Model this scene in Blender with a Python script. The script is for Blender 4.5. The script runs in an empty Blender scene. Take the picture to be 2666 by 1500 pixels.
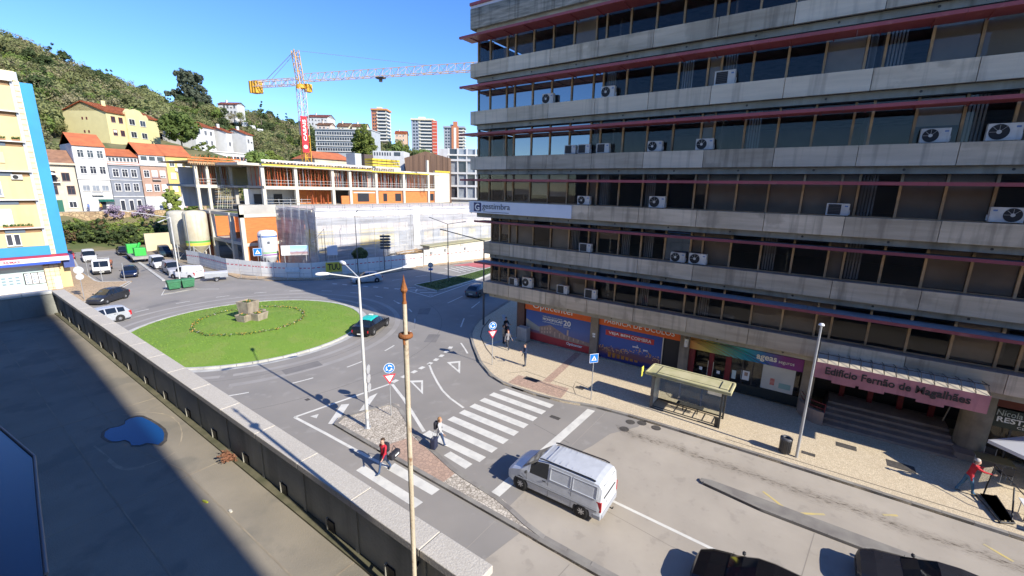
import bpy, bmesh, math, random
from mathutils import Vector, Matrix
PI = math.pi
rad = math.radians
rng = random.Random(11)
sc = bpy.context.scene
COL = sc.collection

# ---------------------------------------------------------------- camera
EYE = Vector((0, 0, 13.4))
yaw, pit, rol = rad(35.238), rad(12.988), rad(1.2295)
fw = Vector((math.cos(yaw)*math.cos(pit), math.sin(yaw)*math.cos(pit), -math.sin(pit)))
rt = Vector((math.sin(yaw), -math.cos(yaw), 0))
up = rt.cross(fw)
rt2 = rt*math.cos(rol) + up*math.sin(rol)
up2 = up*math.cos(rol) - rt*math.sin(rol)
cam = bpy.data.cameras.new('camera')
cam.sensor_width = 36
cam.lens = 36*1124.3/2666
cam.clip_start = .05
cam.clip_end = 6000
camo = bpy.data.objects.new('camera', cam)
COL.objects.link(camo)
mw = Matrix((rt2, up2, -fw)).transposed().to_4x4()
mw.translation = EYE
camo.matrix_world = mw
sc.camera = camo

# ---------------------------------------------------------------- sky, sun, exposure
SUN_AZ, SUN_EL = rad(87.5), rad(31.8)          # the way shadows fall, height of the sun
world = bpy.data.worlds.new('World')
sc.world = world
world.use_nodes = True
wn = world.node_tree
wn.nodes.clear()
sky = wn.nodes.new('ShaderNodeTexSky')
sky.sky_type = 'NISHITA'
sky.sun_disc = False
sky.sun_elevation = SUN_EL
sky.sun_rotation = rad(180+2.5)
sky.altitude = 300
sky.air_density = 1.0
sky.dust_density = 0
sky.ozone_density = 6
hs = wn.nodes.new('ShaderNodeHueSaturation')
hs.inputs['Saturation'].default_value = 1.15
hs.inputs['Hue'].default_value = .512
hs.inputs['Value'].default_value = 1.0
bg = wn.nodes.new('ShaderNodeBackground')
bg.inputs['Strength'].default_value = .15
wo = wn.nodes.new('ShaderNodeOutputWorld')
wn.links.new(sky.outputs[0], hs.inputs['Color'])
wn.links.new(hs.outputs[0], bg.inputs[0])
wn.links.new(bg.outputs[0], wo.inputs[0])
sl = bpy.data.lights.new('sun', 'SUN')
sl.energy = 4.5
sl.angle = rad(.53)
sl.color = (1, .94, .84)
so = bpy.data.objects.new('sun', sl)
COL.objects.link(so)
sdir = Vector((math.cos(SUN_AZ)*math.cos(SUN_EL), math.sin(SUN_AZ)*math.cos(SUN_EL), -math.sin(SUN_EL)))
so.rotation_euler = sdir.to_track_quat('-Z', 'Y').to_euler()
so.location = (0, -40, 60)
vs = sc.view_settings
vs.view_transform = 'Standard'
vs.look = 'None'
vs.exposure = .78
vs.gamma = 1
vs.use_curve_mapping = False
sc.render.engine = 'CYCLES'
sc.cycles.max_bounces = 6
sc.cycles.transparent_max_bounces = 12
sc.cycles.caustics_reflective = False
sc.cycles.caustics_refractive = False
sc.cycles.use_denoising = True

# ---------------------------------------------------------------- materials
MATS = {}
def hexc(h):
    h = h.lstrip('#')
    c = [int(h[i:i+2], 16)/255 for i in (0, 2, 4)]
    return tuple(x/12.92 if x <= .04045 else ((x+.055)/1.055)**2.4 for x in c)
def c4(c):
    if isinstance(c, str): c = hexc(c)
    if isinstance(c, (int, float)): c = (c, c, c)
    return (*c[:3], 1)
def mat(name, col, rough=.75, col2=None, scale=2., bump=0., bscale=None, metal=0., spec=.4, streak=None,
        rnd=0., mix=(.35, .65), detail=5, speck=None, emis=None, stretch=None, sheen=0, spots=None):
    """procedural surface: base colour broken up by noise, optional rain streaks, specks and fine relief"""
    if name in MATS: return MATS[name]
    m = bpy.data.materials.new(name); m.use_nodes = True
    nt = m.node_tree; N = nt.nodes; L = nt.links
    b = N['Principled BSDF']
    b.inputs['Roughness'].default_value = rough
    b.inputs['Metallic'].default_value = metal
    b.inputs['Specular IOR Level'].default_value = spec
    b.inputs['Base Color'].default_value = c4(col)
    geo = N.new('ShaderNodeNewGeometry')
    pos = geo.outputs['Position']
    def noise(scale, detail=5, st=None, rough=.55):
        n = N.new('ShaderNodeTexNoise'); n.inputs['Scale'].default_value = scale
        n.inputs['Detail'].default_value = detail; n.inputs['Roughness'].default_value = rough
        if st:
            mp = N.new('ShaderNodeMapping'); mp.inputs['Scale'].default_value = st
            L.new(pos, mp.inputs[0]); L.new(mp.outputs[0], n.inputs['Vector'])
        else: L.new(pos, n.inputs['Vector'])
        return n.outputs['Fac']
    def ramp(src, a, bb):
        r = N.new('ShaderNodeMapRange'); r.inputs[1].default_value = a; r.inputs[2].default_value = bb
        L.new(src, r.inputs[0]); return r.outputs[0]
    def mixc(fac, a, bb, mode='MIX'):
        x = N.new('ShaderNodeMix'); x.data_type = 'RGBA'; x.blend_type = mode
        if isinstance(fac, float): x.inputs[0].default_value = fac
        else: L.new(fac, x.inputs[0])
        for s, v in ((x.inputs[6], a), (x.inputs[7], bb)):
            if isinstance(v, bpy.types.NodeSocket): L.new(v, s)
            else: s.default_value = c4(v)
        return x.outputs[2]
    cur = c4(col)
    if col2 is not None:
        cur = mixc(ramp(noise(scale, detail, stretch), *mix), col, col2)
    if streak:                                   # (colour, amount, horizontal scale)
        f = ramp(noise(1., 6, (streak[2], streak[2], streak[2]*.06)), .52, .75)
        mm = N.new('ShaderNodeMath'); mm.operation = 'MULTIPLY'; mm.inputs[1].default_value = streak[1]; L.new(f, mm.inputs[0])
        cur = mixc(mm.outputs[0], cur, streak[0])
    if spots:                                    # (colour, amount, scale, threshold)
        f = ramp(noise(spots[2], 4), spots[3], spots[3]+.08)
        mm = N.new('ShaderNodeMath'); mm.operation = 'MULTIPLY'; mm.inputs[1].default_value = spots[1]; L.new(f, mm.inputs[0])
        cur = mixc(mm.outputs[0], cur, spots[0])
    if speck:                                    # (colour a, colour b, scale): voronoi stones
        v = N.new('ShaderNodeTexVoronoi'); v.inputs['Scale'].default_value = speck[2]; L.new(pos, v.inputs['Vector'])
        sx = N.new('ShaderNodeSeparateColor'); L.new(v.outputs['Color'], sx.inputs[0])
        cur = mixc(.62, cur, mixc(sx.outputs[0], speck[0], speck[1]))
        ve = N.new('ShaderNodeTexVoronoi'); ve.feature = 'DISTANCE_TO_EDGE'; ve.inputs['Scale'].default_value = speck[2]
        L.new(pos, ve.inputs['Vector'])
        jf = ramp(ve.outputs['Distance'], .0, .12)
        cur = mixc(jf, (speck[3] if len(speck) > 3 else .12), cur)
    if rnd:
        oi = N.new('ShaderNodeObjectInfo')
        r = N.new('ShaderNodeMapRange'); r.inputs[3].default_value = 1-rnd; r.inputs[4].default_value = 1+rnd*.6
        L.new(oi.outputs['Random'], r.inputs[0])
        hv = N.new('ShaderNodeHueSaturation'); L.new(r.outputs[0], hv.inputs['Value'])
        if isinstance(cur, bpy.types.NodeSocket): L.new(cur, hv.inputs['Color'])
        else: hv.inputs['Color'].default_value = cur
        cur = hv.outputs[0]
    if isinstance(cur, bpy.types.NodeSocket): L.new(cur, b.inputs['Base Color'])
    if bump:
        bp = N.new('ShaderNodeBump'); bp.inputs['Strength'].default_value = min(1, bump); bp.inputs['Distance'].default_value = .02*max(1, bump)
        L.new(noise(bscale or scale*6, 4), bp.inputs['Height']); L.new(bp.outputs[0], b.inputs['Normal'])
    if emis:
        b.inputs['Emission Color'].default_value = c4(emis[0]); b.inputs['Emission Strength'].default_value = emis[1]
    MATS[name] = m
    return m
def leafy(name, col, col2, rnd=.35, scale=.6):
    """thin foliage: part of the light comes through"""
    m = mat(name, col, .8, col2, scale, rnd=rnd, spec=.15); nt = m.node_tree; N = nt.nodes; L = nt.links
    if 'Translucent BSDF' in N: return m
    p = N['Principled BSDF']; t = N.new('ShaderNodeBsdfTranslucent'); x = N.new('ShaderNodeMixShader'); x.inputs[0].default_value = .38
    L.new(p.inputs['Base Color'].links[0].from_socket, t.inputs[0]); L.new(p.outputs[0], x.inputs[1]); L.new(t.outputs[0], x.inputs[2]); L.new(x.outputs[0], N['Material Output'].inputs[0])
    return m
def glass(name, tint=(.55, .6, .62), body=(.02, .022, .025), clear=.55, rough=.02):
    """window glass: partly see-through, mirror-like at a slant"""
    if name in MATS: return MATS[name]
    m = bpy.data.materials.new(name); m.use_nodes = True
    nt = m.node_tree; N = nt.nodes; L = nt.links; N.clear()
    o = N.new('ShaderNodeOutputMaterial'); tr = N.new('ShaderNodeBsdfTransparent'); tr.inputs[0].default_value = (*tint, 1)
    gl = N.new('ShaderNodeBsdfGlossy'); gl.inputs['Roughness'].default_value = rough
    df = N.new('ShaderNodeBsdfDiffuse'); df.inputs[0].default_value = (*body, 1)
    m1 = N.new('ShaderNodeMixShader'); m1.inputs[0].default_value = clear
    L.new(df.outputs[0], m1.inputs[1]); L.new(tr.outputs[0], m1.inputs[2])
    fr = N.new('ShaderNodeFresnel'); fr.inputs[0].default_value = 1.36
    m2 = N.new('ShaderNodeMixShader'); L.new(fr.outputs[0], m2.inputs[0])
    L.new(m1.outputs[0], m2.inputs[1]); L.new(gl.outputs[0], m2.inputs[2]); L.new(m2.outputs[0], o.inputs[0])
    MATS[name] = m
    return m

# ---------------------------------------------------------------- mesh helpers
class B:
    """collects faces; build() links them as ONE mesh object"""
    def __init__(s): s.v = []; s.f = []; s.m = []; s.sm = []
    def add(s, vs, fs, mi=0, smooth=False):
        o = len(s.v); s.v += [tuple(p) for p in vs]
        for f in fs: s.f.append([i+o for i in f]); s.m.append(mi); s.sm.append(smooth)
        return s
    def box(s, x0, x1, y0, y1, z0, z1, mi=0):
        return s.add([(x0,y0,z0),(x1,y0,z0),(x1,y1,z0),(x0,y1,z0),(x0,y0,z1),(x1,y0,z1),(x1,y1,z1),(x0,y1,z1)],
                     [(0,3,2,1),(4,5,6,7),(0,1,5,4),(1,2,6,5),(2,3,7,6),(3,0,4,7)], mi)
    def cbox(s, c, d, mi=0):
        return s.box(c[0]-d[0]/2, c[0]+d[0]/2, c[1]-d[1]/2, c[1]+d[1]/2, c[2]-d[2]/2, c[2]+d[2]/2, mi)
    def bar(s, p0, p1, w, h=None, mi=0, up=(0,0,1)):
        """square bar between two points"""
        p0, p1 = Vector(p0), Vector(p1); d = (p1-p0); h = h or w
        if d.length < 1e-6: return s
        d.normalize(); u = Vector(up)
        if abs(d.dot(u)) > .98: u = Vector((0,1,0))
        a = d.cross(u).normalized()*w/2; b = a.cross(d).normalized()*h/2
        vs = [p0-a-b, p0+a-b, p0+a+b, p0-a+b, p1-a-b, p1+a-b, p1+a+b, p1-a+b]
        return s.add(vs, [(0,3,2,1),(4,5,6,7),(0,1,5,4),(1,2,6,5),(2,3,7,6),(3,0,4,7)], mi)
    def tube(s, p0, p1, r, r1=None, n=10, mi=0, caps=True):
        p0, p1 = Vector(p0), Vector(p1); r1 = r if r1 is None else r1
        d = (p1-p0).normalized(); u = Vector((0,0,1)) if abs(d.z) < .95 else Vector((1,0,0))
        a = d.cross(u).normalized(); b = d.cross(a).normalized()
        vs = [p0+(a*math.cos(t)+b*math.sin(t))*r for t in (2*PI*i/n for i in range(n))] + \
             [p1+(a*math.cos(t)+b*math.sin(t))*r1 for t in (2*PI*i/n for i in range(n))]
        s.add(vs, [(i, (i+1)%n, n+(i+1)%n, n+i)[::-1] for i in range(n)], mi, True)
        if caps: s.add(vs[:n], [tuple(range(n))], mi); s.add(vs[n:], [tuple(range(n))[::-1]], mi)
        return s
    def pipe(s, pts, r, n=8, mi=0):
        for a, b in zip(pts, pts[1:]): s.tube(a, b, r, n=n, mi=mi)
        return s
    def prism(s, poly, z0, z1, mi=0, mtop=None):
        n = len(poly)
        if sum(poly[i][0]*poly[(i+1)%n][1]-poly[(i+1)%n][0]*poly[i][1] for i in range(n)) < 0: poly = poly[::-1]
        vs = [(p[0],p[1],z0) for p in poly]+[(p[0],p[1],z1) for p in poly]
        s.add(vs, [tuple(range(n))[::-1]]+[(i,(i+1)%n,n+(i+1)%n,n+i) for i in range(n)], mi)
        s.add(vs[n:], [tuple(range(n))], mi if mtop is None else mtop)
        return s
    def sheet(s, poly, z, mi=0):
        n = len(poly)
        if sum(poly[i][0]*poly[(i+1)%n][1]-poly[(i+1)%n][0]*poly[i][1] for i in range(n)) < 0: poly = poly[::-1]
        return s.add([(p[0],p[1],z) for p in poly], [tuple(range(n))], mi)
    def quad(s, a, b, c, d, mi=0): return s.add([a,b,c,d], [(0,1,2,3)], mi)
    def lathe(s, c, prof, n=24, mi=0, smooth=True):
        """profile [(radius, z)] spun about a vertical axis through c"""
        vs = []
        for r, z in prof: vs += [(c[0]+r*math.cos(2*PI*i/n), c[1]+r*math.sin(2*PI*i/n), c[2]+z) for i in range(n)]
        fs = [(k*n+i, k*n+(i+1)%n, (k+1)*n+(i+1)%n, (k+1)*n+i) for k in range(len(prof)-1) for i in range(n)]
        return s.add(vs, fs, mi, smooth)
    def ball(s, c, r, sub=2, mi=0, sq=(1,1,1)):
        bm = bmesh.new(); bmesh.ops.create_icosphere(bm, subdivisions=sub, radius=1)
        vs = [(c[0]+v.co.x*r*sq[0], c[1]+v.co.y*r*sq[1], c[2]+v.co.z*r*sq[2]) for v in bm.verts]
        s.add(vs, [[v.index for v in f.verts] for f in bm.faces], mi, True); bm.free(); return s
    def mesh(s, name, mats):
        me = bpy.data.meshes.new(name); me.from_pydata(s.v, [], s.f)
        for m in (mats if isinstance(mats, (list, tuple)) else [mats]): me.materials.append(m)
        me.polygons.foreach_set('material_index', s.m); me.polygons.foreach_set('use_smooth', s.sm); me.update()
        return me
    def build(s, name, mats, parent=None, world=True, bevel=0):
        return put(name, s.mesh(name, mats), parent, world, bevel)
def put(name, me, parent=None, world=True, bevel=0, loc=None, rz=0):
    o = bpy.data.objects.new(name, me); COL.objects.link(o)
    if loc is not None: o.location = loc; o.rotation_euler.z = rz
    if parent:
        o.parent = parent
        if world and parent.type == 'EMPTY': o.matrix_parent_inverse = Matrix.Translation(parent.location) .to_4x4() .inverted() if not parent.rotation_euler.z else (Matrix.Translation(parent.location) @ Matrix.Rotation(parent.rotation_euler.z, 4, 'Z')).inverted()
    if bevel:
        md = o.modifiers.new('bevel', 'BEVEL'); md.width = bevel; md.segments = 2; md.limit_method = 'ANGLE'
    return o
def tag(o, label, cat, group=None):
    o['label'] = label; o['category'] = cat
    if group: o['group'] = group
    return o
def thing(name, label, cat, loc=(0,0,0), rz=0, group=None):
    o = bpy.data.objects.new(name, None); COL.objects.link(o); o.location = loc; o.rotation_euler.z = rz
    o.empty_display_size = .2
    return tag(o, label, cat, group)
def struct(o): o['kind'] = 'structure'; return o
def stuff(o): o['kind'] = 'stuff'; return o
def copy_tree(o, parent=None):
    c = o.copy(); COL.objects.link(c); c.parent = parent
    for ch in list(o.children): copy_tree(ch, c)
    return c
def lerp(a, b, t): return a+(b-a)*t
def interp(x, pts):
    if x <= pts[0][0]: return pts[0][1]
    for (a, u), (b, v) in zip(pts, pts[1:]):
        if x <= b: return lerp(u, v, (x-a)/(b-a))
    return pts[-1][1]

# ---------------------------------------------------------------- lettering, made once while the scene is empty
TXT = {}
def letters(keys):
    obs = []
    for k in keys:
        s, bold = (k[:-1], True) if k.endswith('*') else (k, False)
        cu = bpy.data.curves.new('lettering', 'FONT'); cu.body = s; cu.size = 1; cu.extrude = .012
        cu.resolution_u = 3
        if bold: cu.offset = .022
        ob = bpy.data.objects.new('lettering', cu); COL.objects.link(ob); obs.append((k, ob))
    dg = bpy.context.evaluated_depsgraph_get()
    for k, ob in obs:
        me = bpy.data.meshes.new_from_object(ob.evaluated_get(dg)); me.name = 'lettering'
        xs = [v.co.x for v in me.vertices]; ys = [v.co.y for v in me.vertices]
        TXT[k] = (me, min(xs), max(xs), min(ys), max(ys))
    for k, ob in obs:
        cu = ob.data; bpy.data.objects.remove(ob); bpy.data.curves.remove(cu)
AXES = {'-X': ((0,-1,0), (0,0,1), (-1,0,0)), '-Y': ((1,0,0), (0,0,1), (0,-1,0))}
def text(key, m, parent, org, width, height, face='-X', name='lettering', dirs=None):
    """lettering stretched to width x height, lower left corner at org (world), flat on a face"""
    me0, x0, x1, y0, y1 = TXT[key]; me = me0.copy(); me.materials.clear(); me.materials.append(m)
    ax = [Vector(a) for a in (dirs or AXES[face])]
    sx, sy = width/(x1-x0), height/(y1-y0)
    for v in me.vertices:
        p = v.co.copy(); v.co = Vector(org) + ax[0]*(p.x-x0)*sx + ax[1]*(p.y-y0)*sy + ax[2]*p.z
    return put(name, me, parent)
# ================================================================ SETTING
letters(['gestimbra', 'G*', 'Opticenter', 'Opticenter*', 'MONOFOCAIS*', '20*', 'FABRICAMOS AS SUAS LENTES', 'COM ANTIRREFLEXO EM', 'MINUTOS',
         'FÁBRICA DE ÓCULOS', 'VEJA BEM*', 'COIMBRA', 'ageas*', 'seguros', 'Edifício Fernão de Magalhães*', 'Nicola', 'RESTAURANTE*', 'CERVEJARIA',
         'RE/MAX*', 'QUALITY II', 'TUU*', 'UTI', 'CASAIS*'])
m_ground = mat('dusty_ground', (.34,.28,.2), .95, (.24,.2,.15), .35, .3, 9)
m_asph = mat('asphalt_grey', (.3,.275,.243), .9, (.235,.219,.198), .22, .35, 60, mix=(.3,.7), spots=((.33,.31,.28), .5, .9, .6), streak=None)
m_asph_old = mat('asphalt_pale_dusty', (.435,.385,.315), .93, (.345,.305,.25), .33, .4, 70, mix=(.3,.7), spots=((.27,.24,.2), .4, 1.3, .58))
m_paint = mat('road_paint', (.68,.66,.59), .7, (.5,.485,.44), 1.7, .1, 40, mix=(.45,.8), spots=((.3,.29,.28), .6, 7, .66))
m_paint_y = mat('road_paint_yellow', (.6,.47,.16), .8, (.45,.38,.22), 3.)
m_kerb = mat('kerb_concrete', (.31,.29,.25), .9, (.22,.2,.18), 1.2, .3, 40, rnd=.18)
m_kerb_w = mat('kerb_pale', (.56,.55,.5), .85, (.42,.41,.38), 1.4, .2, 40, rnd=.1)
m_calc = mat('calcada_stone', (.68,.56,.38), .9, (.57,.47,.32), .3, .35, 40, speck=((.74,.63,.45), (.52,.42,.28), 13., (.4,.33,.23)))
m_cob = mat('island_cobble', (.55,.49,.4), .92, (.45,.4,.33), .7, .8, 24, speck=((.72,.65,.54), (.36,.31,.25), 6.5, (.2,.17,.13)))
m_pink = mat('pink_tactile_paving', (.52,.35,.25), .9, (.43,.3,.22), .9, .3, 30, mix=(.3,.7), speck=((.5,.34,.25), (.36,.25,.19), 5., (.3,.21,.16)))
m_grass = mat('lawn', (.17,.28,.035), .9, (.14,.245,.03), .3, .5, 30, mix=(.2,.8), spots=((.22,.27,.06), .45, .5, .5))
m_grass_d = mat('lawn_long', (.07,.12,.03), .9, (.05,.085,.025), .9, .8, 18)
m_iron = mat('cast_iron', (.06,.055,.05), .7, (.1,.09,.08), 6, .4, 60)
m_dark = mat('dark_stain', (.13,.105,.075), .95, (.19,.15,.11), 3, .2, 40)
m_red_lane = mat('red_surfacing', (.52,.13,.14), .9, (.42,.12,.12), .6, .2, 30)
m_joint = mat('paving_joint', (.12,.1,.08), .95)

g = B(); g.sheet([(-1500,-700),(2500,-700),(2500,2500),(-1500,2500)], -.03)
ground = struct(g.build('ground', m_ground))

# --- carriageway: grey resurfaced asphalt round the circle, pale worn asphalt on the avenue
RC = (17.7, 42.65)
road_poly = [(3.85,9.2),(24.2,9.2),(24.4,20.5),(28.3,24.6),(33,27.6),(42,30),(90,41),(90,47),(60,51.2),(50.5,53.9),(44,54.2),(38,55),(33.4,57.4),(29,61.7),(26.6,66.6),
             (26.8,72),(26.2,86),(25.5,110),(17.5,113),(14.4,90),(13.8,77.5),(16.9,75),(14.3,70.5),(10.4,65.2),(3.85,66)]
road = struct(B().sheet(road_poly, .004).build('road', m_asph))
avenue = struct(B().sheet([(3.85,-60),(24.3,-60),(24.3,9.2),(3.85,9.2)], .003).build('avenue_road', m_asph_old))
wedge = B().sheet([(16.8,9.18),(20.5,9.18),(23.9,9.18),(23.9,6.9),(22.9,7.0),(21.2,8.0),(19.5,8.3),(17.4,8.9)], .006).build('asphalt_patch', m_asph, road)
B().sheet([(3.9,9.18),(12.3,9.18),(12.2,8.0),(10.5,8.3),(8,8.0),(5,8.6)], .006).build('asphalt_patch', m_asph, road)

def mark(poly, name='road_marking', m=m_paint, par=None, z=.009):
    return B().sheet(poly, z).build(name, m, par or road)
def stripe(a, b, w, name='road_marking', m=m_paint, par=None, z=.009):
    a, b = Vector((*a, 0)), Vector((*b, 0)); n = (b-a).normalized().cross(Vector((0,0,1)))*w/2
    return mark([(a+n)[:2], (b+n)[:2], (b-n)[:2], (a-n)[:2]], name, m, par, z)
def pline(pts, w, name='road_marking', m=m_paint, par=None, z=.009):
    L, Rr = [], []
    for i, p in enumerate(pts):
        a = Vector((*pts[max(0,i-1)],0)); b = Vector((*pts[min(len(pts)-1,i+1)],0))
        n = (b-a).normalized().cross(Vector((0,0,1)))*w/2; p = Vector((*p,0))
        L.append((p+n)[:2]); Rr.append((p-n)[:2])
    b = B()
    for i in range(len(pts)-1): b.add([(*L[i],z),(*L[i+1],z),(*Rr[i+1],z),(*Rr[i],z)], [(3,2,1,0)])
    return b.build(name, m, par or road)
# zebra crossings
for i in range(8):
    x = 15.04+i*.985
    mark([(x-.26,12.2),(x+.26,12.2),(x+.26,16.3 if i<7 else 16.0),(x-.26,16.3 if i<7 else 16.2)], 'zebra_stripe')
mark([(13.95,12.4),(14.45,12.38),(14.56,13.97),(14.1,14.02)], 'zebra_stripe')
mark([(15.6,16.1),(16.0,15.9),(16.0,16.3),(15.62,16.3)], 'zebra_stripe')
mark([(10.67,12.37),(11.12,12.35),(11.17,16.55),(10.69,16.52)], 'zebra_stripe')
mark([(11.66,12.37),(12.14,12.35),(12.18,15.5),(11.63,15.4)], 'zebra_stripe')
for x0 in (8.6, 7.6, 6.6, 5.6): mark([(x0,12.37),(x0+.48,12.37),(x0+.48,16.5),(x0,16.5)], 'zebra_stripe')
mark([(13.4,9.9),(23.1,9.78),(23.05,10.27),(13.42,10.38)], 'stop_line')
stripe((16.36,9.75), (15.6,-9), .15, 'lane_line', par=avenue)
# splitter outline, chevrons, give-way teeth and triangles
pline([(11.5,23.6),(17.8,22.75)], .17); pline([(11.5,23.6),(11.62,20.6),(11.7,17.2),(11.78,15.5)], .17)
pline([(17.85,22.6),(16.9,20.3),(15.04,16.45)], .2)
for poly in ([(12.27,21.4),(14.05,22.8),(14.4,22.48),(12.5,21.0)], [(14.1,21.15),(15.75,22.3),(16.4,22.3),(14.65,21.1)], [(12.1,22.98),(12.56,22.83),(12.2,22.47)]): mark(poly)
pline([(21.9,23.2),(20.9,21.8),(20,20.4),(19.3,19.2),(18.8,18.0),(18.4,16.5)], .15)
pline([(26.9,24.4),(26,23.1),(25.4,22.3)], .14)
teeth = [(18.3,22.84),(19.2,22.93),(20.2,22.98),(21.05,23.08),(22.0,23.2),(22.85,23.38),(23.7,23.62),(24.6,23.95),(25.5,24.33)]
for p, q in zip(teeth, teeth[1:]+[(26.4,24.8)]):
    a, b = Vector(p), Vector(q); d = (b-a).normalized(); stripe(a-d*.24, a+d*.24, .34, 'give_way_tooth')
def tri_mark(pts, w):
    c = Vector((sum(p[0] for p in pts)/3, sum(p[1] for p in pts)/3)); P = [Vector(p) for p in pts]
    Q = [c+(p-c)*(1-w) for p in P]; b = B()
    for i in range(3):
        j = (i+1)%3; b.add([(*P[i],.009),(*P[j],.009),(*Q[j],.009),(*Q[i],.009)], [(0,1,2,3) if (P[j]-P[i]).cross(Q[j]-P[i]) > 0 else (3,2,1,0)])
    return b.build('give_way_triangle', m_paint, road)
tri_mark([(18.95,22.1),(19.6,21.4),(18.1,19.8)], .42); tri_mark([(23.0,22.35),(23.85,21.7),(22.05,20.1)], .42)
# lane dashes on the circle
def arc_dash(r, a0, a1, w=.13):
    pline([(RC[0]+r*math.cos(rad(lerp(a0,a1,t/4))), RC[1]+r*math.sin(rad(lerp(a0,a1,t/4)))) for t in range(5)], w, 'lane_dash')
for k in range(24):
    a = -117.5+k*15
    p = (RC[0]+15.1*math.cos(rad(a)), RC[1]+15.1*math.sin(rad(a)))
    arc_dash(15.1, a-2.6, a+2.6)
for p, q in (((32.7,40.4),(32.15,38.8)),((30.2,27.4),(32.6,29.1)),((36.1,31.1),(38.9,32.2)),((35.97,34.7),(39.6,35.6)),((43,34.6),(47,35.9)),((52,37.4),(56,38.6))):
    stripe(p, q, .13, 'lane_dash')
pline([(36.7,38.3),(37.4,44.9)], .15); pline([(36.7,38.3),(47,40.1),(62,43.2)], .15)
pline([(47,40.1),(46.6,38.2)], .12)
for p, q in (((38.3,44.3),(39.0,43.5)),((37.6,43.1),(39.1,41.4)),((37.4,41.0),(38.96,39.45)),((37.3,39.2),(37.6,38.85)),((37.5,41.9),(38.6,42.8))): stripe(p, q, .22)
for i in range(7):
    a = Vector((33.3,54.0)).lerp(Vector((37.1,44.5)), i/6.5); d = Vector((3.8,-9.5)).normalized(); stripe(a, a+d*.7, .3, 'give_way_tooth')
for i in range(5): stripe((51+i*1.1,46.2-i*.1), (52.0+i*1.1,50.6-i*.2), .22, 'zebra_stripe')
for i in range(5): stripe((40+i*4,49.6-i*.55), (42.0+i*4,49.3-i*.55), .12, 'lane_dash')
mark([(54.8,51.7),(64,50.2),(88,46.7),(88,43.8),(62.2,47.2),(60.0,46.2),(57,45.9),(56.2,47.2),(56.2,49.6)], 'red_bus_lane', m_red_lane)
# bay lines by the bins and the side street
for a, b in (((16.7,63.3),(18.4,67.5)),((20.3,64.1),(22.3,61.9)),((14.6,70.8),(16.7,74.7)),((18.4,67.5),(19.9,72.5)),((16.7,63.3),(20.3,64.0))): stripe(a, b, .12)
for pts in ([(21.0,.4),(20.3,-.56)], [(20.3,-.95),(20.95,-1.94)], [(22.46,-4.0),(22.8,-4.5)], [(22.83,-7.1),(22.3,-7.8)]):
    pline(pts, .12, 'yellow_mark', m_paint_y, avenue)
# oily wheel track on the bus lane: worn-in grime, densest along the middle of the track
m_oil = bpy.data.materials.new('oily_grime'); m_oil.use_nodes = True; nt = m_oil.node_tree; N = nt.nodes; L = nt.links; N.clear()
o_ = N.new('ShaderNodeOutputMaterial'); tr_ = N.new('ShaderNodeBsdfTransparent'); df = N.new('ShaderNodeBsdfDiffuse'); df.inputs[0].default_value = (.11,.085,.06,1); mx = N.new('ShaderNodeMixShader')
geo = N.new('ShaderNodeNewGeometry'); sp = N.new('ShaderNodeSeparateXYZ'); L.new(geo.outputs['Position'], sp.inputs[0])
def nmath(op, a, b=None):
    n_ = N.new('ShaderNodeMath'); n_.operation = op
    for s_, v_ in zip(n_.inputs, (a, b)):
        if v_ is None: continue
        if isinstance(v_, bpy.types.NodeSocket): L.new(v_, s_)
        else: s_.default_value = v_
    return n_.outputs[0]
wob = N.new('ShaderNodeTexNoise'); wob.inputs['Scale'].default_value = .5; L.new(geo.outputs['Position'], wob.inputs['Vector'])
off = nmath('ABSOLUTE', nmath('SUBTRACT', nmath('ADD', sp.outputs[0], nmath('MULTIPLY', wob.outputs['Fac'], .7)), 22.42))
core = N.new('ShaderNodeMapRange'); core.inputs[1].default_value = .75; core.inputs[2].default_value = 0; L.new(off, core.inputs[0])
nz = N.new('ShaderNodeTexNoise'); nz.inputs['Scale'].default_value = 7; nz.inputs['Detail'].default_value = 8; nz.inputs['Roughness'].default_value = .7; mp = N.new('ShaderNodeMapping'); mp.inputs['Scale'].default_value = (1.6,.45,1); L.new(geo.outputs['Position'], mp.inputs[0]); L.new(mp.outputs[0], nz.inputs['Vector'])
gr = N.new('ShaderNodeMapRange'); gr.inputs[1].default_value = .5; gr.inputs[2].default_value = .66; L.new(nz.outputs['Fac'], gr.inputs[0])
al = nmath('MULTIPLY', nmath('MULTIPLY', core.outputs[0], core.outputs[0]), nmath('ADD', nmath('MULTIPLY', gr.outputs[0], .75), .12))
L.new(al, mx.inputs[0]); L.new(tr_.outputs[0], mx.inputs[1]); L.new(df.outputs[0], mx.inputs[2]); L.new(mx.outputs[0], o_.inputs[0])
B().sheet([(21.2,-30),(23.1,-30),(23.1,7.6),(22.4,8.2),(21.5,7.4)], .0065).build('oil_stain', m_oil, avenue)
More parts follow.
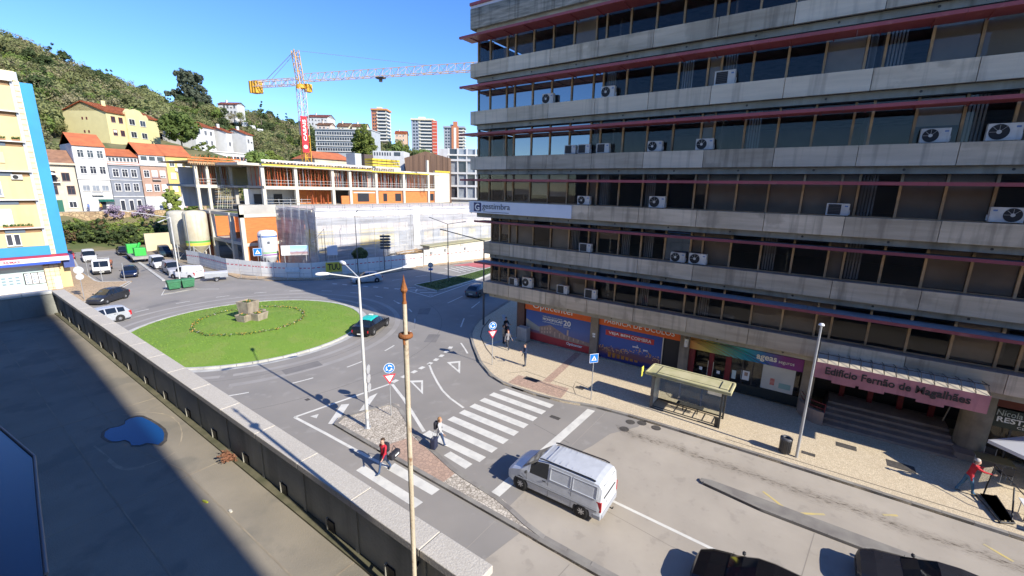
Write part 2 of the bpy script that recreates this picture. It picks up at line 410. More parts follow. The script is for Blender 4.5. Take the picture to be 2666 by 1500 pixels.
# old joints and patches in the asphalt
m_seamr = mat('asphalt_joint', (.15,.14,.13), .9); m_patch = mat('asphalt_repair', (.22,.205,.19), .9, (.17,.16,.15), .6, .35, 50); m_worn = mat('asphalt_polished', (.36,.335,.3), .75, (.29,.27,.245), .35, .2, 60)
for r_, a0, a1 in ((12.4,-150,10),(13.0,20,150),(17.8,-120,-20),(16.6,60,140)):
    pline([(RC[0]+r_*math.cos(rad(lerp(a0,a1,k/30))), RC[1]+r_*math.sin(rad(lerp(a0,a1,k/30)))) for k in range(31)], .035, 'asphalt_joint', m_seamr, road, .0068)
for r_, w_ in ((11.6,.45),(13.4,.5),(16.6,.45),(18.4,.4)):
    pline([(RC[0]+r_*math.cos(2*PI*k/90), RC[1]+r_*math.sin(2*PI*k/90)) for k in range(-30,60)], w_, 'wheel_track', m_worn, road, .0055) if r_ < 14 else None
for poly in ([(14.2,29.8),(16.8,29.3),(17.0,30.4),(14.4,30.8)], [(25.6,26.2),(27.4,27.4),(26.8,28.3),(25.0,27.1)], [(8.4,24),(9.6,24),(9.7,27.4),(8.5,27.5)], [(14.0,57.6),(17.2,58.6),(16.9,59.5),(13.8,58.5)], [(31.2,33),(33.2,34.6),(32.2,35.4),(30.6,34.0)]):
    B().sheet(poly, .0062).build('asphalt_repair', m_patch, road)
for pts in ([(9.0,20.5),(9.3,17.0),(9.1,13.0),(9.6,9.6)], [(19.5,12.0),(19.0,9.4)], [(27,30.5),(30,33.5),(33.5,35),(39,36.4)]): pline(pts, .03, 'asphalt_joint', m_seamr, road, .0068)
for pts in ([(5,6.5),(12.1,5.7)], [(12.7,-.8),(19.4,-1.6)], [(15.8,9.1),(15.2,3.0),(15.4,-6)], [(9.2,9.1),(8.9,2),(9.0,-6)]): pline(pts, .03, 'asphalt_joint', mat('pale_asphalt_joint', (.27,.24,.2), .9), avenue, .0055)
# iron covers
def cover(x, y, r, par, name='manhole_cover', z=.009):
    b = B(); b.lathe((x,y,z), [(r,0),(r,.006),(r*.9,.006),(r*.9,.002),(r*.8,.002),(r*.8,.006),(.001,.007)], 20, smooth=False); return b.build(name, m_iron, par)
for x, y in ((23.16,7.54),(23.47,6.95),(22.2,7.54),(23.46,6.1)): cover(x, y, .27, avenue)
B().box(20.72,21.02,11.05,11.68,.005,.014).build('drain_grate', m_iron, road)
B().box(13.0,13.25,24.9,25.2,.005,.012).build('drain_grate', m_iron, road)

def kerb(path, par, w=.16, h=.13, step=1.0, m=m_kerb, side=1, closed=False, z0=0.):
    """kerb stones laid one by one along a path"""
    P = [Vector((*p,0)) for p in path]
    if closed: P.append(P[0])
    segs = [(a, b, (b-a).length) for a, b in zip(P, P[1:])]; tot = sum(s[2] for s in segs); n = max(1, round(tot/step))
    def at(d):
        d = min(max(d, 0), tot)
        for a, b, l in segs:
            if d <= l+1e-9: return a.lerp(b, d/l), (b-a).normalized()
            d -= l
        return b, (b-a).normalized()
    for i in range(n):
        a, da = at(tot*i/n+.006); b, db = at(tot*(i+1)/n-.006)
        na, nb = Vector((-da.y,da.x,0))*side*w, Vector((-db.y,db.x,0))*side*w
        hh = h+rng.uniform(-.006,.006)
        k = B(); c = .02
        k.prism([a[:2], b[:2], (b+nb)[:2], (a+na)[:2]], z0-.02, z0+hh)
        k.build('kerb_stone', m, par)

# --- roundabout: ring of pale kerb stones, mounded lawn, ring of bedding flowers, stone planters
def circ(c, r, n, a0=0): return [(c[0]+r*math.cos(2*PI*i/n+a0), c[1]+r*math.sin(2*PI*i/n+a0)) for i in range(n)]
lawn = B(); rings = 28; nseg = 72; vs = []
def mound(r): return .12+.8*(1-(r/9.75)**2)
for k in range(rings+1):
    r = 9.72*k/rings
    vs += [(RC[0]+r*math.cos(2*PI*i/nseg), RC[1]+r*math.sin(2*PI*i/nseg), mound(r)+rng.uniform(-.012,.012)) for i in range(nseg)]
lawn.add(vs, [(k*nseg+i, (k+1)*nseg+i, (k+1)*nseg+(i+1)%nseg, k*nseg+(i+1)%nseg) for k in range(rings) for i in range(nseg)], 0, True)
lawn_o = struct(lawn.build('roundabout_lawn', m_grass))
kerb(circ(RC, 9.75, 60), lawn_o, .2, .15, 1.02, m_kerb_w, -1, True)
apron = B(); n = 72; a, b = circ(RC, 9.95, n), circ(RC, 10.45, n)
for i in range(n): j = (i+1)%n; apron.add([(*a[i],.014),(*b[i],.012),(*b[j],.012),(*a[j],.014)], [(0,1,2,3)])
apron.build('kerb_apron', m_kerb_w, lawn_o)
m_blade = mat('grass_blades', (.17,.29,.035), .9, (.2,.29,.05), .3, mix=(.2,.8))
gb = B()
for i in range(26000):
    r = 9.7*math.sqrt(rng.random()); a = rng.uniform(0, 2*PI); x, y = RC[0]+r*math.cos(a), RC[1]+r*math.sin(a)
    h = rng.uniform(.03,.07); t = rng.uniform(0, PI); w = rng.uniform(.015,.035); dx, dy = math.cos(t)*w, math.sin(t)*w
    lx, ly = rng.uniform(-.05,.05), rng.uniform(-.05,.05); z = mound(r)-.01
    gb.add([(x-dx,y-dy,z),(x+dx,y+dy,z),(x+lx,y+ly,z+h)], [(0,1,2)])
o = stuff(gb.build('grass', m_blade)); tag(o, 'short mown bright green grass on the roundabout mound', 'grass')
fcols = [mat('flower_yellow', (.55,.4,.03), .7), mat('flower_white', (.5,.47,.38), .7), mat('flower_leaf', (.06,.13,.03), .8), mat('flower_ochre', (.45,.25,.06), .8)]
fl = B()
for i in range(190):
    a = 2*PI*i/190+rng.uniform(-.008,.008); r = 4.55+rng.gauss(0,.08); x, y = RC[0]+r*math.cos(a), RC[1]+r*math.sin(a)
    z = mound(r); thick = .5+.5*math.sin(a*3+1)
    for k in range(7):
        t = rng.uniform(0, 2*PI); px, py, pz = x+rng.gauss(0,.07), y+rng.gauss(0,.07), z+rng.uniform(.03,.2)
        s = rng.uniform(.02,.048); mi = 2 if k < 4 else (0 if (math.degrees(a)%360 in range(0)) or rng.random() < .25+.5*(math.degrees(a)%120 < 14) else (1 if rng.random() < .35 else 3))
        u, v = Vector((math.cos(t),math.sin(t),rng.uniform(-.4,.4)))*s, Vector((-math.sin(t),math.cos(t),rng.uniform(-.2,.9)))*s
        c = Vector((px,py,pz)); fl.add([c-u-v,c+u-v,c+u+v,c-u+v], [(0,1,2,3)], mi)
o = stuff(fl.build('flower_ring', fcols)); tag(o, 'ring of small yellow and white bedding flowers in the roundabout lawn', 'flowers')
m_stone = mat('planter_stone', (.4,.34,.26), .9, (.24,.2,.155), 1.8, .6, 14, streak=((.12,.1,.08), .55, 2.), speck=None)
m_soil = mat('soil', (.08,.06,.04), .95, (.13,.1,.05), 5, .6, 20)
PS = .76
pl = thing('stone_planter', 'cluster of tapered pale stone planters on the roundabout mound', 'planter', (17.6,42.6,.85))
def taper(cx, cy, z0, z1, s0, s1, par, name, rz=.35, t=.14):
    b = B(); c, s = math.cos(rz), math.sin(rz)
    def ring(h, z): return [(cx+(x*c-y*s)*h, cy+(x*s+y*c)*h, z) for x, y in ((-1,-1),(1,-1),(1,1),(-1,1))]
    vs = ring(s0,z0)+ring(s1,z1)+ring(s1-t,z1)+ring(s1-t,z1-.12)
    b.add(vs, [(k*4+i, k*4+(i+1)%4, (k+1)*4+(i+1)%4, (k+1)*4+i) for k in range(3) for i in range(4)]+[(3,2,1,0)])
    o = b.build(name, m_stone, par, bevel=.025)
    B().add(ring(s1-t+.005,z1-.115), [(0,1,2,3)]).build('soil', m_soil, o)
    return o
BX = [(17.6,42.75,2.62,.5,.68,'tall_planter_box'),(16.98,42.25,1.55,.42,.56,'low_planter_box'),(18.0,41.85,1.6,.5,.64,'low_planter_box'),(18.45,42.75,1.55,.36,.48,'low_planter_box')]
for cx, cy, zt, s0, s1, nm in BX: taper(cx, cy, .8, zt, s0, s1, pl, nm, t=.1)
pb = B()
for cx, cy, z, rr in [(b_[0],b_[1],b_[2]-.1,b_[4]*.66) for b_ in BX]:
    for i in range(60):
        a, r, s = rng.uniform(0,2*PI), rr*math.sqrt(rng.random()), rng.uniform(.02,.06); c = Vector((cx+r*math.cos(a), cy+r*math.sin(a), z+rng.uniform(0,.14)))
        u = Vector((rng.uniform(-1,1),rng.uniform(-1,1),rng.uniform(-.5,1))).normalized()*s; v = u.orthogonal().normalized()*s
        pb.add([c-u-v,c+u-v,c+u+v,c-u+v], [(0,1,2,3)], rng.choice((2,2,2,3)))
stuff(pb.build('planting', fcols, pl))

# --- splitter island and long median
isl = [(12.36,21.0),(12.95,21.4),(15.9,20.45),(16.15,19.9),(15.1,17.6),(14.5,16.5),(14.0,14.4),(13.5,12.5),(13.25,9.6),(12.62,7.4),(12.6,-20),(12.0,-20),(12.25,9.0),(12.28,12.5),(12.3,15.2),(12.3,17.4)]
island = struct(B().prism(isl, -.02, .1, 0).build('splitter_island', m_cob))
kerb(isl, island, .22, .125, 1.0, m_kerb, 1 if sum(isl[i][0]*isl[(i+1)%len(isl)][1]-isl[(i+1)%len(isl)][0]*isl[i][1] for i in range(len(isl))) > 0 else -1, True)
B().prism([(12.52,16.9),(13.1,16.85),(14.2,16.45),(13.75,14.4),(13.27,12.5),(12.5,12.5),(12.52,15)], .09, .108).build('crossing_paving', m_pink, island)
B().prism([(12.48,12.44),(13.2,12.44),(13.02,9.6),(12.48,7.9),(12.47,9.4)], .09, .104).build('gravel_strip', m_cob, island)
for i in range(27):
    y = 7.2-i*1.0; B().box(12.22+.0*i, 12.42, y-.985, y, .09, .13).build('median_slab', m_kerb, island)
med = [(19.8,2.75),(19.95,2.95),(20.15,2.9),(20.28,2.5),(20.3,.5),(20.22,-30),(19.5,-30),(19.45,.2)]
median = struct(B().prism(med, -.02, .1).build('bus_lane_median', m_kerb))
kerb([(19.5,-14),(19.45,.2),(19.8,2.75)], median, .12, .135, 1.2, m_kerb, -1)
# --- grass island on the far side
gi = [(39.9,44.6),(39.4,39.8),(49.1,40.9),(62,44),(62,45.6),(49.6,44.3)]
gisl = struct(B().prism(gi, -.02, .12).build('grass_island', m_grass_d)); kerb(gi, gisl, .2, .14, 1.2, m_kerb_w, -1, True)
gb = B()
for i in range(3500):
    t = rng.random(); x = rng.uniform(39.8,62); y0 = interp(x, [(39.4,39.9),(49,41),(62,44)]); y1 = interp(x, [(39.9,44.5),(49.6,44.2),(62,45.5)]); y = lerp(y0+.2, y1-.2, t)
    h = rng.uniform(.06,.16); a = rng.uniform(0,PI); dx, dy = math.cos(a)*.05, math.sin(a)*.05
    gb.add([(x-dx,y-dy,.11),(x+dx,y+dy,.11),(x+rng.uniform(-.06,.06),y,.11+h)], [(0,1,2)])
stuff(gb.build('grass_tufts', m_grass_d, gisl))

# --- pavement before the office block
kp = [(90,41),(60,33.6),(41.4,29.5),(34.6,27.8),(32.8,27.3),(30.9,26.4),(28.9,25.1),(28.1,24.3),(26.7,22.85),(24.4,20.2),(23.0,18.0),(22.5,16.4),(22.5,14.0),(22.75,12.1),(23.0,11.3),(23.4,10.1),(23.65,8.0),(23.8,5.6),(23.93,1.2),(24.0,-8),(24.05,-40)]
pave = struct(B().prism(kp+[(44,-40),(90,-40)], -.02, .12).build('pavement', m_calc))
kerb(kp[2:], pave, .2, .135, 1.0, m_kerb, 1)
B().prism([(22.85,16.3),(24.3,16.4),(24.65,12.45),(23.05,12.2)], .118, .126).build('dropped_kerb_paving', m_pink, pave)
B().prism([(24.55,14.5),(24.62,13.9),(31.1,14.7),(31.1,15.25)], .118, .125).build('guide_strip', m_pink, pave)
for x0, y0, x1, y1 in ((24.0,15.85,24.5,14.7),(25.0,12.2,25.35,11.6),(27.5,-2.4,28.0,-3.3),(26.9,-4.5,27.6,-5.6),(25.5,-.9,25.8,-1.5)):
    B().box(x0,x1,min(y0,y1),max(y0,y1),.118,.13).build('inspection_cover', m_iron, pave)
for pts in ([(24.1,17.2),(25.2,16.4),(24.95,12.3),(24.15,11.7)], [(25.0,12.3),(25.9,12.6),(25.4,10.6)], [(24.5,2.6),(24.7,-9),(24.75,-14)]):
    pline(pts, .05, 'paving_joint', m_joint, pave, .124)
inner = [(33.8,26.6),(31.0,25.3),(29.0,23.9),(27.0,21.6),(25.6,19.6)]
pline(inner, .1, 'paving_joint', m_joint, pave, .124)
m_pale = mat('pale_paving_band', (.5,.5,.5), .9, (.4,.4,.4), 2)
pline([(31.2,22.2),(36,26.5)], .35, 'pale_paving_band', m_pale, pave, .124); pline([(27.6,22.2),(31.0,21.2)], .3, 'pale_paving_band', m_pale, pave, .1235)

# --- pavement and verge on the far side
m_tan = mat('tan_paving', (.52,.37,.22), .9, (.42,.31,.2), .6, .3, 20, speck=((.56,.42,.27), (.42,.3,.18), 3., (.3,.22,.14)))
fp = [(26.6,66.6),(29,61.7),(33.4,57.4),(38,55),(44,54.2),(50.5,53.9),(60,51.2),(90,47.2),(90,55),(62,53.4),(51,55.6),(40,58.2),(34,59.8),(30.6,63),(28.2,68),(27.6,72),(26.9,72)]
fpo = struct(B().prism(fp, -.02, .12).build('far_pavement', m_tan)); kerb(fp[:8], fpo, .2, .135, 1.4, m_kerb, 1)
lp = [(10.35,65.3),(14.2,70.6),(16.85,75.0),(13.9,77.6),(14.5,90),(17.3,112),(12.3,112),(11.3,77),(-20,77),(-20,65.3)]
lpo = struct(B().prism(lp, -.02, .12).build('corner_pavement', m_tan)); kerb([(10.35,65.3),(14.2,70.6),(16.85,75.0),(13.9,77.6),(14.5,90),(17.3,112)], lpo, .2, .135, 1.4, m_kerb_w, 1)
strip = struct(B().prism([(19.85,72.6),(22.3,93),(23,101),(22.7,101),(21.9,93),(19.5,72.7)], -.02, .1).build('parking_kerb_strip', m_kerb_w))

# --- hillside
SKY = [(30,4.0),(40,4.0),(45,4.1),(49.8,4.6),(54.4,5.3),(58.7,5.95),(61.1,6.5),(65.6,7.1),(68.5,7.3),(72.4,7.5),(74.9,8.5),(77.1,9.0),(79.3,9.9),(80.6,10.4),(82.7,11.0),(90,12.5),(105,13)]
def terr(x, y):
    r = math.hypot(x, y); az = math.degrees(math.atan2(y, x)); e = interp(az, SKY)
    Rr = interp(az, [(35,520),(48,470),(60,350),(70,320),(85,300)])
    zr = 13.4+Rr*math.tan(rad(e))-interp(az, [(40,9),(55,6.5),(70,6.5),(90,7)])
    w = min(1, max(0, (x-62)/40)); w = w*w*(3-2*w)
    zl = interp(y, [(112,-.6),(114,.1),(122,2.2),(128.2,4.2),(128.9,6.35),(143,6.5),(150,11),(172,23.6),(188,25)])
    rs = 188/max(.3, math.sin(rad(az)))
    if y > 188: zl = lerp(25, zr, min(1, (r-rs)/max(20, Rr-rs))) if r < Rr else zr
    zrt = interp(r, [(135,-.6),(160,2),(200,9)]); zrt = lerp(9, zr, ((r-200)/(Rr-200))**1.1) if 200 < r < Rr else (zr if r >= Rr else zrt)
    z = lerp(zl, zrt, w)
    if r > Rr: z = zr-(r-Rr)*.06
    return z
m_hill = mat('hill_soil', (.12,.12,.05), .95, (.2,.17,.09), .08, .6, .6, spots=((.07,.1,.03), .8, .12, .5))
hb = B(); NA, NR = 110, 90; vs = []
for j in range(NR+1):
    for i in range(NA+1):
        az = rad(30+75*i/NA); r = 108*math.exp(math.log(900/108)*j/NR); x, y = r*math.cos(az), r*math.sin(az)
        vs.append((x, y, terr(x, y)+rng.uniform(-.15,.15)*(r > 150)))
hb.add(vs, [(j*(NA+1)+i, (j+1)*(NA+1)+i, (j+1)*(NA+1)+i+1, j*(NA+1)+i+1)[::-1] for j in range(NR) for i in range(NA)], 0, True)
hill = struct(hb.build('hillside', m_hill))
# ================================================================ OFFICE BLOCK
def gradmat(name, axis, lo, hi, stops, rough=.5, wob=0., wscale=1.):
    """printed picture: colours in bands along one axis, wobbled by noise"""
    m = mat(name, .5, rough); nt = m.node_tree; N = nt.nodes; L = nt.links; b = N['Principled BSDF']
    geo = N.new('ShaderNodeNewGeometry'); sp = N.new('ShaderNodeSeparateXYZ'); L.new(geo.outputs['Position'], sp.inputs[0])
    r = N.new('ShaderNodeMapRange'); r.inputs[1].default_value = lo; r.inputs[2].default_value = hi; src = sp.outputs['XYZ'.index(axis)]
    if wob:
        n = N.new('ShaderNodeTexNoise'); n.inputs['Scale'].default_value = wscale; L.new(geo.outputs['Position'], n.inputs['Vector'])
        k = N.new('ShaderNodeMath'); k.operation = 'MULTIPLY_ADD'; k.inputs[1].default_value = wob; L.new(n.outputs['Fac'], k.inputs[0]); L.new(src, k.inputs[2]); src = k.outputs[0]
    L.new(src, r.inputs[0]); cr = N.new('ShaderNodeValToRGB'); L.new(r.outputs[0], cr.inputs[0])
    e = cr.color_ramp.elements
    while len(e) < len(stops): e.new(.5)
    for el, (p, c) in zip(e, stops): el.position = p; el.color = c4(c)
    L.new(cr.outputs[0], b.inputs['Base Color']); return m
m_conc = mat('board_marked_concrete', (.68,.57,.42), .92, (.54,.455,.335), .8, .5, 12, rnd=.14, streak=((.26,.22,.17), .75, 2.2), stretch=(1,.35,3.5), mix=(.3,.7))
m_conc_s = mat('stained_concrete', (.64,.53,.385), .92, (.45,.37,.26), .8, .5, 12, rnd=.22, spots=((.34,.28,.2), .6, .55, .55), streak=((.2,.165,.12), .85, 2.6), stretch=(1,.35,3.5), mix=(.3,.7))
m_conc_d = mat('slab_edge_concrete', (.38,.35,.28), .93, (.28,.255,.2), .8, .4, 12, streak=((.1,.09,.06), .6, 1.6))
m_conc_roof = mat('mossy_parapet_concrete', (.3,.29,.25), .95, (.15,.15,.125), 1.6, .6, 14, streak=((.04,.04,.035), .9, 3.), stretch=(1,.5,4))
m_maroon = mat('maroon_painted_steel', (.26,.06,.075), .5, (.2,.05,.06), .6, .1, 20, spots=((.35,.14,.13), .4, 1.5, .6))
m_canopy_top = mat('canopy_top_dusty', (.3,.31,.32), .8, (.22,.22,.22), 1., .2, 20)
m_mull = mat('timber_mullion', (.46,.32,.185), .7, (.34,.235,.135), 2., .3, 20, rnd=.25)
m_winglass = glass('tinted_window_glass', (.93,.93,.93), (.02,.02,.022), .93)
m_skyglass = None
def mirrorglass():
    m = bpy.data.materials.new('reflective_window_glass'); m.use_nodes = True; nt = m.node_tree; N = nt.nodes; L = nt.links; N.clear()
    o = N.new('ShaderNodeOutputMaterial'); g = N.new('ShaderNodeBsdfGlossy'); g.inputs[0].default_value = (.62,.66,.7,1); g.inputs['Roughness'].default_value = .02
    d = N.new('ShaderNodeBsdfDiffuse'); d.inputs[0].default_value = (.03,.04,.05,1); x = N.new('ShaderNodeMixShader'); x.inputs[0].default_value = .42
    L.new(d.outputs[0], x.inputs[1]); L.new(g.outputs[0], x.inputs[2]); L.new(x.outputs[0], o.inputs[0]); return m
m_skyglass = mirrorglass()
m_blind = mat('brown_roller_blind', (.58,.44,.31), .85, (.46,.35,.24), .7, rnd=.3)
m_blind_l = mat('pale_blind', (.5,.46,.4), .85, (.42,.39,.34), .7, rnd=.25)
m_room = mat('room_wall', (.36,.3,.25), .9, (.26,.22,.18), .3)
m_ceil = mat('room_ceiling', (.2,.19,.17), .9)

office = thing('office_building', 'long grey concrete office block with maroon canopies above each window band', 'building', (36,0,0))
SILL = [5.4, 8.88, 12.34, 15.84, 19.35, 22.87]
YS = -22.6
joints = [20.72-3.608*k for k in range(13)]
bays = [20.56-7.274*k for k in range(7)]
MUL = sorted([b+d for b in bays for d in (0,-1.63,-3.27,-4.9,-6.55) if b+d > YS], reverse=True)
PANE = {}
for fl in range(6):
    S = SILL[fl]; low = fl < 2
    Xs, Xw, Xc, Ye = (28.85, 29.65, 28.0, 23.5) if low else (28.2, 28.98, 27.25, 24.42)
    Yw = 23.2 if low else 24.17
    top = S+2.19
    # slab and edge beam
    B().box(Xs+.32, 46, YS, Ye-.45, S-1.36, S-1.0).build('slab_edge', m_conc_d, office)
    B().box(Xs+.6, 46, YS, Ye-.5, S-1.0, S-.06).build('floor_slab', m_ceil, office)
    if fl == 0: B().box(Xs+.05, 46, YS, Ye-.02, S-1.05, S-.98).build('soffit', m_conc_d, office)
    # spandrel panels, one by one
    js = [Ye]+[j for j in joints if j < Ye-.5 and j > YS]+[YS]
    for a, b in zip(js, js[1:]):
        pr = rng.uniform(-.006,.006)
        o = B().box(Xs+pr, Xs+.18, b+.012, a-.012, S-1.0, S).build('spandrel_panel', m_conc_s if (rng.random() < (.9 if fl <= 2 else .5)) else m_conc, office, bevel=.012)
    B().box(Xs+.19, Xw-.06, YS, Ye-.03, S-.08, S-.012).build('sill_ledge', m_conc_d, office)
    B().box(Xs+.19, 46, Ye-.2, Ye, S-1.0, S-.003).build('end_spandrel', m_conc, office)
    # holes left by the formwork
    for j in js[1:-1]:
        b = B(); b.tube((Xs+.315, j+1.7, S-1.17), (Xs+.34, j+1.7, S-1.17), .06, n=10); b.build('formwork_hole', m_iron, office)
    # mullions and panes
    ml = [Yw, 22.3 if low else 22.97, 21.33]+MUL
    for y in ml:
        B().box(Xw-.1, Xw+.1, y-.055, y+.055, S-.04, top+.02).build('mullion', m_mull, office)
    B().box(Xw-.05, Xw+.05, YS, Yw, S-.03, S+.05).build('bottom_rail', m_mull, office)
    B().box(Xw-.05, Xw+.05, YS, Yw, top-.04, top+.03).build('head_rail', m_mull, office)
    for i, (a, b) in enumerate(zip(ml, ml[1:])):
        w = a-b-.11; yc = (a+b)/2; k = round(w, 2)
        if k not in PANE: PANE[k] = B().box(-.012, .012, -w/2, w/2, 0, 2.12)
        sky_pane = (fl == 4 and i < 8) or (fl == 3 and i in (3,4,5,6)) or (fl == 1 and i == 11)
        me = PANE[k].mesh('pane', m_skyglass if sky_pane else m_winglass)
        o = put('window_pane', me, office, True, 0, (Xw, yc, S+.05), rng.uniform(-.007,.007)); o.rotation_euler.y = rng.uniform(-.009,.009)
        if not sky_pane and not (fl == 5 and i in (4,)) and yc < 22.3:
            r = rng.random(); lim = {0:.35, 1:.75, 2:.8, 3:.4, 4:.5, 5:.25}[fl]
            if r < lim:
                bot = S+.06 if rng.random() < .6 else S+rng.uniform(.3,1.2)
                if rng.random() < .3:
                    for kk in range(5): c0 = lerp(a-.08, b+.08, kk*.09+.03); B().box(Xw+.2, Xw+.26, c0-.1, c0-.02, S+.06, top-.08).build('curtain_fold', m_blind_l, office)
                    continue
                B().box(Xw+.1, Xw+.12, b+.07, a-.07, bot, top-.06).build('roller_blind', m_blind_l if (fl == 0 and rng.random() < .3) else m_blind, office)
    # glazing of the end elevation
    for k in range(6):
        x = Xw+.1+k*1.7
        B().box(x-.05, x+.05, Yw-.08, Yw+.08, S-.04, top).build('mullion', m_mull, office)
        if k < 5: B().box(x+.06, x+1.64, Yw-.012, Yw+.012, S, top-.04).build('window_pane', m_winglass, office)
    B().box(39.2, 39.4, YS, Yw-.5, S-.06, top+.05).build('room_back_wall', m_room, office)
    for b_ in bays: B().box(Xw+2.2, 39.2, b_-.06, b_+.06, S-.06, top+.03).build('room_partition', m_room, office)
    # canopy, in lengths
    z = S+(1.7 if low else 1.57); jc = [Ye+(.32 if low else .28)]+[j+.9 for j in joints if j+.9 < Ye-1 and j+.9 > YS]+[YS]
    for a, b in zip(jc, jc[1:]):
        q = B(); Xi = Xw-.24
        q.box(Xc, Xi, b+.008, a-.008, z+.07, z+.1, 0)
        q.add([(Xc,b+.008,z+.1),(Xi,b+.008,z+.1),(Xi,a-.008,z+.1),(Xc,a-.008,z+.1)], [], 0)
        q.sheet([(Xc+.02,b+.01),(Xi,b+.01),(Xi,a-.01),(Xc+.02,a-.01)], z+.104, 1)
        q.box(Xc-.03, Xc, b+.004, a-.004, z, z+.16, 0); q.box(Xc, Xc+.16, b+.008, a-.008, z+.0, z+.035, 0)
        for t in (.25,.75): y = lerp(a, b, t); q.box(Xc, Xw-.11, y-.025, y+.025, z+.02, z+.07, 0)
        q.build('canopy', [m_maroon, m_canopy_top], office)
# roof parapet
Zr = 25.33
B().box(28.5, 46, YS, 24.0, 25.06, 25.38).build('roof_slab', m_conc_d, office)
for a, b in zip([24.42]+joints, joints+[YS]):
    if b < YS: b = YS
    B().box(28.2, 28.4, b+.012, a-.012, Zr, 26.73).build('parapet_panel', m_conc_roof, office, bevel=.015)
B().box(28.4, 46, 24.22, 24.42, Zr, 26.72).build('parapet_end', m_conc_roof, office)
B().box(28.4, 46, YS, 24.22, 25.8, 26.0).build('roof_deck', m_conc_d, office)
q = B(); q.box(28.15, 28.4, YS, 24.44, 26.94, 27.14, 0); q.box(28.25, 28.35, YS, 24.4, 26.73, 26.94, 1); q.build('parapet_flashing', [m_maroon, mat('pale_flashing', (.6,.58,.62), .6)], office)
B().box(46, 46.2, YS, 24.5, 0, 27).build('rear_wall', m_conc_d, office)
# ground floor: columns, shop wall, soffit
m_shopwall = mat('shop_wall', (.16,.14,.12), .85, (.12,.1,.09), 1)
m_col = mat('column_concrete', (.3,.25,.19), .92, (.21,.175,.135), 1.5, .5, 10, streak=((.07,.06,.05), .5, 3))
m_colred = mat('column_brown_marble', (.14,.065,.05), .5, (.1,.05,.04), 2)
for y in (13.65, 6.68, -.72, -15.6, -22.8): B().box(30.85, 31.5, y-.33, y+.33, .1, 4.33).build('column', m_col, office, bevel=.02)
B().box(31.0, 31.9, 20.5, 21.3, .1, 4.33).build('column', m_colred, office, bevel=.02)
B().box(38.5, 39.3, 20.5, 21.3, .1, 4.33).build('column', m_colred, office, bevel=.02)
B().box(31.6, 46, 20.3, 20.5, .1, 4.36).build('arcade_wall', m_shopwall, office)
B().box(31.75, 32.0, -1.0, 20.3, 3.5, 4.36).build('shop_head', m_shopwall, office)
B().box(34, 34.2, YS, 20.3, .1, 4.36).build('shop_rear_wall', m_shopwall, office)
B().box(31.0, 31.7, 7, 20.2, .1, .22).build('shop_plinth', m_conc_d, office)
# --- entrance: broad steps, dark doors, red posts, side planter with curved wall
m_step = mat('step_stone', (.34,.26,.21), .85, (.26,.2,.165), 1.5, .3, 20)
for k in range(5):
    B().box(29.65+k*.52, 34.0, -7.5+.02*k, -1.75-.05*k, .11+k*.16, .11+(k+1)*.16-.0 if k == 0 else .11+(k+1)*.16).build('step', m_step, office, bevel=.01)
m_red = mat('red_steel', (.22,.02,.025), .5, (.17,.02,.025), 3)
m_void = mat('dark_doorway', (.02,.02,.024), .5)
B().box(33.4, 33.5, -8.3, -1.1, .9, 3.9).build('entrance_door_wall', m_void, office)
for y in (-2.6,-4.0,-5.4,-6.8): B().box(33.0, 33.2, y-.13, y+.13, .9, 3.9).build('door_post', m_red, office)
for y in (-3.3,-4.7,-6.1): B().box(33.32, 33.36, y-.55, y+.55, .95, 3.2).build('door_leaf', m_winglass, office)
b = B(); b.lathe((31.2,-8.1,.1), [(.62,0),(.62,4.25)], 24); b.build('round_column', m_col, office)
q = B()
for i in range(12):
    a0, a1 = PI*.5+PI*.5*i/12, PI*.5+PI*.5*(i+1)/12
    pts = [(31.2+1.7*math.cos(a), -1.75+1.35*math.sin(a)) for a in (a0, a1)]; pin = [(31.2+1.5*math.cos(a), -1.75+1.15*math.sin(a)) for a in (a0, a1)]
    q.prism([pts[0], pts[1], pin[1], pin[0]], .1, .95)
q.build('curved_ramp_wall', m_step, office)
q = B()
for zz in (1.15,1.45): q.pipe([(31.2+1.6*math.cos(PI*.5+PI*.5*i/10), -1.75+1.25*math.sin(PI*.5+PI*.5*i/10), zz) for i in range(11)], .022, 6)
for i in (0,5,10): a = PI*.5+PI*.5*i/10; q.tube((31.2+1.6*math.cos(a), -1.75+1.25*math.sin(a), .9), (31.2+1.6*math.cos(a), -1.75+1.25*math.sin(a), 1.46), .02, n=6)
q.build('ramp_railing', m_red, office)
B().box(29.9, 31.0, -8.9, -7.4, .1, .5).build('step_end_block', m_step, office, bevel=.01)

# --- entrance canopy with its blackletter name
m_mauve = mat('mauve_sheet_metal', (.4,.165,.19), .6, (.32,.13,.15), 1.2, .15, 8, streak=((.12,.05,.08), .6, 2.5))
m_corr = mat('cream_corrugated_sheet', (.6,.53,.4), .7, (.45,.4,.31), 2, streak=((.3,.25,.18), .5, 3))
m_ink = mat('black_letters', (.02,.018,.022), .6)
aw = thing('entrance_canopy', 'mauve metal entrance canopy with black gothic lettering above the broad steps', 'canopy', (29,-4.2,0))
q = B(); q.box(27.3, 27.36, -7.4, -.86, 3.8, 4.68); q.box(27.36, 31.0, -7.4, -7.35, 3.8, 4.4); q.box(27.36, 31.0, -.91, -.86, 3.8, 4.4); q.build('fascia', m_mauve, aw)
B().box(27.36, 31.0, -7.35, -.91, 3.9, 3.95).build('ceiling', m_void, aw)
for i in range(14):
    a, b_ = -.88-i*.463, -.88-(i+1)*.463
    B().add([(27.3,a-.01,4.68),(27.3,b_+.01,4.68),(28.83,b_+.01,4.8),(28.83,a-.01,4.8)], [(0,3,2,1)]).build('roof_sheet', m_corr, aw)
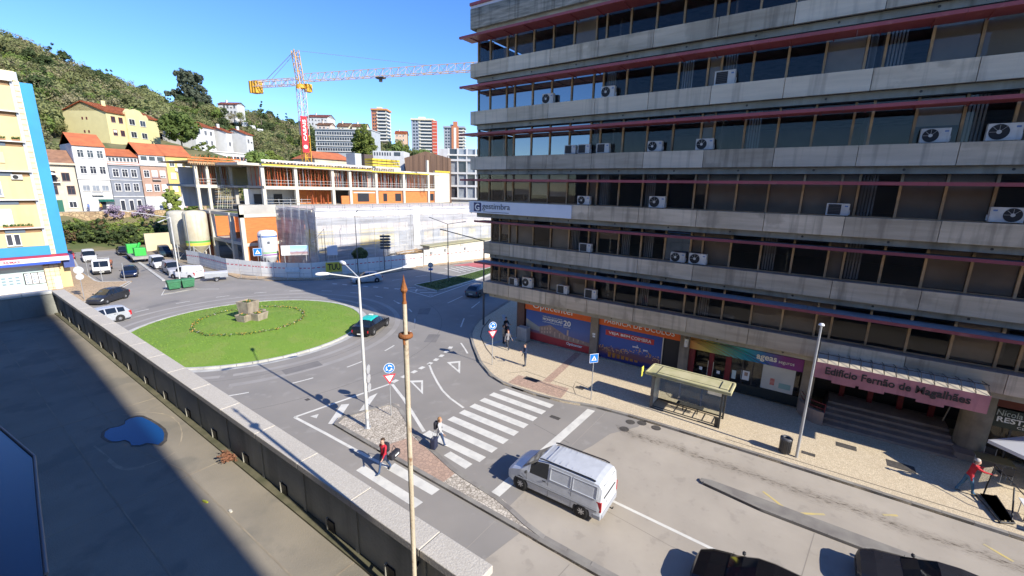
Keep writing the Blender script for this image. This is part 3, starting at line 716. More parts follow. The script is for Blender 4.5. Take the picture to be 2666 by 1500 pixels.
m_bk = mat('black_steel', (.03,.03,.032), .5)
B().bar((27.9,-.86,5.0), (27.9,-7.4,5.0), .035).build('ridge_rail', m_bk, aw)
for i in range(15): y = -.88-i*.463; q = B(); q.bar((27.3,y,4.7), (27.9,y,5.0), .025); q.bar((27.9,y,5.0),(28.83,y,4.86), .025); q.build('roof_rib', m_bk, aw)
text('Edifício Fernão de Magalhães*', m_ink, aw, (27.28,-1.3,3.98), 5.5, .52)
for y, zz in ((-2.15,3.73),(-3.3,3.73),(-5.5,3.72)): B().box(27.31, 27.35, y-.5, y+.5, zz-.06, 3.81).build('loose_fascia_strip', m_mauve, aw)
B().tube((28.3,-6.5,3.9), (29.2,-6.5,2.3), .03).build('support_strut', m_iron, aw)

# --- shop fronts
m_orange = mat('orange_fascia', (.75,.13,.015), .45, (.66,.11,.012), 1.5)
m_white = mat('white_print', (.8,.8,.78), .5); m_whiteL = mat('white_letters', (.85,.84,.8), .5)
m_p1 = gradmat('poster_dusk_palace', 'Z', .2, 3.0, [(0,(.5,.05,.05)),(.28,(.5,.06,.06)),(.33,(.3,.15,.18)),(.42,(.14,.16,.32)),(.7,(.06,.13,.38)),(1,(.04,.09,.34))], .35, .25, .7)
m_p2 = gradmat('poster_night_city', 'Z', .2, 3.0, [(0,(.02,.035,.15)),(.22,(.035,.04,.17)),(.3,(.2,.08,.08)),(.4,(.14,.07,.12)),(.5,(.03,.1,.36)),(1,(.015,.06,.32))], .35, .5, 1.6)
opt = thing('optician_shop_front', 'optician shop front with orange fascia and poster of a palace at dusk', 'shop front', (31.1,17.2,.1))
B().box(31.12, 31.2, 14.0, 20.35, .24, 2.98).build('poster', m_p1, opt)
B().box(31.0, 31.2, 13.98, 20.4, 2.98, 3.78).build('fascia', m_orange, opt)
text('Opticenter', m_whiteL, opt, (30.98,19.6,3.06), 4.1, .74)
text('MONOFOCAIS*', m_whiteL, opt, (31.1,18.6,2.28), 1.95, .24); text('20*', m_whiteL, opt, (31.1,16.55,2.18), .68, .46)
text('FABRICAMOS AS SUAS LENTES', m_whiteL, opt, (31.1,18.6,2.58), 1.9, .1); text('COM ANTIRREFLEXO EM', m_whiteL, opt, (31.1,18.6,2.1), 1.9, .1); text('MINUTOS', m_whiteL, opt, (31.1,16.55,2.02), .66, .09)
text('Opticenter*', m_whiteL, opt, (31.1,16.2,.5), 1.5, .3)
m_pal = mat('printed_palace_stone', (.3,.2,.17), .4, (.45,.3,.22), 4); m_palw = mat('printed_palace_windows', (.6,.42,.3), .4); m_glow = mat('printed_sunset', (.5,.42,.3), .4, (.3,.33,.32), 2)
B().add([(31.115,20.33,1.2),(31.115,20.33,2.1),(31.115,18.9,1.55),(31.115,18.7,1.15)], [(0,3,2,1)]).build('printed_glow', m_glow, opt)
B().add([(31.112,18.9,1.0),(31.112,18.9,1.62),(31.112,17.8,1.95),(31.112,17.6,1.85),(31.112,16.3,1.35),(31.112,14.1,1.15),(31.112,14.1,.85),(31.112,17.7,.9)], [(7,6,5,4,3,2,1,0)]).build('printed_palace', m_pal, opt)
q = B()
for i in range(4):
    y = 18.75-i*.28
    for zz, hh in ((1.05,.2),(1.36,.22)): q.box(31.105, 31.11, y-.16, y-.02, zz+.05*i, zz+hh+.05*i)
for i in range(7): y = 17.4-i*.45; q.box(31.105, 31.11, y-.1, y, 1.0, 1.45-.05*i)
q.box(31.105,31.11,16.05,16.2,1.35,1.85); q.build('printed_arches', m_palw, opt)
opt2 = thing('optician_shop_front', 'optician shop front with orange fascia and poster of a city by night', 'shop front', (31.1,10.1,.1))
B().box(31.12, 31.2, 8.25, 13.3, .24, 2.98).build('poster', m_p2, opt2)
B().box(31.0, 31.2, 6.85, 13.33, 2.98, 3.7).build('fascia', m_orange, opt2)
text('FÁBRICA DE ÓCULOS', m_whiteL, opt2, (30.98,12.85,3.22), 5.4, .52)
B().box(31.105, 31.119, 8.9, 12.75, 2.2, 2.62).build('red_caption_bar', mat('red_print', (.55,.04,.04), .45), opt2)
text('VEJA BEM*', m_whiteL, opt2, (31.1,12.5,2.29), 1.75, .25); text('COIMBRA', m_whiteL, opt2, (31.1,10.65,2.29), 1.55, .25)
m_l1 = mat('printed_city_lights', (.65,.3,.1), .4, (.75,.5,.25), 3); m_l2 = mat('printed_city_white', (.75,.72,.7), .4); m_l3 = mat('printed_reflection', (.6,.26,.05), .4, (.3,.1,.02), 3)
q = B(); qr = B(); 
for i in range(140):
    y = rng.uniform(8.35,13.2); zz = 1.1+rng.gauss(0,.11)+.35*math.exp(-((y-9.9)/.9)**2); s = rng.uniform(.015,.05); q.box(31.108, 31.118, y-s, y+s, zz-s*.7, zz+s)
q.build('printed_city_lights', m_l1, opt2)
q = B(); q.box(31.102,31.107,10.0,10.5,1.68,1.78); q.box(31.102,31.107,10.1,10.16,1.78,1.92); q.box(31.102,31.107,9.3,9.65,1.58,1.68); q.build('printed_palace', m_l2, opt2)
for i in range(7): y = 12.3-i*.36; qr.box(31.108, 31.118, y-.14, y+.12, .42+.03*i*.5, .86-.03*i)
qr.build('printed_reflections', m_l3, opt2)
B().box(31.15, 31.2, 7.05, 8.2, .24, 2.98).build('shop_doorway', m_void, opt2); B().box(31.05, 31.2, 8.2, 8.26, .24, 2.98).build('door_jamb', mat('aluminium', (.5,.5,.5), .4, metal=.7), opt2)
B().box(31.3, 31.34, 13.28, 13.32, 0.2, 3.8).build('edge_strip', m_void, opt2)
q = B(); q.box(30.83,30.845,13.5,13.75,2.05,2.2); q.box(30.83,30.845,13.5,13.72,1.85,2.0); o = q.build('door_number_plate', m_white); tag(o, 'small pale number plates on the column between the optician posters', 'plate')
# insurance shop
m_ag = gradmat('rainbow_fascia', 'Y', -.4, 6.5, [(0,(.22,.02,.2)),(.18,(.2,.03,.25)),(.34,(.03,.16,.5)),(.5,(.03,.4,.55)),(.66,(.25,.5,.35)),(.82,(.6,.5,.12)),(1,(.75,.3,.08))], .4, .35, 1.2)
ins = thing('insurance_shop_front', 'insurance shop front with rainbow fascia, red door frames and pale window poster', 'shop front', (31.1,3,.1))
B().box(30.98, 31.2, -.38, 6.45, 2.62, 3.42).build('fascia', m_ag, ins)
text('ageas*', m_whiteL, ins, (30.96,2.2,2.78), 1.15, .42); text('seguros', m_whiteL, ins, (30.96,.95,2.84), .85, .22)
for i, (c_, off) in enumerate((((.75,.3,.05),0),((.6,.55,.1),.28),((.1,.6,.6),.55),((.05,.45,.65),.85),((.5,.15,.5),1.1),((.15,.65,.45),1.4),((.65,.45,.08),-.3),((.8,.6,.3),-.55))):
    q = B(); pts = []
    for k in range(13):
        t = k/12; pts.append((6.2-off*1.6-t*2.6, 3.4-.76*t**1.6))
    for (y0, z0), (y1, z1) in zip(pts, pts[1:]): q.add([(30.972,y0,z0),(30.972,y1,z1),(30.972,y1,z1-.045),(30.972,y0,z0-.045)], [(3,2,1,0),(0,1,2,3)])
    q.build('fascia_ribbon', mat('ribbon_%d' % i, c_, .4), ins)
B().box(31.1, 31.25, -.4, 6.4, .22, .9).build('stall_riser', mat('dark_green_panel', (.02,.03,.032), .4), ins)
B().box(31.14, 31.17, -.3, 3.9, .92, 2.6).build('shop_window', m_winglass, ins)
B().box(31.8, 31.83, .2, 3.8, .5, 2.4).build('shop_interior_screen', mat('shop_interior', (.3,.3,.25), .8, (.1,.1,.1), 1.5), ins)
for y0, y1 in ((6.4,5.95),(5.0,4.7),(3.95,3.6)): B().box(31.02, 31.18, y1, y0, .2, 2.62).build('door_frame', m_red, ins)
for yc in (5.47,4.33):
    o = B().box(31.1, 31.13, yc-.42, yc+.35, .25, 2.5).build('glass_door', m_winglass, ins)
    B().box(31.04, 31.08, yc-.1, yc+.1, 1.2, 1.42).build('door_sticker', m_white, o)
for y in (5.02,4.68): B().tube((30.98,y,.8), (30.98,y,2.0), .025, n=8).build('door_handle', mat('steel', (.6,.6,.6), .3, metal=.9), ins)
for y in (2.9,2.3): B().box(31.08, 31.13, y-.03, y+.03, .92, 2.6).build('window_bar', m_iron, ins)
m_ppr = mat('pale_poster', (.5,.5,.45), .5, (.6,.6,.55), .6)
o = B().box(31.09, 31.12, -.05, 1.75, .95, 2.58).build('window_poster', m_ppr, ins)
B().box(31.075, 31.089, 1.0, 1.25, 1.3, 1.75).build('poster_figure', mat('poster_red', (.5,.12,.1), .5, m_ppr and (.6,.3,.25), 6), o); B().box(31.075,31.089,.1,.75,1.2,1.55).build('poster_bench', mat('poster_teal', (.25,.42,.4), .5), o)
o = B().box(31.09,31.12,2.45,2.95,1.2,1.85).build('window_notice', m_white, ins); B().box(31.08,31.089,2.55,2.75,1.5,1.75).build('notice_photo', m_pal, o)
B().box(31.09,31.12,3.25,3.5,1.1,1.7).build('window_notice', mat('pale_green_paper', (.6,.7,.65), .6), ins)
b = B(); b.tube((30.75,6.55,2.75), (30.75,6.55,3.35), .14, n=14); b.box(30.75,31.0,6.5,6.6,2.95,3.1); o = b.build('wall_flood_lamp', mat('white_enamel', (.7,.7,.68), .4)); tag(o, 'small white cylinder lamp fixed beside the rainbow fascia', 'lamp')
# restaurant
m_rest = mat('dark_green_fascia', (.025,.04,.035), .45, (.04,.055,.045), 1.5)
rest = thing('restaurant_front', 'restaurant front with dark green fascia and pale lettering beside the steps', 'shop front', (31.1,-12,.1))
B().box(31.05, 31.25, -15.2, -8.35, 1.95, 2.95).build('fascia', m_rest, rest)
text('Nicola', mat('pale_green_letters', (.5,.55,.5), .5), rest, (31.03,-8.75,2.6), .9, .3); text('RESTAURANTE*', m_whiteL, rest, (31.03,-8.8,2.26), 2.9, .28); text('CERVEJARIA', m_whiteL, rest, (31.03,-9.55,2.02), 1.3, .17)
B().box(31.1, 31.14, -15.2, -8.6, .3, 1.95).build('restaurant_window', m_winglass, rest)
B().box(31.6, 31.7, -15.2, -8.4, .2, 3.9).build('inner_wall', m_shopwall, rest)
for y in (-9.4,-10.8,-12.2): B().box(31.08, 31.16, y-.04, y+.04, .15, 1.95).build('window_bar', m_iron, rest)
B().box(30.9,31.3,-15.2,-8.35,3.1,3.9).build('red_beam', mat('red_brown_beam', (.16,.05,.035), .8), rest)
# sign board on the third spandrel
sg = thing('sign_board', 'white sign board with dark blue square logo on the third spandrel', 'sign', (28.1,19.6,11.8))
B().box(28.08, 28.19, 14.78, 24.44, 11.36, 12.3).build('board', mat('sign_white', (.7,.73,.78), .45, (.62,.66,.72), .5), sg)
m_navy = mat('navy_print', (.015,.03,.13), .45); m_greyL = mat('grey_letters', (.12,.13,.15), .5)
B().box(28.06, 28.08, 23.14, 23.91, 11.48, 12.19).build('logo_square', m_navy, sg); text('G*', m_whiteL, sg, (28.045,23.77,11.55), .48, .56)
text('gestimbra', m_greyL, sg, (28.06,23.0,11.57), 2.8, .6)
B().box(28.065, 28.08, 20.3, 22.9, 11.45, 11.49).build('small_print', m_greyL, sg)

# --- air conditioners, each on the sill ledge
m_ac = mat('ac_white_enamel', (.62,.61,.57), .5, (.52,.51,.48), 2.5, rnd=.12, streak=((.35,.32,.27), .4, 6))
m_fan = mat('ac_fan_black', (.018,.018,.02), .6)
def ac(floor, y, w, h, fan, label, side=1):
    k_ = .9585 if floor < 3 else .966; y *= k_; w *= k_; h *= k_; Xs = 28.85 if floor < 3 else 28.2; S = SILL[floor-1]-.01
    t = thing('air_conditioner', label, 'air conditioner', (Xs+.42, y, S), 0, 'outdoor air conditioner units on the office sills')
    B().box(-.15,.16,-w/2,w/2,.05,h).build('casing', m_ac, t, False, .015)
    B().box(-.1,-.04,-w/2+.08,-w/2+.16,0,.05).box(-.1,-.04,w/2-.16,w/2-.08,0,.05).build('foot', m_iron, t, False)
    fy = side*w*.16; fr = min(h*.42, w*.33)
    if fan == 'round':
        b = B(); b.tube((-.165,fy,h*.53), (-.152,fy,h*.53), fr, n=24); g_ = b.build('fan_grille', m_fan, t, False)
        b = B(); b.tube((-.172,fy,h*.53), (-.164,fy,h*.53), fr*.26, n=12)
        for k in range(4): b.tube((-.17,fy,h*.53), (-.168,fy+fr*.95*math.cos(k*PI/4), h*.53+fr*.95*math.sin(k*PI/4)), .006, n=4)
        b.build('fan_hub', m_ac, g_, False)
    else:
        g_ = B().box(-.165,-.152,fy-w*.3,fy+w*.26,h*.14,h*.92).build('fan_grille', m_fan, t, False)
        b = B()
        for k in range(6): b.box(-.17,-.165,fy-w*.3,fy+w*.26,h*(.2+.12*k),h*(.2+.12*k)+.008)
        b.build('grille_bars', mat('grille_grey', (.15,.15,.15), .6), g_, False)
    B().box(-.156,-.15,-side*w*.36-.07,-side*w*.36+.07,h*.74,h*.84).build('badge', mat('ac_badge', (.12,.2,.4), .5), t, False)
    B().box(.0,.1,-side*(w/2+.001)-.05,-side*(w/2)+.05,h*.15,h*.5).build('valve_cover', m_ac, t, False)
    return t
AC = [(5,17.96,0.95,0.76,'round','white air conditioner with round fan, leftmost on the fifth window band'),
      (5,13.19,0.96,0.76,'round','white air conditioner between the blue panes and blinds of the fifth window band'),
      (5,5.9,1.12,0.83,'square','square-grilled air conditioner farthest right on the fifth window band'),
      (4,15.89,0.90,0.67,'square','small air conditioner, first of the three on the fourth window band'),
      (4,14.78,0.95,0.69,'square','air conditioner in the middle of the three on the fourth window band'),
      (4,13.3,0.95,0.69,'square','air conditioner, third of the close trio on the fourth window band'),
      (4,9.65,0.95,0.69,'round','lone round-fan air conditioner right of the trio on the fourth window band'),
      (4,6.6,1.01,0.71,'round','round-fan air conditioner beside the narrow pane in the middle of the fourth band'),
      (4,-3.79,1.06,0.71,'round','white air conditioner second from the right edge on the fourth window band'),
      (4,-6.07,1.12,0.80,'round','wide air conditioner at the right edge of the fourth window band'),
      (3,14.56,0.99,0.67,'round','air conditioner right above the end of the white sign board'),
      (3,9.17,1.06,0.80,'round','dark-fronted air conditioner on the third band right of the sign board'),
      (3,-0.57,1.01,0.69,'square','small square-grilled air conditioner in the middle right of the third band'),
      (3,-6.84,1.12,0.74,'round','air conditioner at the right edge of the third window band'),
      (2,14.65,0.99,0.71,'square','lone air conditioner at the left of the second window band'),
      (2,7.69,0.95,0.71,'round','left one of the pair of air conditioners on the second window band'),
      (2,6.41,1.10,0.76,'round','right one of the pair of air conditioners on the second window band'),
      (1,21.38,0.90,0.69,'square','leftmost air conditioner on the lowest window band by the corner'),
      (1,19.9,0.99,0.92,'round','tall air conditioner with white fan hub near the corner of the lowest band'),
      (1,16.47,0.99,0.76,'square','third air conditioner from the corner on the lowest window band'),
      (1,13.97,0.99,0.80,'square','fourth air conditioner from the corner, above the first optician poster')]
for i, a in enumerate(AC): ac(*a, side=-1 if i == 13 else 1)
# ================================================================ TERRACE AND OUR OWN BUILDING
m_felt = mat('terrace_felt', (.32,.28,.215), .9, (.235,.21,.165), .7, .4, 40, mix=(.3,.7), spots=((.2,.185,.15), .7, .8, .54))
m_render = mat('grey_parapet_render', (.34,.34,.3), .9, (.25,.255,.23), .8, .8, 14, streak=((.06,.065,.06), .5, 1.6))
m_coping = mat('terrazzo_coping', (.58,.54,.46), .9, (.48,.45,.385), 1., .5, 30, speck=((.6,.56,.49), (.47,.43,.37), 40., (.44,.4,.34)))
m_own = mat('own_facade', (.35,.33,.3), .9, (.3,.28,.26), .6)
own = thing('tall_block', 'tall block whose window the view is taken from, left of the flat terrace', 'building', (-7,0,0))
B().box(-14, -.4, -12, 30, 0, 18).build('wall', m_own, own); B().box(-14, 1.5, -15, -12, 0, 33.5).build('shadow_wing', m_own, own); B().box(-14, -.4, -40, -15, 0, 30).build('rear_wall', m_own, own)  # tall thin wing is unseen, shaped to throw the shadow edge on the terrace
m_bluem = mat('dark_blue_sheet_metal', (.012,.028,.065), .2, (.01,.02,.05), 1.5, spec=.7)
led = thing('metal_ledge', 'dark blue sheet metal ledge below the viewpoint at the lower left', 'ledge', (-.2,2.2,12.15))
q = B(); pol = [(-.9,.4),(.0,.4),(.075,1.8),(.125,2.3),(.165,2.68),(.112,3.13),(-.15,5.1),(-.9,5.1)]
q.prism(pol, 12.15, 12.2); q.build('ledge_plate', m_bluem, led, bevel=.006)
B().pipe([(.075,1.8,12.203),(.125,2.3,12.203),(.165,2.68,12.203),(.112,3.13,12.203),(-.15,5.1,12.203)], .006, 6).build('ledge_edge_trim', mat('pale_trim', (.12,.13,.15), .5), led)
B().bar((-.45,1,12.12), (-.45,4.5,12.12), .06).build('ledge_bracket', m_iron, led)
pod = thing('terrace_podium', 'low podium with a flat felt terrace and grey parapet beside the avenue', 'terrace', (2,15,0))
B().box(-.4, 3.8, 2.9, 28.6, 0, 7.28).build('podium_body', m_render, pod)
B().box(-.4, 3.52, 3.2, 28.3, 7.28, 7.3).build('roof_felt', m_felt, pod)
m_seam = mat('felt_seam', (.26,.22,.165), .95, (.34,.29,.21), 3)
# felt seams
for pts in ([(1.45,28.3),(1.5,11),(1.57,3.2)], [(2.2,28.3),(2.27,12.2),(2.64,10.5),(2.66,3.2)]):
    pline(pts, .025, 'felt_seam', m_seam, pod, 7.306)
for y in (24.3,19.6,14.9,10.2,5.5): B().box(-.39, 3.5, y-.015, y+.015, 7.3, 7.303).build('felt_seam', m_seam, pod)
# long parapet: render panels between piers, scupper holes, coping slabs
Zc = 8.4
for i in range(16):
    y0 = 28.25-i*1.62; y1 = y0-1.62
    if y1 < 3: y1 = 2.95
    if y0 <= 3: break
    B().box(3.55, 3.78, y1+.02, y0-.02, 7.3, 8.28).build('parapet_panel', m_render, pod)
    B().box(3.525, 3.56, y0-.045, y0+.045, 7.3, 8.28).build('parapet_pier', m_render, pod)
    yc = y0-.85
    o = B().box(3.522, 3.552, yc-.1, yc+.09, 7.33, 7.56).build('scupper_hole', m_void, pod)
    q = B(); q.box(3.505,3.555,yc+.09,yc+.115,7.31,7.58); q.build('scupper_lip', mat('scupper_plaster', (.36,.35,.3), .9), o)
    B().box(3.46, 3.88, y1+.006, y0-.006, 8.27, Zc).build('coping_slab', m_coping, pod, bevel=.012)
B().box(3.4, 3.55, 3.2, 28.25, 7.3, 7.345).build('felt_upstand', mat('mossy_upstand', (.16,.145,.09), .95, (.09,.09,.05), 2.5), pod)
B().box(-.4, 3.55, 28.26, 28.5, 7.28, 8.28).build('end_parapet', m_render, pod)
for i in range(4): B().box(-.4+i*.98, .57+i*.98, 28.2, 28.6, 8.27, 8.397).build('coping_slab', mat('white_coping', (.62,.62,.58), .8, (.5,.5,.47), 1.), pod, bevel=.01)
# puddle: still water in a shallow hollow
pud = [(1.98,13.44),(2.05,13.7),(2.17,13.81),(2.33,13.74),(2.45,13.78),(2.5,13.95),(2.6,14.02),(2.74,13.98),(2.82,13.86),(2.88,13.5),(2.92,13.09),(2.93,12.75),(2.89,12.48),(2.78,12.15),(2.64,12.02),(2.57,12.2),(2.5,12.32),(2.38,12.34),(2.26,12.48),(2.28,12.7),(2.24,12.88),(2.14,12.92),(2.04,13.03),(2.0,13.2)]
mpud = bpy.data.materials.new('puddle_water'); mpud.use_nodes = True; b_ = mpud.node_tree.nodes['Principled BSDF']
b_.inputs['Base Color'].default_value = (.004,.05,.17,1); b_.inputs['Roughness'].default_value = .03; b_.inputs['IOR'].default_value = 1.4; b_.inputs['Specular IOR Level'].default_value = .5  # blue of the reflected sky put into the water's base colour
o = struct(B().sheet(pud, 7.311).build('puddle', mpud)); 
cx, cy = 2.45, 13.05
o2 = B().sheet([(cx+(x-cx)*1.13, cy+(y-cy)*1.1) for x, y in pud], 7.307).build('damp_rim', mat('damp_felt', (.055,.05,.043), .6, (.09,.08,.065), 5), o)
ring = [(cx+.75*math.cos(t)*(1+.13*math.sin(3*t+1)), cy-.2+1.75*math.sin(t)*(1+.12*math.cos(2*t))) for t in (2*PI*k/40 for k in range(40))]
q = B(); m_silt = mat('dried_silt', (.4,.34,.25), .95, (.3,.26,.195), 2.5, mix=(.4,.6))
for i in range(40):
    p, r_ = ring[i], ring[(i+1)%40]; w = (.012+.03*abs(math.sin(i*.9))+.1*max(0,math.sin(i*.33))*(p[1] < 12.4)); w *= 0 if i in (9,10,11,12,13,14,17,18,33,34) else 1
    n_ = Vector((p[0]-cx, p[1]-cy)).normalized()*w; n2 = Vector((r_[0]-cx, r_[1]-cy)).normalized()*w
    q.add([(*p,7.3035),(p[0]+n_.x,p[1]+n_.y,7.3035),(r_[0]+n2.x,r_[1]+n2.y,7.3035),(*r_,7.3035)], [(0,1,2,3)])
q.build('silt_ring', m_silt, o)
# litter and a dead plant on the terrace
for (x, y, w, l, a, c_, lab) in ((2.52,9.02,.018,.07,.3,(.6,.62,.05),'yellow plastic scrap lying on the terrace felt'),(2.9,5.55,.02,.07,.5,(.05,.4,.15),'green plastic clip lying near the red one on the terrace'),(2.95,5.42,.02,.075,.9,(.6,.06,.06),'red plastic clip lying near the green one on the terrace'),(2.7,8.35,.025,.04,.2,(.6,.57,.48),'pale pebble lying right of the shadow edge on the terrace')):
    q = B(); c, s = math.cos(a), math.sin(a)
    ps = [(x+(u*c-v*s), y+(u*s+v*c)) for u, v in ((-w,-l),(w*.4,-l*1.1),(w,-l*.2),(w*.7,l),(-w*.5,l*.9),(-w*1.1,l*.2))]
    q.prism(ps, 7.301, 7.325); tag(q.build('litter', mat('litter_'+lab.split()[0], c_, .5)), lab, 'litter')
q = B()
for i in range(60):
    a, l = rng.uniform(PI*.55,PI*1.5), rng.uniform(.1,.32); p = Vector((3.46,10.05+rng.uniform(-.1,.1),7.31)); e = p+Vector((math.cos(a)*l, math.sin(a)*l, rng.uniform(.02,.22)))
    mid = p.lerp(e,.5)+Vector((0,0,.05)); q.bar(p, mid, .012); q.bar(mid, e, .008)
    for k in range(3): c = mid.lerp(e, rng.random()); u = Vector((rng.uniform(-1,1),rng.uniform(-1,1),rng.uniform(-.6,.6)))*.025; v = u.orthogonal()*.7; q.add([c-u,c+v,c+u,c-v], [(0,1,2,3)])
tag(q.build('dead_weed', mat('dry_weed', (.28,.12,.07), .9, (.18,.09,.05), 9)), 'dry reddish weed growing from a scupper of the parapet', 'plant')
# rusty flag pole on the parapet
m_polep = mat('flaking_cream_paint', (.55,.48,.36), .7, (.45,.38,.27), 2.5, .4, 30, spots=((.2,.09,.04), .85, 5., .62), streak=((.3,.16,.07), .5, 9))
m_rust = mat('orange_rust', (.32,.12,.035), .85, (.2,.07,.025), 9, .6, 50)
fp_ = thing('flag_pole', 'cream flaking flag pole with rusty spear tip and collar on the parapet', 'pole', (3.38,3.98,7.3))
px, py = 3.38, 3.98
B().tube((px,py,6.2), (px,py,11.62), .033, n=16).build('pole_lower', m_polep, fp_); B().tube((px,py,11.62), (px,py,12.02), .027, n=16).build('pole_upper', m_polep, fp_)
b = B(); b.lathe((px,py,12.02), [(.03,-.01),(.03,.0),(.02,.03),(.02,.12),(.034,.14),(.044,.16),(.02,.25),(.001,.35)], 8, smooth=False); b.build('spear_tip', m_rust, fp_)
b = B(); b.lathe((px,py,11.6), [(.05,-.015),(.085,-.02),(.092,0),(.085,.03),(.05,.03)], 20); b.build('collar', m_rust, fp_)
for a in (0.6,3.6): B().bar((px+.06*math.cos(a),py+.06*math.sin(a),11.6), (px+.045*math.cos(a),py+.045*math.sin(a),11.5), .03,.012).build('collar_lug', m_rust, fp_)
b = B(); b.bar((px,py,7.72),(3.56,py,7.72),.03); b.bar((px-.05,py-.05,7.72),(px-.05,py+.05,7.72),.02); b.bar((px,py,8.05),(3.56,py+.1,8.05),.03); b.build('wall_bracket', m_iron, fp_)

# ================================================================ STREET FURNITURE
m_galv = mat('galvanised_steel', (.5,.51,.52), .45, (.42,.43,.44), 3, metal=.5, rnd=.1)
m_polew = mat('painted_lamp_post', (.62,.62,.6), .5, (.52,.52,.5), 2, spots=((.4,.3,.15), .6, 3, .62))
m_lampw = mat('lamp_head_white', (.78,.78,.76), .4)
m_dpole = mat('dark_grey_post', (.07,.075,.085), .5, (.1,.1,.11), 3)
# three-armed lamp on the splitter island
lm = thing('street_lamp', 'tall white three-armed street lamp with traffic signs on the cobbled island', 'street lamp', (13.3,19.15,.1))
q = B(); q.tube((13.3,19.15,.1), (13.3,19.15,4.0), .1, .085, 14); q.tube((13.3,19.15,4.0), (13.3,19.15,8.75), .085, .055, 14); q.build('post', m_polew, lm)
B().lathe((13.3,19.15,.1), [(.2,0),(.2,.03),(.11,.05),(.105,.6)], 14).build('post_base', m_galv, lm)
for dx, dy in ((.55,1.95),(1.95,-1.1),(-1.5,.15)):
    e = (13.3+dx, 19.15+dy, 9.12); q = B(); q.tube((13.3,19.15,8.72), e, .032, n=10); o = q.build('arm', m_polew, lm)
    d = Vector((dx,dy,.12)).normalized(); E0 = Vector(e); q = B()
    n_ = Vector((-d.y,d.x,0)).normalized()
    prof = [(0,.05,.05),(.12,.1,.09),(.35,.14,.12),(.6,.13,.1),(.72,.06,.05)]
    vs = []
    for t, w, h in prof:
        c = E0+d*t
        for k in range(10): a = 2*PI*k/10; vs.append(c+n_*w*math.cos(a)+Vector((0,0,1))*h*(math.sin(a) if math.sin(a) > 0 else .45*math.sin(a)))
    q.add(vs, [(k*10+i, k*10+(i+1)%10, (k+1)*10+(i+1)%10, (k+1)*10+i) for k in range(4) for i in range(10)]+[tuple(range(10))[::-1], tuple(range(40,50))], 0, True)
    q.build('lamp_head', m_lampw, o)
# back-to-back plates on the post
m_signback = mat('sign_back_grey', (.55,.56,.57), .45, metal=.3)
for z in (3.55,3.0,2.45):
    q = B(); c = Vector((13.42,19.03,z)); u = Vector((.82,.57,0)).normalized(); w = Vector((0,0,1)); n_ = u.cross(w)
    pts = [c+u*(.27*math.cos(t)+.14)+w*.27*math.sin(t) for t in (PI/8+PI/4*k for k in range(8))]
    q.add([p-n_*.01 for p in pts]+[p+n_*.01 for p in pts], [tuple(range(8)), tuple(range(8,16))[::-1]]+[(i,(i+1)%8,8+(i+1)%8,8+i)[::-1] for i in range(8)])
    q.build('sign_plate', m_signback, lm)
m_sblue = mat('sign_blue', (.01,.16,.55), .35); m_sred = mat('sign_red', (.6,.04,.06), .35); m_swhite = mat('sign_white_face', (.8,.8,.8), .35)
def facing(c, d):
    """frame for a plate at c turned towards direction d"""
    n_ = Vector((d[0],d[1],0)).normalized(); u = Vector((0,0,1)).cross(n_); return Vector(c), u, Vector((0,0,1)), n_
def plate(q, fr, pts, t0, t1, mi=0):
    c, u, w, n_ = fr; k = len(pts)
    a = [c+u*x+w*y+n_*t0 for x, y in pts]; b = [c+u*x+w*y+n_*t1 for x, y in pts]
    q.add(a+b, [tuple(range(k))[::-1], tuple(range(k,2*k))]+[(i,(i+1)%k,k+(i+1)%k,k+i) for i in range(k)], mi)
def disc(r, n=24, cx=0, cy=0): return [(cx+r*math.cos(2*PI*i/n), cy+r*math.sin(2*PI*i/n)) for i in range(n)]
def yield_post(name, x, y, label, d=(-.5,-.85), h=3.35, z0=.1):
    t = thing(name, label, 'traffic sign', (x,y,z0))
    B().tube((x,y,z0), (x,y,h+.05), .03, n=10).build('post', m_galv, t)
    f = facing((x,y,h-.27), d); q = B(); plate(q, f, disc(.31), .03, .045, 0); plate(q, f, disc(.285), .045, .05, 1)
    o = q.build('roundabout_disc', [m_swhite, m_sblue], t)
    q = B()
    for k in range(3):
        a0 = 2*PI*k/3+.3; pts = []
        for i in range(7): a = a0+i*.2; pts.append((.19*math.cos(a), .19*math.sin(a)))
        for i in range(6,-1,-1): a = a0+i*.2; pts.append((.13*math.cos(a), .13*math.sin(a)))
        plate(q, f, pts, .05, .056); a = a0+1.2; plate(q, f, [(.24*math.cos(a),.24*math.sin(a)),(.16*math.cos(a+.5),.16*math.sin(a+.5)),(.08*math.cos(a),.08*math.sin(a))], .05, .057)
    q.build('arrows', m_swhite, o)
    f = facing((x,y,h-.92), d); q = B(); R_ = .38
    plate(q, f, [(-.36,.26),(0,-.36),(.36,.26)][::1], .03, .045, 0); plate(q, f, [(-.24,.19),(0,-.21),(.24,.19)], .045, .05, 1); q.build('give_way_triangle', [m_sred, m_swhite], t)
    return t
yield_post('traffic_sign', 14.97, 19.17, 'blue roundabout disc over a give-way triangle on the cobbled island', h=3.4)
yield_post('traffic_sign', 24.6, 19.1, 'blue roundabout disc over a give-way triangle on the pavement corner', h=3.55, z0=.12)
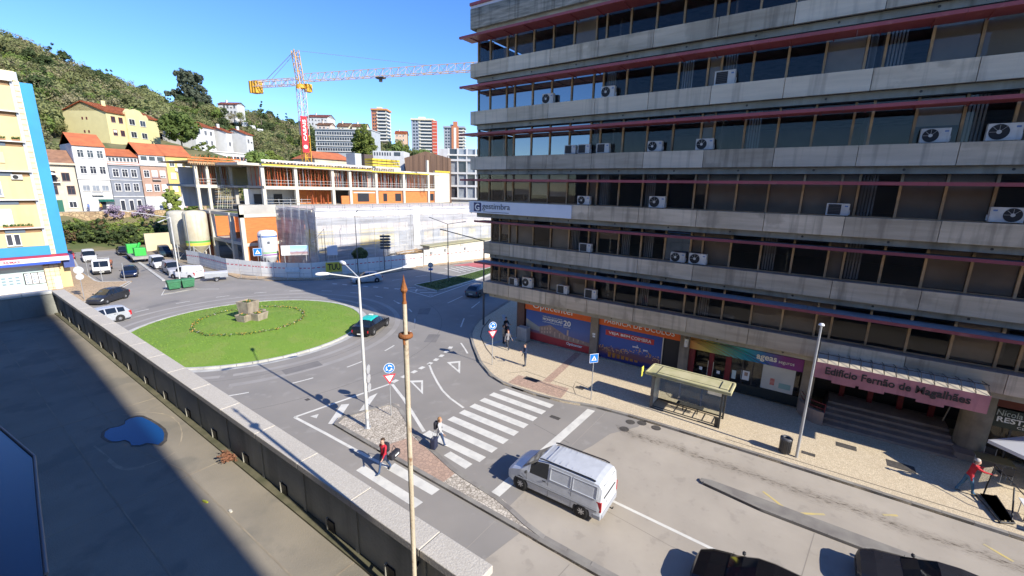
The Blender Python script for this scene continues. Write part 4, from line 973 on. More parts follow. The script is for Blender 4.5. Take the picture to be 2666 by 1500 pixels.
def ped_sign(x, y, label, d, h=3.3, s=.3, z0=.12):
    t = thing('traffic_sign', label, 'traffic sign', (x,y,z0)); B().tube((x,y,z0), (x,y,h), .028, n=10).build('post', m_galv, t)
    f = facing((x,y,h-s), d); q = B(); plate(q, f, [(-s,-s),(s,-s),(s,s),(-s,s)], .03, .045, 0); plate(q, f, [(-s*.93,-s*.93),(s*.93,-s*.93),(s*.93,s*.93),(-s*.93,s*.93)], .045, .05, 1)
    plate(q, f, [(-s*.62,-s*.5),(s*.62,-s*.5),(0,s*.62)], .05, .055, 0)
    plate(q, f, disc(s*.09,10,0,s*.2), .055, .06, 2); plate(q, f, [(-s*.06,s*.1),(-s*.24,-s*.42),(-s*.12,-s*.42),(0,-s*.1),(s*.14,-s*.42),(s*.25,-s*.42),(s*.07,s*.1)], .055, .06, 2)
    q.build('pedestrian_plate', [m_swhite, m_sblue, m_ink], t); return t
ped_sign(24.1, 10.55, 'blue square pedestrian crossing sign on a thin post by the bus shelter', (-.6,-.8))
ped_sign(29.3, 66.0, 'blue square crossing sign standing before the site fence', (-.3,-.95), 4.2, .55)
# bus shelter
m_shel = mat('shelter_dark_frame', (.05,.052,.05), .5, (.07,.07,.065), 3)
m_shroof = mat('shelter_roof_mossy', (.5,.46,.28), .85, (.4,.38,.2), 1.2, .3, 20, streak=((.3,.28,.15), .3, 3))
m_cglass = glass('shelter_glass', (.86,.89,.88), (.2,.2,.2), .93)
sh = thing('bus_shelter', 'glass bus shelter with mossy cream roof and bench on the pavement', 'bus shelter', (26,5,.12))
X0, X1, Y0, Y1 = 25.45, 26.75, 3.15, 7.1
B().box(25.2,26.85,2.75,7.5,2.42,2.5).build('roof', m_shroof, sh, bevel=.03)
q = B(); q.box(25.2,25.3,2.7,7.55,2.36,2.56); q.box(26.75,26.88,2.75,7.5,2.38,2.55); q.box(25.3,26.75,7.45,7.55,2.38,2.55); q.box(25.3,26.75,2.7,2.82,2.38,2.57); q.build('roof_rim', m_shroof, sh, bevel=.02)
B().box(25.55,26.7,2.95,3.35,2.5,2.56).build('roof_hatch', m_shroof, sh); B().box(25.35,26.74,6.9,6.95,2.5,2.51).box(25.62,25.66,2.85,6.9,2.5,2.512).build('roof_seam', m_shel, sh)
for x, y in ((X0,Y0),(X1,Y0),(X0+.1,Y1),(X1,Y1)): B().cbox((x,y,1.25),(.1,.1,2.3)).build('post', m_shel, sh)
B().box(X0,X1,Y1-.08,Y1+.08,.2,2.3).build('advert_panel', mat('advert_panel_dark', (.1,.1,.1), .4, (.2,.2,.18), 1), sh)
q = B(); q.box(X0+.1,X1-.1,Y1-.1,Y1-.085,.4,2.1); q.build('advert_poster', mat('advert_sheet', (.55,.6,.55), .3, (.4,.4,.42), 2), sh)
for i in range(3): y = Y0+.08+i*1.28; B().box(X1-.01,X1+.01,y,y+1.2,.3,2.25).build('glass_panel', m_cglass, sh)
B().box(X1-.025,X1-.012,Y0+.15,Y0+1.0,1.5,2.0).build('timetable', m_white, sh)
q = B(); q.box(X1-.03,X1+.03,Y0,Y1,.22,.28); q.box(X0-.02,X0+.03,Y0,Y1,.13,.17); q.box(X0+.25,X0+.29,Y0,Y1,.13,.17); q.build('floor_rail', m_shel, sh)
for i in range(5): y = Y0+.4+i*.55; B().bar((X0+.28,y,.14),(X1,y,.14),.03).build('floor_bar', m_shel, sh)
q = B()
for k in range(5): q.box(26.15+k*.09,26.22+k*.09,4.2,5.75,.56,.6)
o = q.build('bench_seat', m_shel, sh); B().box(26.35,26.42,4.5,4.56,.12,.56).box(26.35,26.42,5.35,5.41,.12,.56).build('bench_leg', m_shel, o)
B().box(25.5,25.6,3.15,3.4,.12,.7).build('end_guard', m_shel, sh)
q = B(); f = facing((25.2,7.75,2.5),(0,-1)); plate(q, f, [(-.16,-.3),(.16,-.3),(.16,.3),(-.16,.3)], 0, .03); q.build('bus_stop_flag', mat('yellow_enamel', (.75,.72,.1), .5), sh)
# litter bin
b = B(); b.lathe((25.0,-.15,.12), [(.2,0),(.25,.04),(.26,.75),(.29,.78),(.29,.86),(.24,.9),(.15,.9),(.14,.8)], 18); o = b.build('bin_body', m_dpole)
bn = thing('litter_bin', 'dark round litter bin on the pavement next to the tall bare pole', 'bin', (25.0,-.15,.12)); o.parent = bn; o.matrix_parent_inverse = Matrix.Translation((25.0,-.15,.12)).inverted()
q = B()
for k in range(18): a = 2*PI*k/18; q.bar((25+.265*math.cos(a),-.15+.265*math.sin(a),.2),(25+.275*math.cos(a),-.15+.275*math.sin(a),.85),.02)
q.build('bin_slats', m_iron, bn)
# tall bare pole
tp = thing('steel_pole', 'tall bare galvanised pole with a small white cap near the entrance', 'pole', (24.9,-.7,.12))
B().tube((24.9,-.7,.12),(24.9,-.7,7.3),.07,.05,14).build('post', m_galv, tp); b = B(); b.lathe((24.9,-.7,7.28), [(.001,.12),(.09,.1),(.13,.03),(.13,0),(.05,0)], 14); b.build('cap', m_lampw, tp)
# grey cabinet by the corner column
cb = thing('utility_cabinet', 'grey street cabinet standing against the brown corner column', 'cabinet', (30.6,20.2,.12))
B().box(30.2,30.85,19.7,20.7,.25,1.45).build('cabinet_body', mat('cabinet_grey', (.42,.42,.4), .7, (.33,.33,.31), 2, streak=((.2,.2,.19), .5, 4)), cb, bevel=.02); B().box(30.15,30.9,19.65,20.75,.12,.25).build('cabinet_plinth', m_conc_d, cb)
B().box(30.185,30.2,19.8,20.15,.5,1.2).box(30.185,30.2,20.25,20.6,.5,1.2).build('cabinet_door', mat('cabinet_door_grey', (.36,.36,.35), .7), cb)
# far lamps
def lamp(name, x, y, h, arms, label, m=m_dpole, r=.07, head=.55, z0=.1):
    t = thing(name, label, 'street lamp', (x,y,z0)); B().tube((x,y,z0),(x,y,h),r*1.3,r*.7,12).build('post', m, t)
    for dx, dy, dz in arms:
        q = B(); q.tube((x,y,h-.04),(x+dx,y+dy,h+dz),r*.6,r*.5,8); o = q.build('arm', m, t)
        d = Vector((dx,dy,dz)).normalized(); e = Vector((x+dx,y+dy,h+dz)); q = B(); q.bar(e-d*.05,e+d*head,.2,.09); q.build('lamp_head', m, o, bevel=.03)
    return t
lamp('street_lamp', 45.0, 43.2, 8.3, [(-1.6,1.3,.75),(1.7,-1.2,.25)], 'dark two-armed lamp post on the far grass island')
lamp('street_lamp', 31.95, 25.95, 8.5, [(-3.1,2.0,1.0)], 'dark lamp post with one long arm at the office corner', r=.08, z0=.12)
lamp('street_lamp', 39.3, 56.6, 9.2, [(.12,-.3,.35)], 'slim dark lamp post with short hooked head before the site fence', r=.06, head=.3)
lamp('street_lamp', 36.6, 60.6, 6.9, [(-2.2,-.9,-1.5)], 'slim lamp post with a drooping arm inside the site fence', r=.05, head=.4)
lamp('street_lamp', 20.95, 70.8, 8.7, [(-3.6,2.3,.75),(-1.0,-.7,-.3)], 'pale lamp post with long arm rising behind the green bins', m_polew, .07, .9)
fs_ = thing('direction_sign', 'post of five stacked dark direction signs beside the site fence', 'sign', (44.1,56.4,.1))
B().tube((44.1,56.4,.1),(44.1,56.4,5.9),.07,n=10).build('post', m_dpole, fs_)
for k in range(5):
    f = facing((44.3,56.3,5.55-k*.46),(-.62,-.78)); q = B(); pts = [(-.75,-.17),(.75,-.17),(.95,0),(.75,.17),(-.75,.17)]; plate(q, f, pts, .05, .08, 0); plate(q, f, [(.75,-.17),(.95,0),(.75,.17)], .081, .085, 1); q.build('direction_plate', [mat('sign_dark', (.06,.065,.075), .5), m_swhite], fs_)
ks = thing('keep_right_post', 'short post with a round pale sign at the tip of the grass island', 'traffic sign', (41.9,43.6,.1))
B().tube((41.9,43.6,.1),(41.9,43.6,2.6),.06,n=10).build('post', m_dpole, ks); q = B(); plate(q, facing((41.9,43.6,2.75),(-.7,-.7)), disc(.38,20), .02, .05); q.build('round_plate', m_signback, ks)
q = B(); plate(q, facing((41.9,43.6,2.15),(-.7,-.7)), [(-.3,-.15),(.3,-.15),(.3,.15),(-.3,.15)], .02, .05); q.build('small_plate', m_sblue, ks)
# sign backs at the left corner
ns = thing('traffic_sign', 'two grey sign backs on a thin post at the left pavement corner', 'traffic sign', (10.6,66.8,.12))
B().tube((10.6,66.8,.12),(10.6,66.8,3.9),.035,n=8).build('post', m_galv, ns)
q = B(); plate(q, facing((10.6,66.8,3.5),(-.2,-.95)), disc(.42,20), .03, .05); q.build('round_plate', m_signback, ns); q = B(); plate(q, facing((10.6,66.8,2.75),(-.2,-.95)), disc(.34,20), .03, .05); q.build('lower_plate', m_signback, ns)
for i, (x, y) in enumerate(((14.1,83.2),(14.4,77.6),(16.2,75.3))):
    q = B(); q.tube((x,y,.1),(x,y,2.6),.045,n=8); o = q.build('post', m_galv)
    tag(o, ['plain grey post behind the white flatbed truck','plain grey post in front of the white flatbed truck','plain grey post beside the dark blue hatchback'][i], 'post', 'plain posts on the left kerb')
# yellow round-ended advertising lollipop sign: TUU
tu = thing('bus_stop_sign', 'yellow sign with black letters half behind the lamp arm', 'sign', (36.0,57.7,.1))
q = B(); plate(q, facing((36.0,57.7,1.5),(-.5,-.86)), [(-1.1,-.75),(1.1,-.75),(1.1,.75),(-1.1,.75)], 0, .06); q.build('plate', mat('sign_yellow', (.62,.52,.06), .5, (.5,.42,.05), 1.5), tu)
fr = facing((36.0,57.7,1.5),(-.5,-.86)); text('TUU*', m_ink, tu, fr[0]-fr[1]*.85-fr[2]*.4+fr[3]*.075, 1.75, .95, dirs=(tuple(fr[1]),tuple(fr[2]),tuple(fr[3])))
for s in (-.9,.9): p = fr[0]+fr[1]*s; B().tube((p.x,p.y,.1),(p.x,p.y,.8),.05,n=8).build('leg', m_galv, tu)
# pavement railing before the fence
rl = thing('pedestrian_railing', 'low grey pedestrian railing along the far pavement before the site fence', 'railing', (31,59,.1))
rp = [(26.9,66.4),(28,64.1),(29.2,62),(30.5,60.5),(32,58.9),(33.6,57.7),(35.3,56.7),(38,55.4),(41,54.9),(44,54.7),(47,54.5),(50,54.3)]
for i, (x, y) in enumerate(rp): B().tube((x,y,.1),(x,y,1.05),.03,n=6).build('railing_post', m_galv, rl)
q = B()
for z in (1.02,.55): q.pipe([(x,y,z) for x, y in rp], .024, 6)
q.build('rail', m_galv, rl)
# ================================================================ VEHICLES
def paint(name, c, rough=.28, metal=.25):
    return mat(name, c, rough, tuple(x*.9 for x in c), 3., metal=metal, spec=.5)
m_tyre = mat('tyre_rubber', (.022,.022,.023), .85); m_rim = mat('alloy_rim', (.5,.5,.51), .35, metal=.7)
m_cgl = mat('car_glass', (.012,.016,.02), .05, spec=.8); m_blk = mat('black_plastic', (.025,.025,.027), .6)
m_hl = mat('headlamp_lens', (.6,.62,.63), .15); m_tl = mat('tail_lamp_red', (.45,.015,.02), .25); m_plt = mat('number_plate', (.72,.72,.66), .5)
WH = {}
def wheel_meshes(r, w):
    k = (r, w)
    if k not in WH:
        t = B(); prof = [(r*.62,-w/2),(r*.93,-w/2),(r,-w*.3),(r,w*.3),(r*.93,w/2),(r*.62,w/2)]; n = 20; vs = []
        for rr, y in prof: vs += [(rr*math.cos(2*PI*i/n), y, rr*math.sin(2*PI*i/n)) for i in range(n)]
        t.add(vs, [(j*n+i, j*n+(i+1)%n, (j+1)*n+(i+1)%n, (j+1)*n+i)[::-1] for j in range(5) for i in range(n)], 0, True)
        m = B(); m.tube((0,-w*.32,0), (0,w*.32,0), r*.63, n=20, mi=1)
        for s in (-1, 1):
            for a in range(7):
                an = 2*PI*a/7; d = Vector((math.cos(an),0,math.sin(an)))
                m.bar(d*r*.08+Vector((0,s*w*.4,0)), d*r*.6+Vector((0,s*w*.36,0)), r*.15, .03, 0, (0,1,0))
            m.tube((0,s*w*.3,0),(0,s*w*.46,0), r*.14, n=10)
            ring = [(rr*math.cos(2*PI*i/20), s*w*yy, rr*math.sin(2*PI*i/20)) for rr, yy in ((r*.64,.42),(r*.56,.34)) for i in range(20)]
            m.add(ring, [(i,(i+1)%20,20+(i+1)%20,20+i) for i in range(20)], 0)
        WH[k] = (t.mesh('tyre', m_tyre), m.mesh('rim', [m_rim, m_blk]))
    return WH[k]
SPECS = {
 'hatch': (([(2.06,.5,.3,.48,.53,.45,0,'b','b'),(1.98,.74,.2,.6,.66,.62,.015,'b','b'),(1.6,.86,.17,.74,.8,.7,.03,'b','b'),(1.02,.885,.16,.87,.93,.74,.04,'w','b'),(.62,.89,.16,.91,1.2,.66,.04,'w','g'),
   (.2,.89,.16,.94,1.43,.6,.04,'p','g'),(-.28,.89,.16,.95,1.48,.61,.035,'p','b'),(-.36,.89,.16,.95,1.48,.61,.035,'p','g'),(-1.05,.89,.16,.97,1.45,.61,.03,'p','b'),(-1.2,.885,.16,.98,1.43,.6,.03,'p','b'),(-1.45,.88,.17,.98,1.36,.58,.03,'r','b'),
   (-1.88,.85,.2,.98,1.02,.68,.02,'b','b'),(-2.03,.8,.24,.86,.9,.68,.01,'b','b'),(-2.08,.72,.3,.55,.58,.62,0,'b','b')]), .31, 1.28, -1.27),
 'sedan': (([(2.3,.5,.3,.5,.55,.45,0,'b','b'),(2.2,.78,.2,.62,.68,.64,.015,'b','b'),(1.8,.88,.17,.74,.8,.72,.03,'b','b'),(1.1,.9,.16,.86,.92,.76,.04,'w','b'),(.7,.9,.16,.9,1.18,.68,.04,'w','g'),
   (.25,.9,.16,.93,1.41,.6,.04,'p','g'),(-.3,.9,.16,.94,1.46,.61,.035,'p','b'),(-.38,.9,.16,.94,1.46,.61,.035,'p','g'),(-1.05,.9,.16,.96,1.42,.6,.03,'p','b'),(-1.25,.9,.16,.97,1.36,.58,.03,'r','b'),
   (-1.75,.89,.17,.98,1.04,.7,.03,'b','b'),(-2.2,.85,.2,.95,1.0,.7,.02,'b','b'),(-2.32,.78,.28,.7,.74,.66,.01,'b','b'),(-2.36,.7,.35,.5,.52,.6,0,'b','b')]), .32, 1.4, -1.38),
 'estate': (([(2.25,.5,.3,.5,.55,.45,0,'b','b'),(2.15,.78,.2,.62,.68,.64,.015,'b','b'),(1.75,.87,.17,.74,.8,.72,.03,'b','b'),(1.1,.89,.16,.86,.92,.76,.04,'w','b'),(.7,.9,.16,.9,1.18,.68,.04,'w','g'),
   (.25,.9,.16,.93,1.42,.6,.04,'p','g'),(-.3,.9,.16,.94,1.48,.62,.035,'p','b'),(-.38,.9,.16,.94,1.48,.62,.035,'p','g'),(-1.15,.9,.16,.95,1.47,.62,.03,'p','b'),(-1.25,.9,.16,.95,1.46,.62,.03,'p','g'),(-1.8,.88,.17,.96,1.4,.6,.03,'p','b'),(-1.95,.87,.18,.96,1.36,.58,.03,'r','b'),
   (-2.2,.84,.22,.94,1.0,.7,.02,'b','b'),(-2.28,.76,.3,.6,.64,.64,0,'b','b')]), .32, 1.35, -1.33),
 'boxvan': (([(2.1,.5,.3,.55,.62,.5,0,'b','b'),(2.0,.78,.22,.7,.76,.66,.02,'b','b'),(1.65,.86,.2,.86,.93,.74,.03,'b','b'),(1.2,.88,.2,.98,1.04,.78,.03,'w','b'),(.85,.88,.2,1.02,1.4,.74,.03,'w','g'),
   (.5,.89,.2,1.05,1.72,.7,.03,'p','g'),(-.1,.89,.2,1.06,1.82,.72,.03,'p','b'),(-1.0,.89,.2,1.06,1.83,.73,.03,'p','b'),(-1.9,.89,.2,1.06,1.82,.73,.03,'p','b'),(-2.08,.87,.24,1.05,1.72,.7,.02,'p','b'),(-2.12,.84,.3,1.0,1.62,.68,.02,'b','b')]), .32, 1.3, -1.35),
 'vito': (([(2.33,.5,.34,.55,.6,.45,0,'b','b'),(2.24,.8,.24,.7,.76,.68,.02,'b','b'),(2.0,.89,.21,.88,.94,.77,.03,'b','b'),(1.52,.925,.2,1.04,1.1,.82,.03,'w','b'),(1.15,.93,.2,1.07,1.42,.8,.035,'w','b'),(1.05,.93,.2,1.07,1.5,.79,.035,'w','g'),
   (.72,.935,.2,1.08,1.76,.77,.035,'p','g'),(.14,.94,.2,1.09,1.86,.79,.04,'p','b'),(-.9,.94,.2,1.1,1.88,.8,.04,'p','b'),(-1.95,.94,.2,1.1,1.87,.8,.04,'p','b'),(-2.18,.93,.22,1.1,1.82,.79,.03,'p','b'),(-2.3,.91,.26,1.08,1.66,.78,.02,'b','b'),(-2.34,.88,.32,1.0,1.2,.8,.01,'b','b')]), .33, 1.5, -1.5),
}
def car(kind, name, label, cat, x, y, head, col, roofc=None, group=None, z=.005, rails=False, sx=1., taxi=False, cladding=False):
    st, wr, fx, rx = SPECS[kind]
    t = thing(name, label, cat, (x,y,z), rad(head), group)
    rings = []
    for (px, w, zb, zl, zt, wt, cr, _, _) in st:
        cab = zt-zl > .12
        h = [(0,zb),(w*.9,zb),(w*.985,zb+.1),(w,lerp(zb,zl,.6)),(w*.975,zl),(wt,zt-(.07 if cab else .015)),(wt*.8,zt),(0,zt+cr)]
        ring = [(px*sx, b_, c_) for b_, c_ in h[::-1]]+[(px*sx, -b_, c_) for b_, c_ in h[1:-1]]
        rings.append(ring)
    n = 14; parts = {'body': B(), 'roof': B(), 'windscreen': B(), 'rear_window': B(), 'side_window': [B(), B()]}
    for i in range(len(st)-1):
        top, side = st[i][7], st[i][8]
        for k in range(n):
            k2 = (k+1)%n; q = [rings[i][k], rings[i][k2], rings[i+1][k2], rings[i+1][k]]
            tgt = parts['body']
            if k in (0,1,12,13):
                tgt = {'b': parts['body'], 'p': parts['roof'], 'w': parts['windscreen'], 'r': parts['rear_window']}[top]
            elif k in (2,11) and side == 'g': tgt = parts['side_window'][0 if k == 2 else 1]
            tgt.add(q, [(3,2,1,0)], 0, k not in (2,11))
    parts['body'].add(rings[0], [tuple(range(n))[::-1]], 0); parts['body'].add(rings[-1], [tuple(range(n))], 0)
    bo = parts['body'].build('body', col, t, False); ro = parts['roof'].build('roof', roofc or col, t, False)
    for o in (bo, ro):
        o.data.validate()
    parts['windscreen'].build('windscreen', m_cgl, t, False)
    if parts['rear_window'].f: parts['rear_window'].build('rear_window', m_cgl, t, False)
    for b_ in parts['side_window']:
        if b_.f: b_.build('side_window', m_cgl, t, False)
    tm, rm = wheel_meshes(wr, .2); W = st[5][1]
    for wx in (fx*sx, rx*sx):
        for s in (-1, 1):
            b_ = B(); b_.tube((wx,s*(W-.16),wr+.02), (wx,s*(W+.004),wr+.02), wr*1.16, n=22); b_.build('wheel_arch', m_blk, t, False)
            o = put('tyre', tm, t, False, 0, (wx, s*(W-.085), wr)); put('rim', rm, o, False)
    f, r_ = st[1], st[-2]; fxx, rxx = f[0]*sx, st[-1][0]*sx
    for s in (-1, 1):
        B().add([(fxx+.02,s*.42,f[3]-.02),(fxx-.02,s*f[1]*.96,f[3]-.01),(fxx-.3*sx,s*st[2][1]*.985,st[2][3]-.04),(fxx-.3*sx,s*st[2][1]*.99,st[2][3]-.14),(fxx+.01,s*f[1]*.985,f[3]-.14),(fxx+.04,s*.44,f[3]-.13)], [(0,1,4,5),(1,2,3,4)] if s < 0 else [(5,4,1,0),(4,3,2,1)]).build('headlight', m_hl, t, False)
        zl = r_[3]; hh = .45 if kind in ('vito','boxvan','estate') else .22
        B().box(rxx-.015, rxx+.22, s*r_[1]*.98-.06 if s > 0 else s*r_[1]*.98-.02, s*r_[1]*.98+.02 if s > 0 else s*r_[1]*.98+.06, zl-hh, zl).build('tail_lamp', m_tl, t, False, .01)
        wx = st[4][0]*sx; B().ball((wx+.02, s*(W+.1), st[4][3]+.06), .1, 1, 0, (.7,1,.75)).build('wing_mirror', m_blk, t, False)
        for dx in (-.18,-.98) if kind != 'vito' else (.3,): B().box(dx*sx-.08, dx*sx+.08, s*(W+.012)-.012, s*(W+.012)+.012, st[6][3]-.12, st[6][3]-.09).build('door_handle', m_blk, t, False)
        q = B()
        for dx in ((.95,-.32,-1.15) if kind not in ('vito','boxvan') else (1.2,.1,-1.0)): q.box(dx*sx-.006, dx*sx+.006, s*(W+.002)-.003, s*(W+.002)+.003, .3, st[6][3]-.02)
        q.box(-1.2*sx,.95*sx,s*(W+.002)-.003,s*(W+.002)+.003,.28,.29); q.build('door_gap', m_blk, t, False)
    B().box(fxx+.03, fxx+.06, -.26, .26, .36, .47).build('number_plate', m_plt, t, False); B().box(rxx-.03, rxx-.008, -.26, .26, r_[3]-.4 if kind != 'vito' else .72, r_[3]-.29 if kind != 'vito' else .84).build('number_plate', m_plt, t, False)
    B().box(st[0][0]*sx-.04, st[0][0]*sx+.012, -.45, .45, .33, .5).build('grille', m_blk, t, False)
    if kind in ('vito','boxvan'):
        zl, zt = st[-3][3], st[-3][4]
        B().add([(rxx-.012,-.62,1.12),(rxx-.012,.62,1.12),(rxx+.09,.58,1.66 if kind == 'vito' else 1.55),(rxx+.09,-.58,1.66 if kind == 'vito' else 1.55)], [(3,2,1,0)]).build('rear_window', m_cgl, t, False)
    if taxi:
        B().box(-.18,.02,-.2,.2,1.5,1.6).build('taxi_roof_sign', m_plt, t, False, .02)
    if rails:
        for s in (-1, 1): B().pipe([(.7,s*.66,1.86),(.6,s*.66,1.92),(-1.85,s*.68,1.94),(-2.0,s*.68,1.88)], .025, 6).build('roof_rail', m_blk, t, False)
    return t
c_sil = paint('silver_paint', (.5,.52,.55)); c_whi = paint('white_paint', (.7,.7,.7), .35, 0); c_blk = paint('black_paint', (.012,.012,.014), .2); c_dgr = paint('graphite_paint', (.035,.037,.045), .25); c_blu = paint('navy_paint', (.012,.022,.06), .22)
c_teal = paint('turquoise_paint', (.02,.5,.42), .35, 0); c_red = paint('red_paint', (.5,.02,.02), .3, 0); c_vsil = paint('van_silver_paint', (.6,.625,.66), .35, .12)
van = car('vito', 'panel_van', 'silver panel van with roof rails driving up to the zebra crossing', 'van', 15.3, 7.95, 91.5, c_vsil, rails=False)
for s in (-1, 1):
    B().pipe([(.62,s*.735,1.845),(.5,s*.74,1.88),(-1.8,s*.755,1.9),(-2.0,s*.75,1.865)], .03, 6).build('roof_rail', m_blk, van, False)
    q = B()
    for a, b_ in ((.02,-.95),(-1.05,-2.12)):
        def P_(x_, z_): 
            t_ = (z_-1.1)/(1.8-1.1); return (x_, s*(lerp(.917,.79,t_)+.012), z_)
        rect = [P_(a,1.16),P_(b_,1.16),P_(b_,1.68),P_(a,1.68)]
        for i in range(4): q.bar(rect[i], rect[(i+1)%4], .03, .022)
    q.build('side_panel_rib', c_vsil, van, False)
    B().box(-2.2,1.75,s*.94-.012,s*.94+.012,.62,.68).build('side_moulding', mat('grey_moulding', (.3,.31,.33), .5), van, False)
    B().box(-2.36,-2.0,s*.86-.1,s*.86+.1,.28,.5).build('rear_bumper_corner', mat('bumper_grey', (.33,.34,.36), .55), van, False, .04)
for k in range(9): B().box(.55-k*.29,.6-k*.29,-.6,.6,1.895-.004*abs(4-k),1.8995-.004*abs(4-k)).build('roof_swage', c_vsil, van, False, .008)
B().box(-2.4,-2.3,-.8,.8,.3,.48).build('rear_bumper', mat('bumper_grey', (.33,.34,.36), .55), van, False, .03)
B().pipe([(-2.36,0,.34),(-2.52,0,.32),(-2.55,0,.42)], .025, 6).build('tow_bar', m_blk, van, False)
q = B(); q.box(-2.352,-2.34,-.64,.64,1.1,1.13); q.box(-2.3,-2.24,-.62,.62,1.64,1.68); q.build('rear_window_seal', m_blk, van, False)
car('hatch','car','black car with chrome trim at the bottom edge, left of the two','car',14.35,-.12,90,c_blk)
car('sedan','car','black car at the bottom edge, right of the two, nearer the bus lane','car',17.9,-5.1,90,c_dgr)
car('sedan','taxi','black taxi with turquoise roof rounding the grass circle','taxi',24.3,33.35,27,c_blk,c_teal,taxi=True)
car('hatch','car','silver hatchback waiting at the far give-way line by the fence','car',37.0,51.45,155,c_sil)
car('hatch','car','dark blue-grey hatchback leaving past the corner of the office block','car',41.5,34.7,15,paint('slate_paint', (.08,.1,.13)))
car('hatch','car','dark grey hatchback stopped at the left corner pavement','car',12.15,64.35,-140,c_dgr)
car('estate','car','silver estate car half hidden behind the terrace parapet','car',9.35,54.75,187,c_sil)
car('hatch','car','dark blue hatchback parked at the end of the side street','car',17.85,79.8,-106,c_blu)
car('hatch','car','small red car parked by the far end of the blue-edged building','car',15.6,104.5,-98,c_red)
car('boxvan','van','white van parked far up the side street behind the flatbed','van',17.4,99.5,-98,c_whi)
car('hatch','car','black car parked behind the green crane lorry','car',23.0,104.5,-97,c_blk)
car('boxvan','van','white van with rear window parked beside the grey trailer','van',22.3,72.4,117,c_whi)
car('boxvan','van','dusty silver van parked between two white vans','van',22.3,77.8,-95,paint('dusty_silver', (.4,.4,.42)))
car('boxvan','van','white pick-up van parked in front of the green crane lorry','van',22.6,84.6,-95,c_whi)
m_gate = None
car('boxvan','van','dark teal van standing inside the site fence','van',27.2,97.5,-100,paint('teal_dark', (.03,.06,.08)))
# flatbed lorry
fb = thing('flatbed_truck', 'white flatbed truck with rust red bed parked on the left', 'truck', (16.3,86.2,.005), rad(-104))
q = B(); cab = [(2.9,.3,.95),(2.95,.55,1.05),(2.6,1.1,1.15),(2.05,1.95,2.1),(1.1,2.1,2.15),(1.0,.4,.4)]
prof = [(2.9,.35),(3.0,.75),(2.75,1.1),(2.15,1.95),(1.15,2.1),(1.1,.35)]
vs = [(a,s*.95,b_) for s in (-1,1) for a, b_ in prof]; q.add(vs, [tuple(range(6)),tuple(range(6,12))[::-1]]+[(i,(i+1)%6,6+(i+1)%6,6+i)[::-1] for i in range(6)]); q.build('cab', c_whi, fb, False, .05)
B().add([(2.765,-.8,1.14),(2.765,.8,1.14),(2.2,.78,1.9),(2.2,-.78,1.9)], [(0,1,2,3)]).build('windscreen', m_cgl, fb, False)
for s in (-1,1): B().add([(2.5,s*.957,1.15),(1.4,s*.957,1.15),(1.4,s*.957,1.85),(2.1,s*.957,1.85)], [(0,1,2,3),(3,2,1,0)]).build('side_window', m_cgl, fb, False); B().ball((2.35,s*1.12,1.35),.12,1,0,(.5,.8,1.2)).build('wing_mirror', m_blk, fb, False)
B().box(2.96,3.06,-.9,.9,.3,.62).build('front_bumper', m_blk, fb, False, .03); B().box(3.0,3.07,-.26,.26,.4,.51).build('number_plate', m_plt, fb, False)
for s in (-1,1): B().box(2.9,3.02,s*.72-.16,s*.72+.16,.68,.85).build('headlight', m_hl, fb, False)
m_bed = mat('rust_red_bed', (.3,.1,.06), .8, (.4,.2,.13), 1.5)
q = B(); q.box(-3.6,1.0,-1.05,1.05,.8,.9); q.box(-3.6,1.0,-1.05,-1.0,.9,1.25); q.box(-3.6,1.0,1.0,1.05,.9,1.25); q.box(-3.65,-3.6,-1.05,1.05,.8,1.25); q.build('bed', m_bed, fb, False)
q = B(); q.bar((.95,-.9,1.25),(.95,-.9,2.25),.06); q.bar((.95,.9,1.25),(.95,.9,2.25),.06); q.bar((.95,-.95,2.25),(.95,.95,2.25),.06); q.build('headboard', m_galv, fb, False)
tm, rm = wheel_meshes(.36,.24)
for wx in (2.1,-2.2):
    for s in (-1,1): o = put('tyre', tm, fb, False, 0, (wx,s*.85,.36)); put('rim', rm, o, False)
B().box(-3.4,2.6,-.4,.4,.45,.8).build('chassis', m_blk, fb, False)
# green crane lorry
m_green = mat('bright_green_machine', (.05,.5,.08), .5, (.04,.42,.06), 2)
gl = thing('crane_truck', 'flat trailer lorry carrying a bright green folding crane', 'truck', (22.6,95,.005), rad(-97))
q = B(); q.box(-3.6,3.6,-1.1,1.1,.85,1.05); q.box(3.6,3.7,-1.0,1.0,.6,1.0); q.build('flat_bed', mat('bed_grey', (.35,.34,.33), .7, (.25,.24,.23), 2), gl, False)
q = B(); q.box(.9,2.7,-.55,.95,1.05,2.35); q.build('engine_box', m_green, gl, False, .06); q = B(); q.box(-2.9,-1.5,-1.0,.6,1.05,2.6); q.build('operator_box', m_green, gl, False, .06)
q = B(); q.bar((-1.6,.2,1.4),(.6,.5,2.9),.3,.35); q.bar((.6,.5,2.9),(2.2,-.2,1.6),.25,.3); q.bar((-1.2,.4,1.2),(-.2,.45,2.3),.12); q.build('boom', m_green, gl, False)
tm, rm = wheel_meshes(.42,.26)
for wx in (2.4,-1.8,-2.8):
    for s in (-1,1): o = put('tyre', tm, gl, False, 0, (wx,s*.92,.42)); put('rim', rm, o, False)
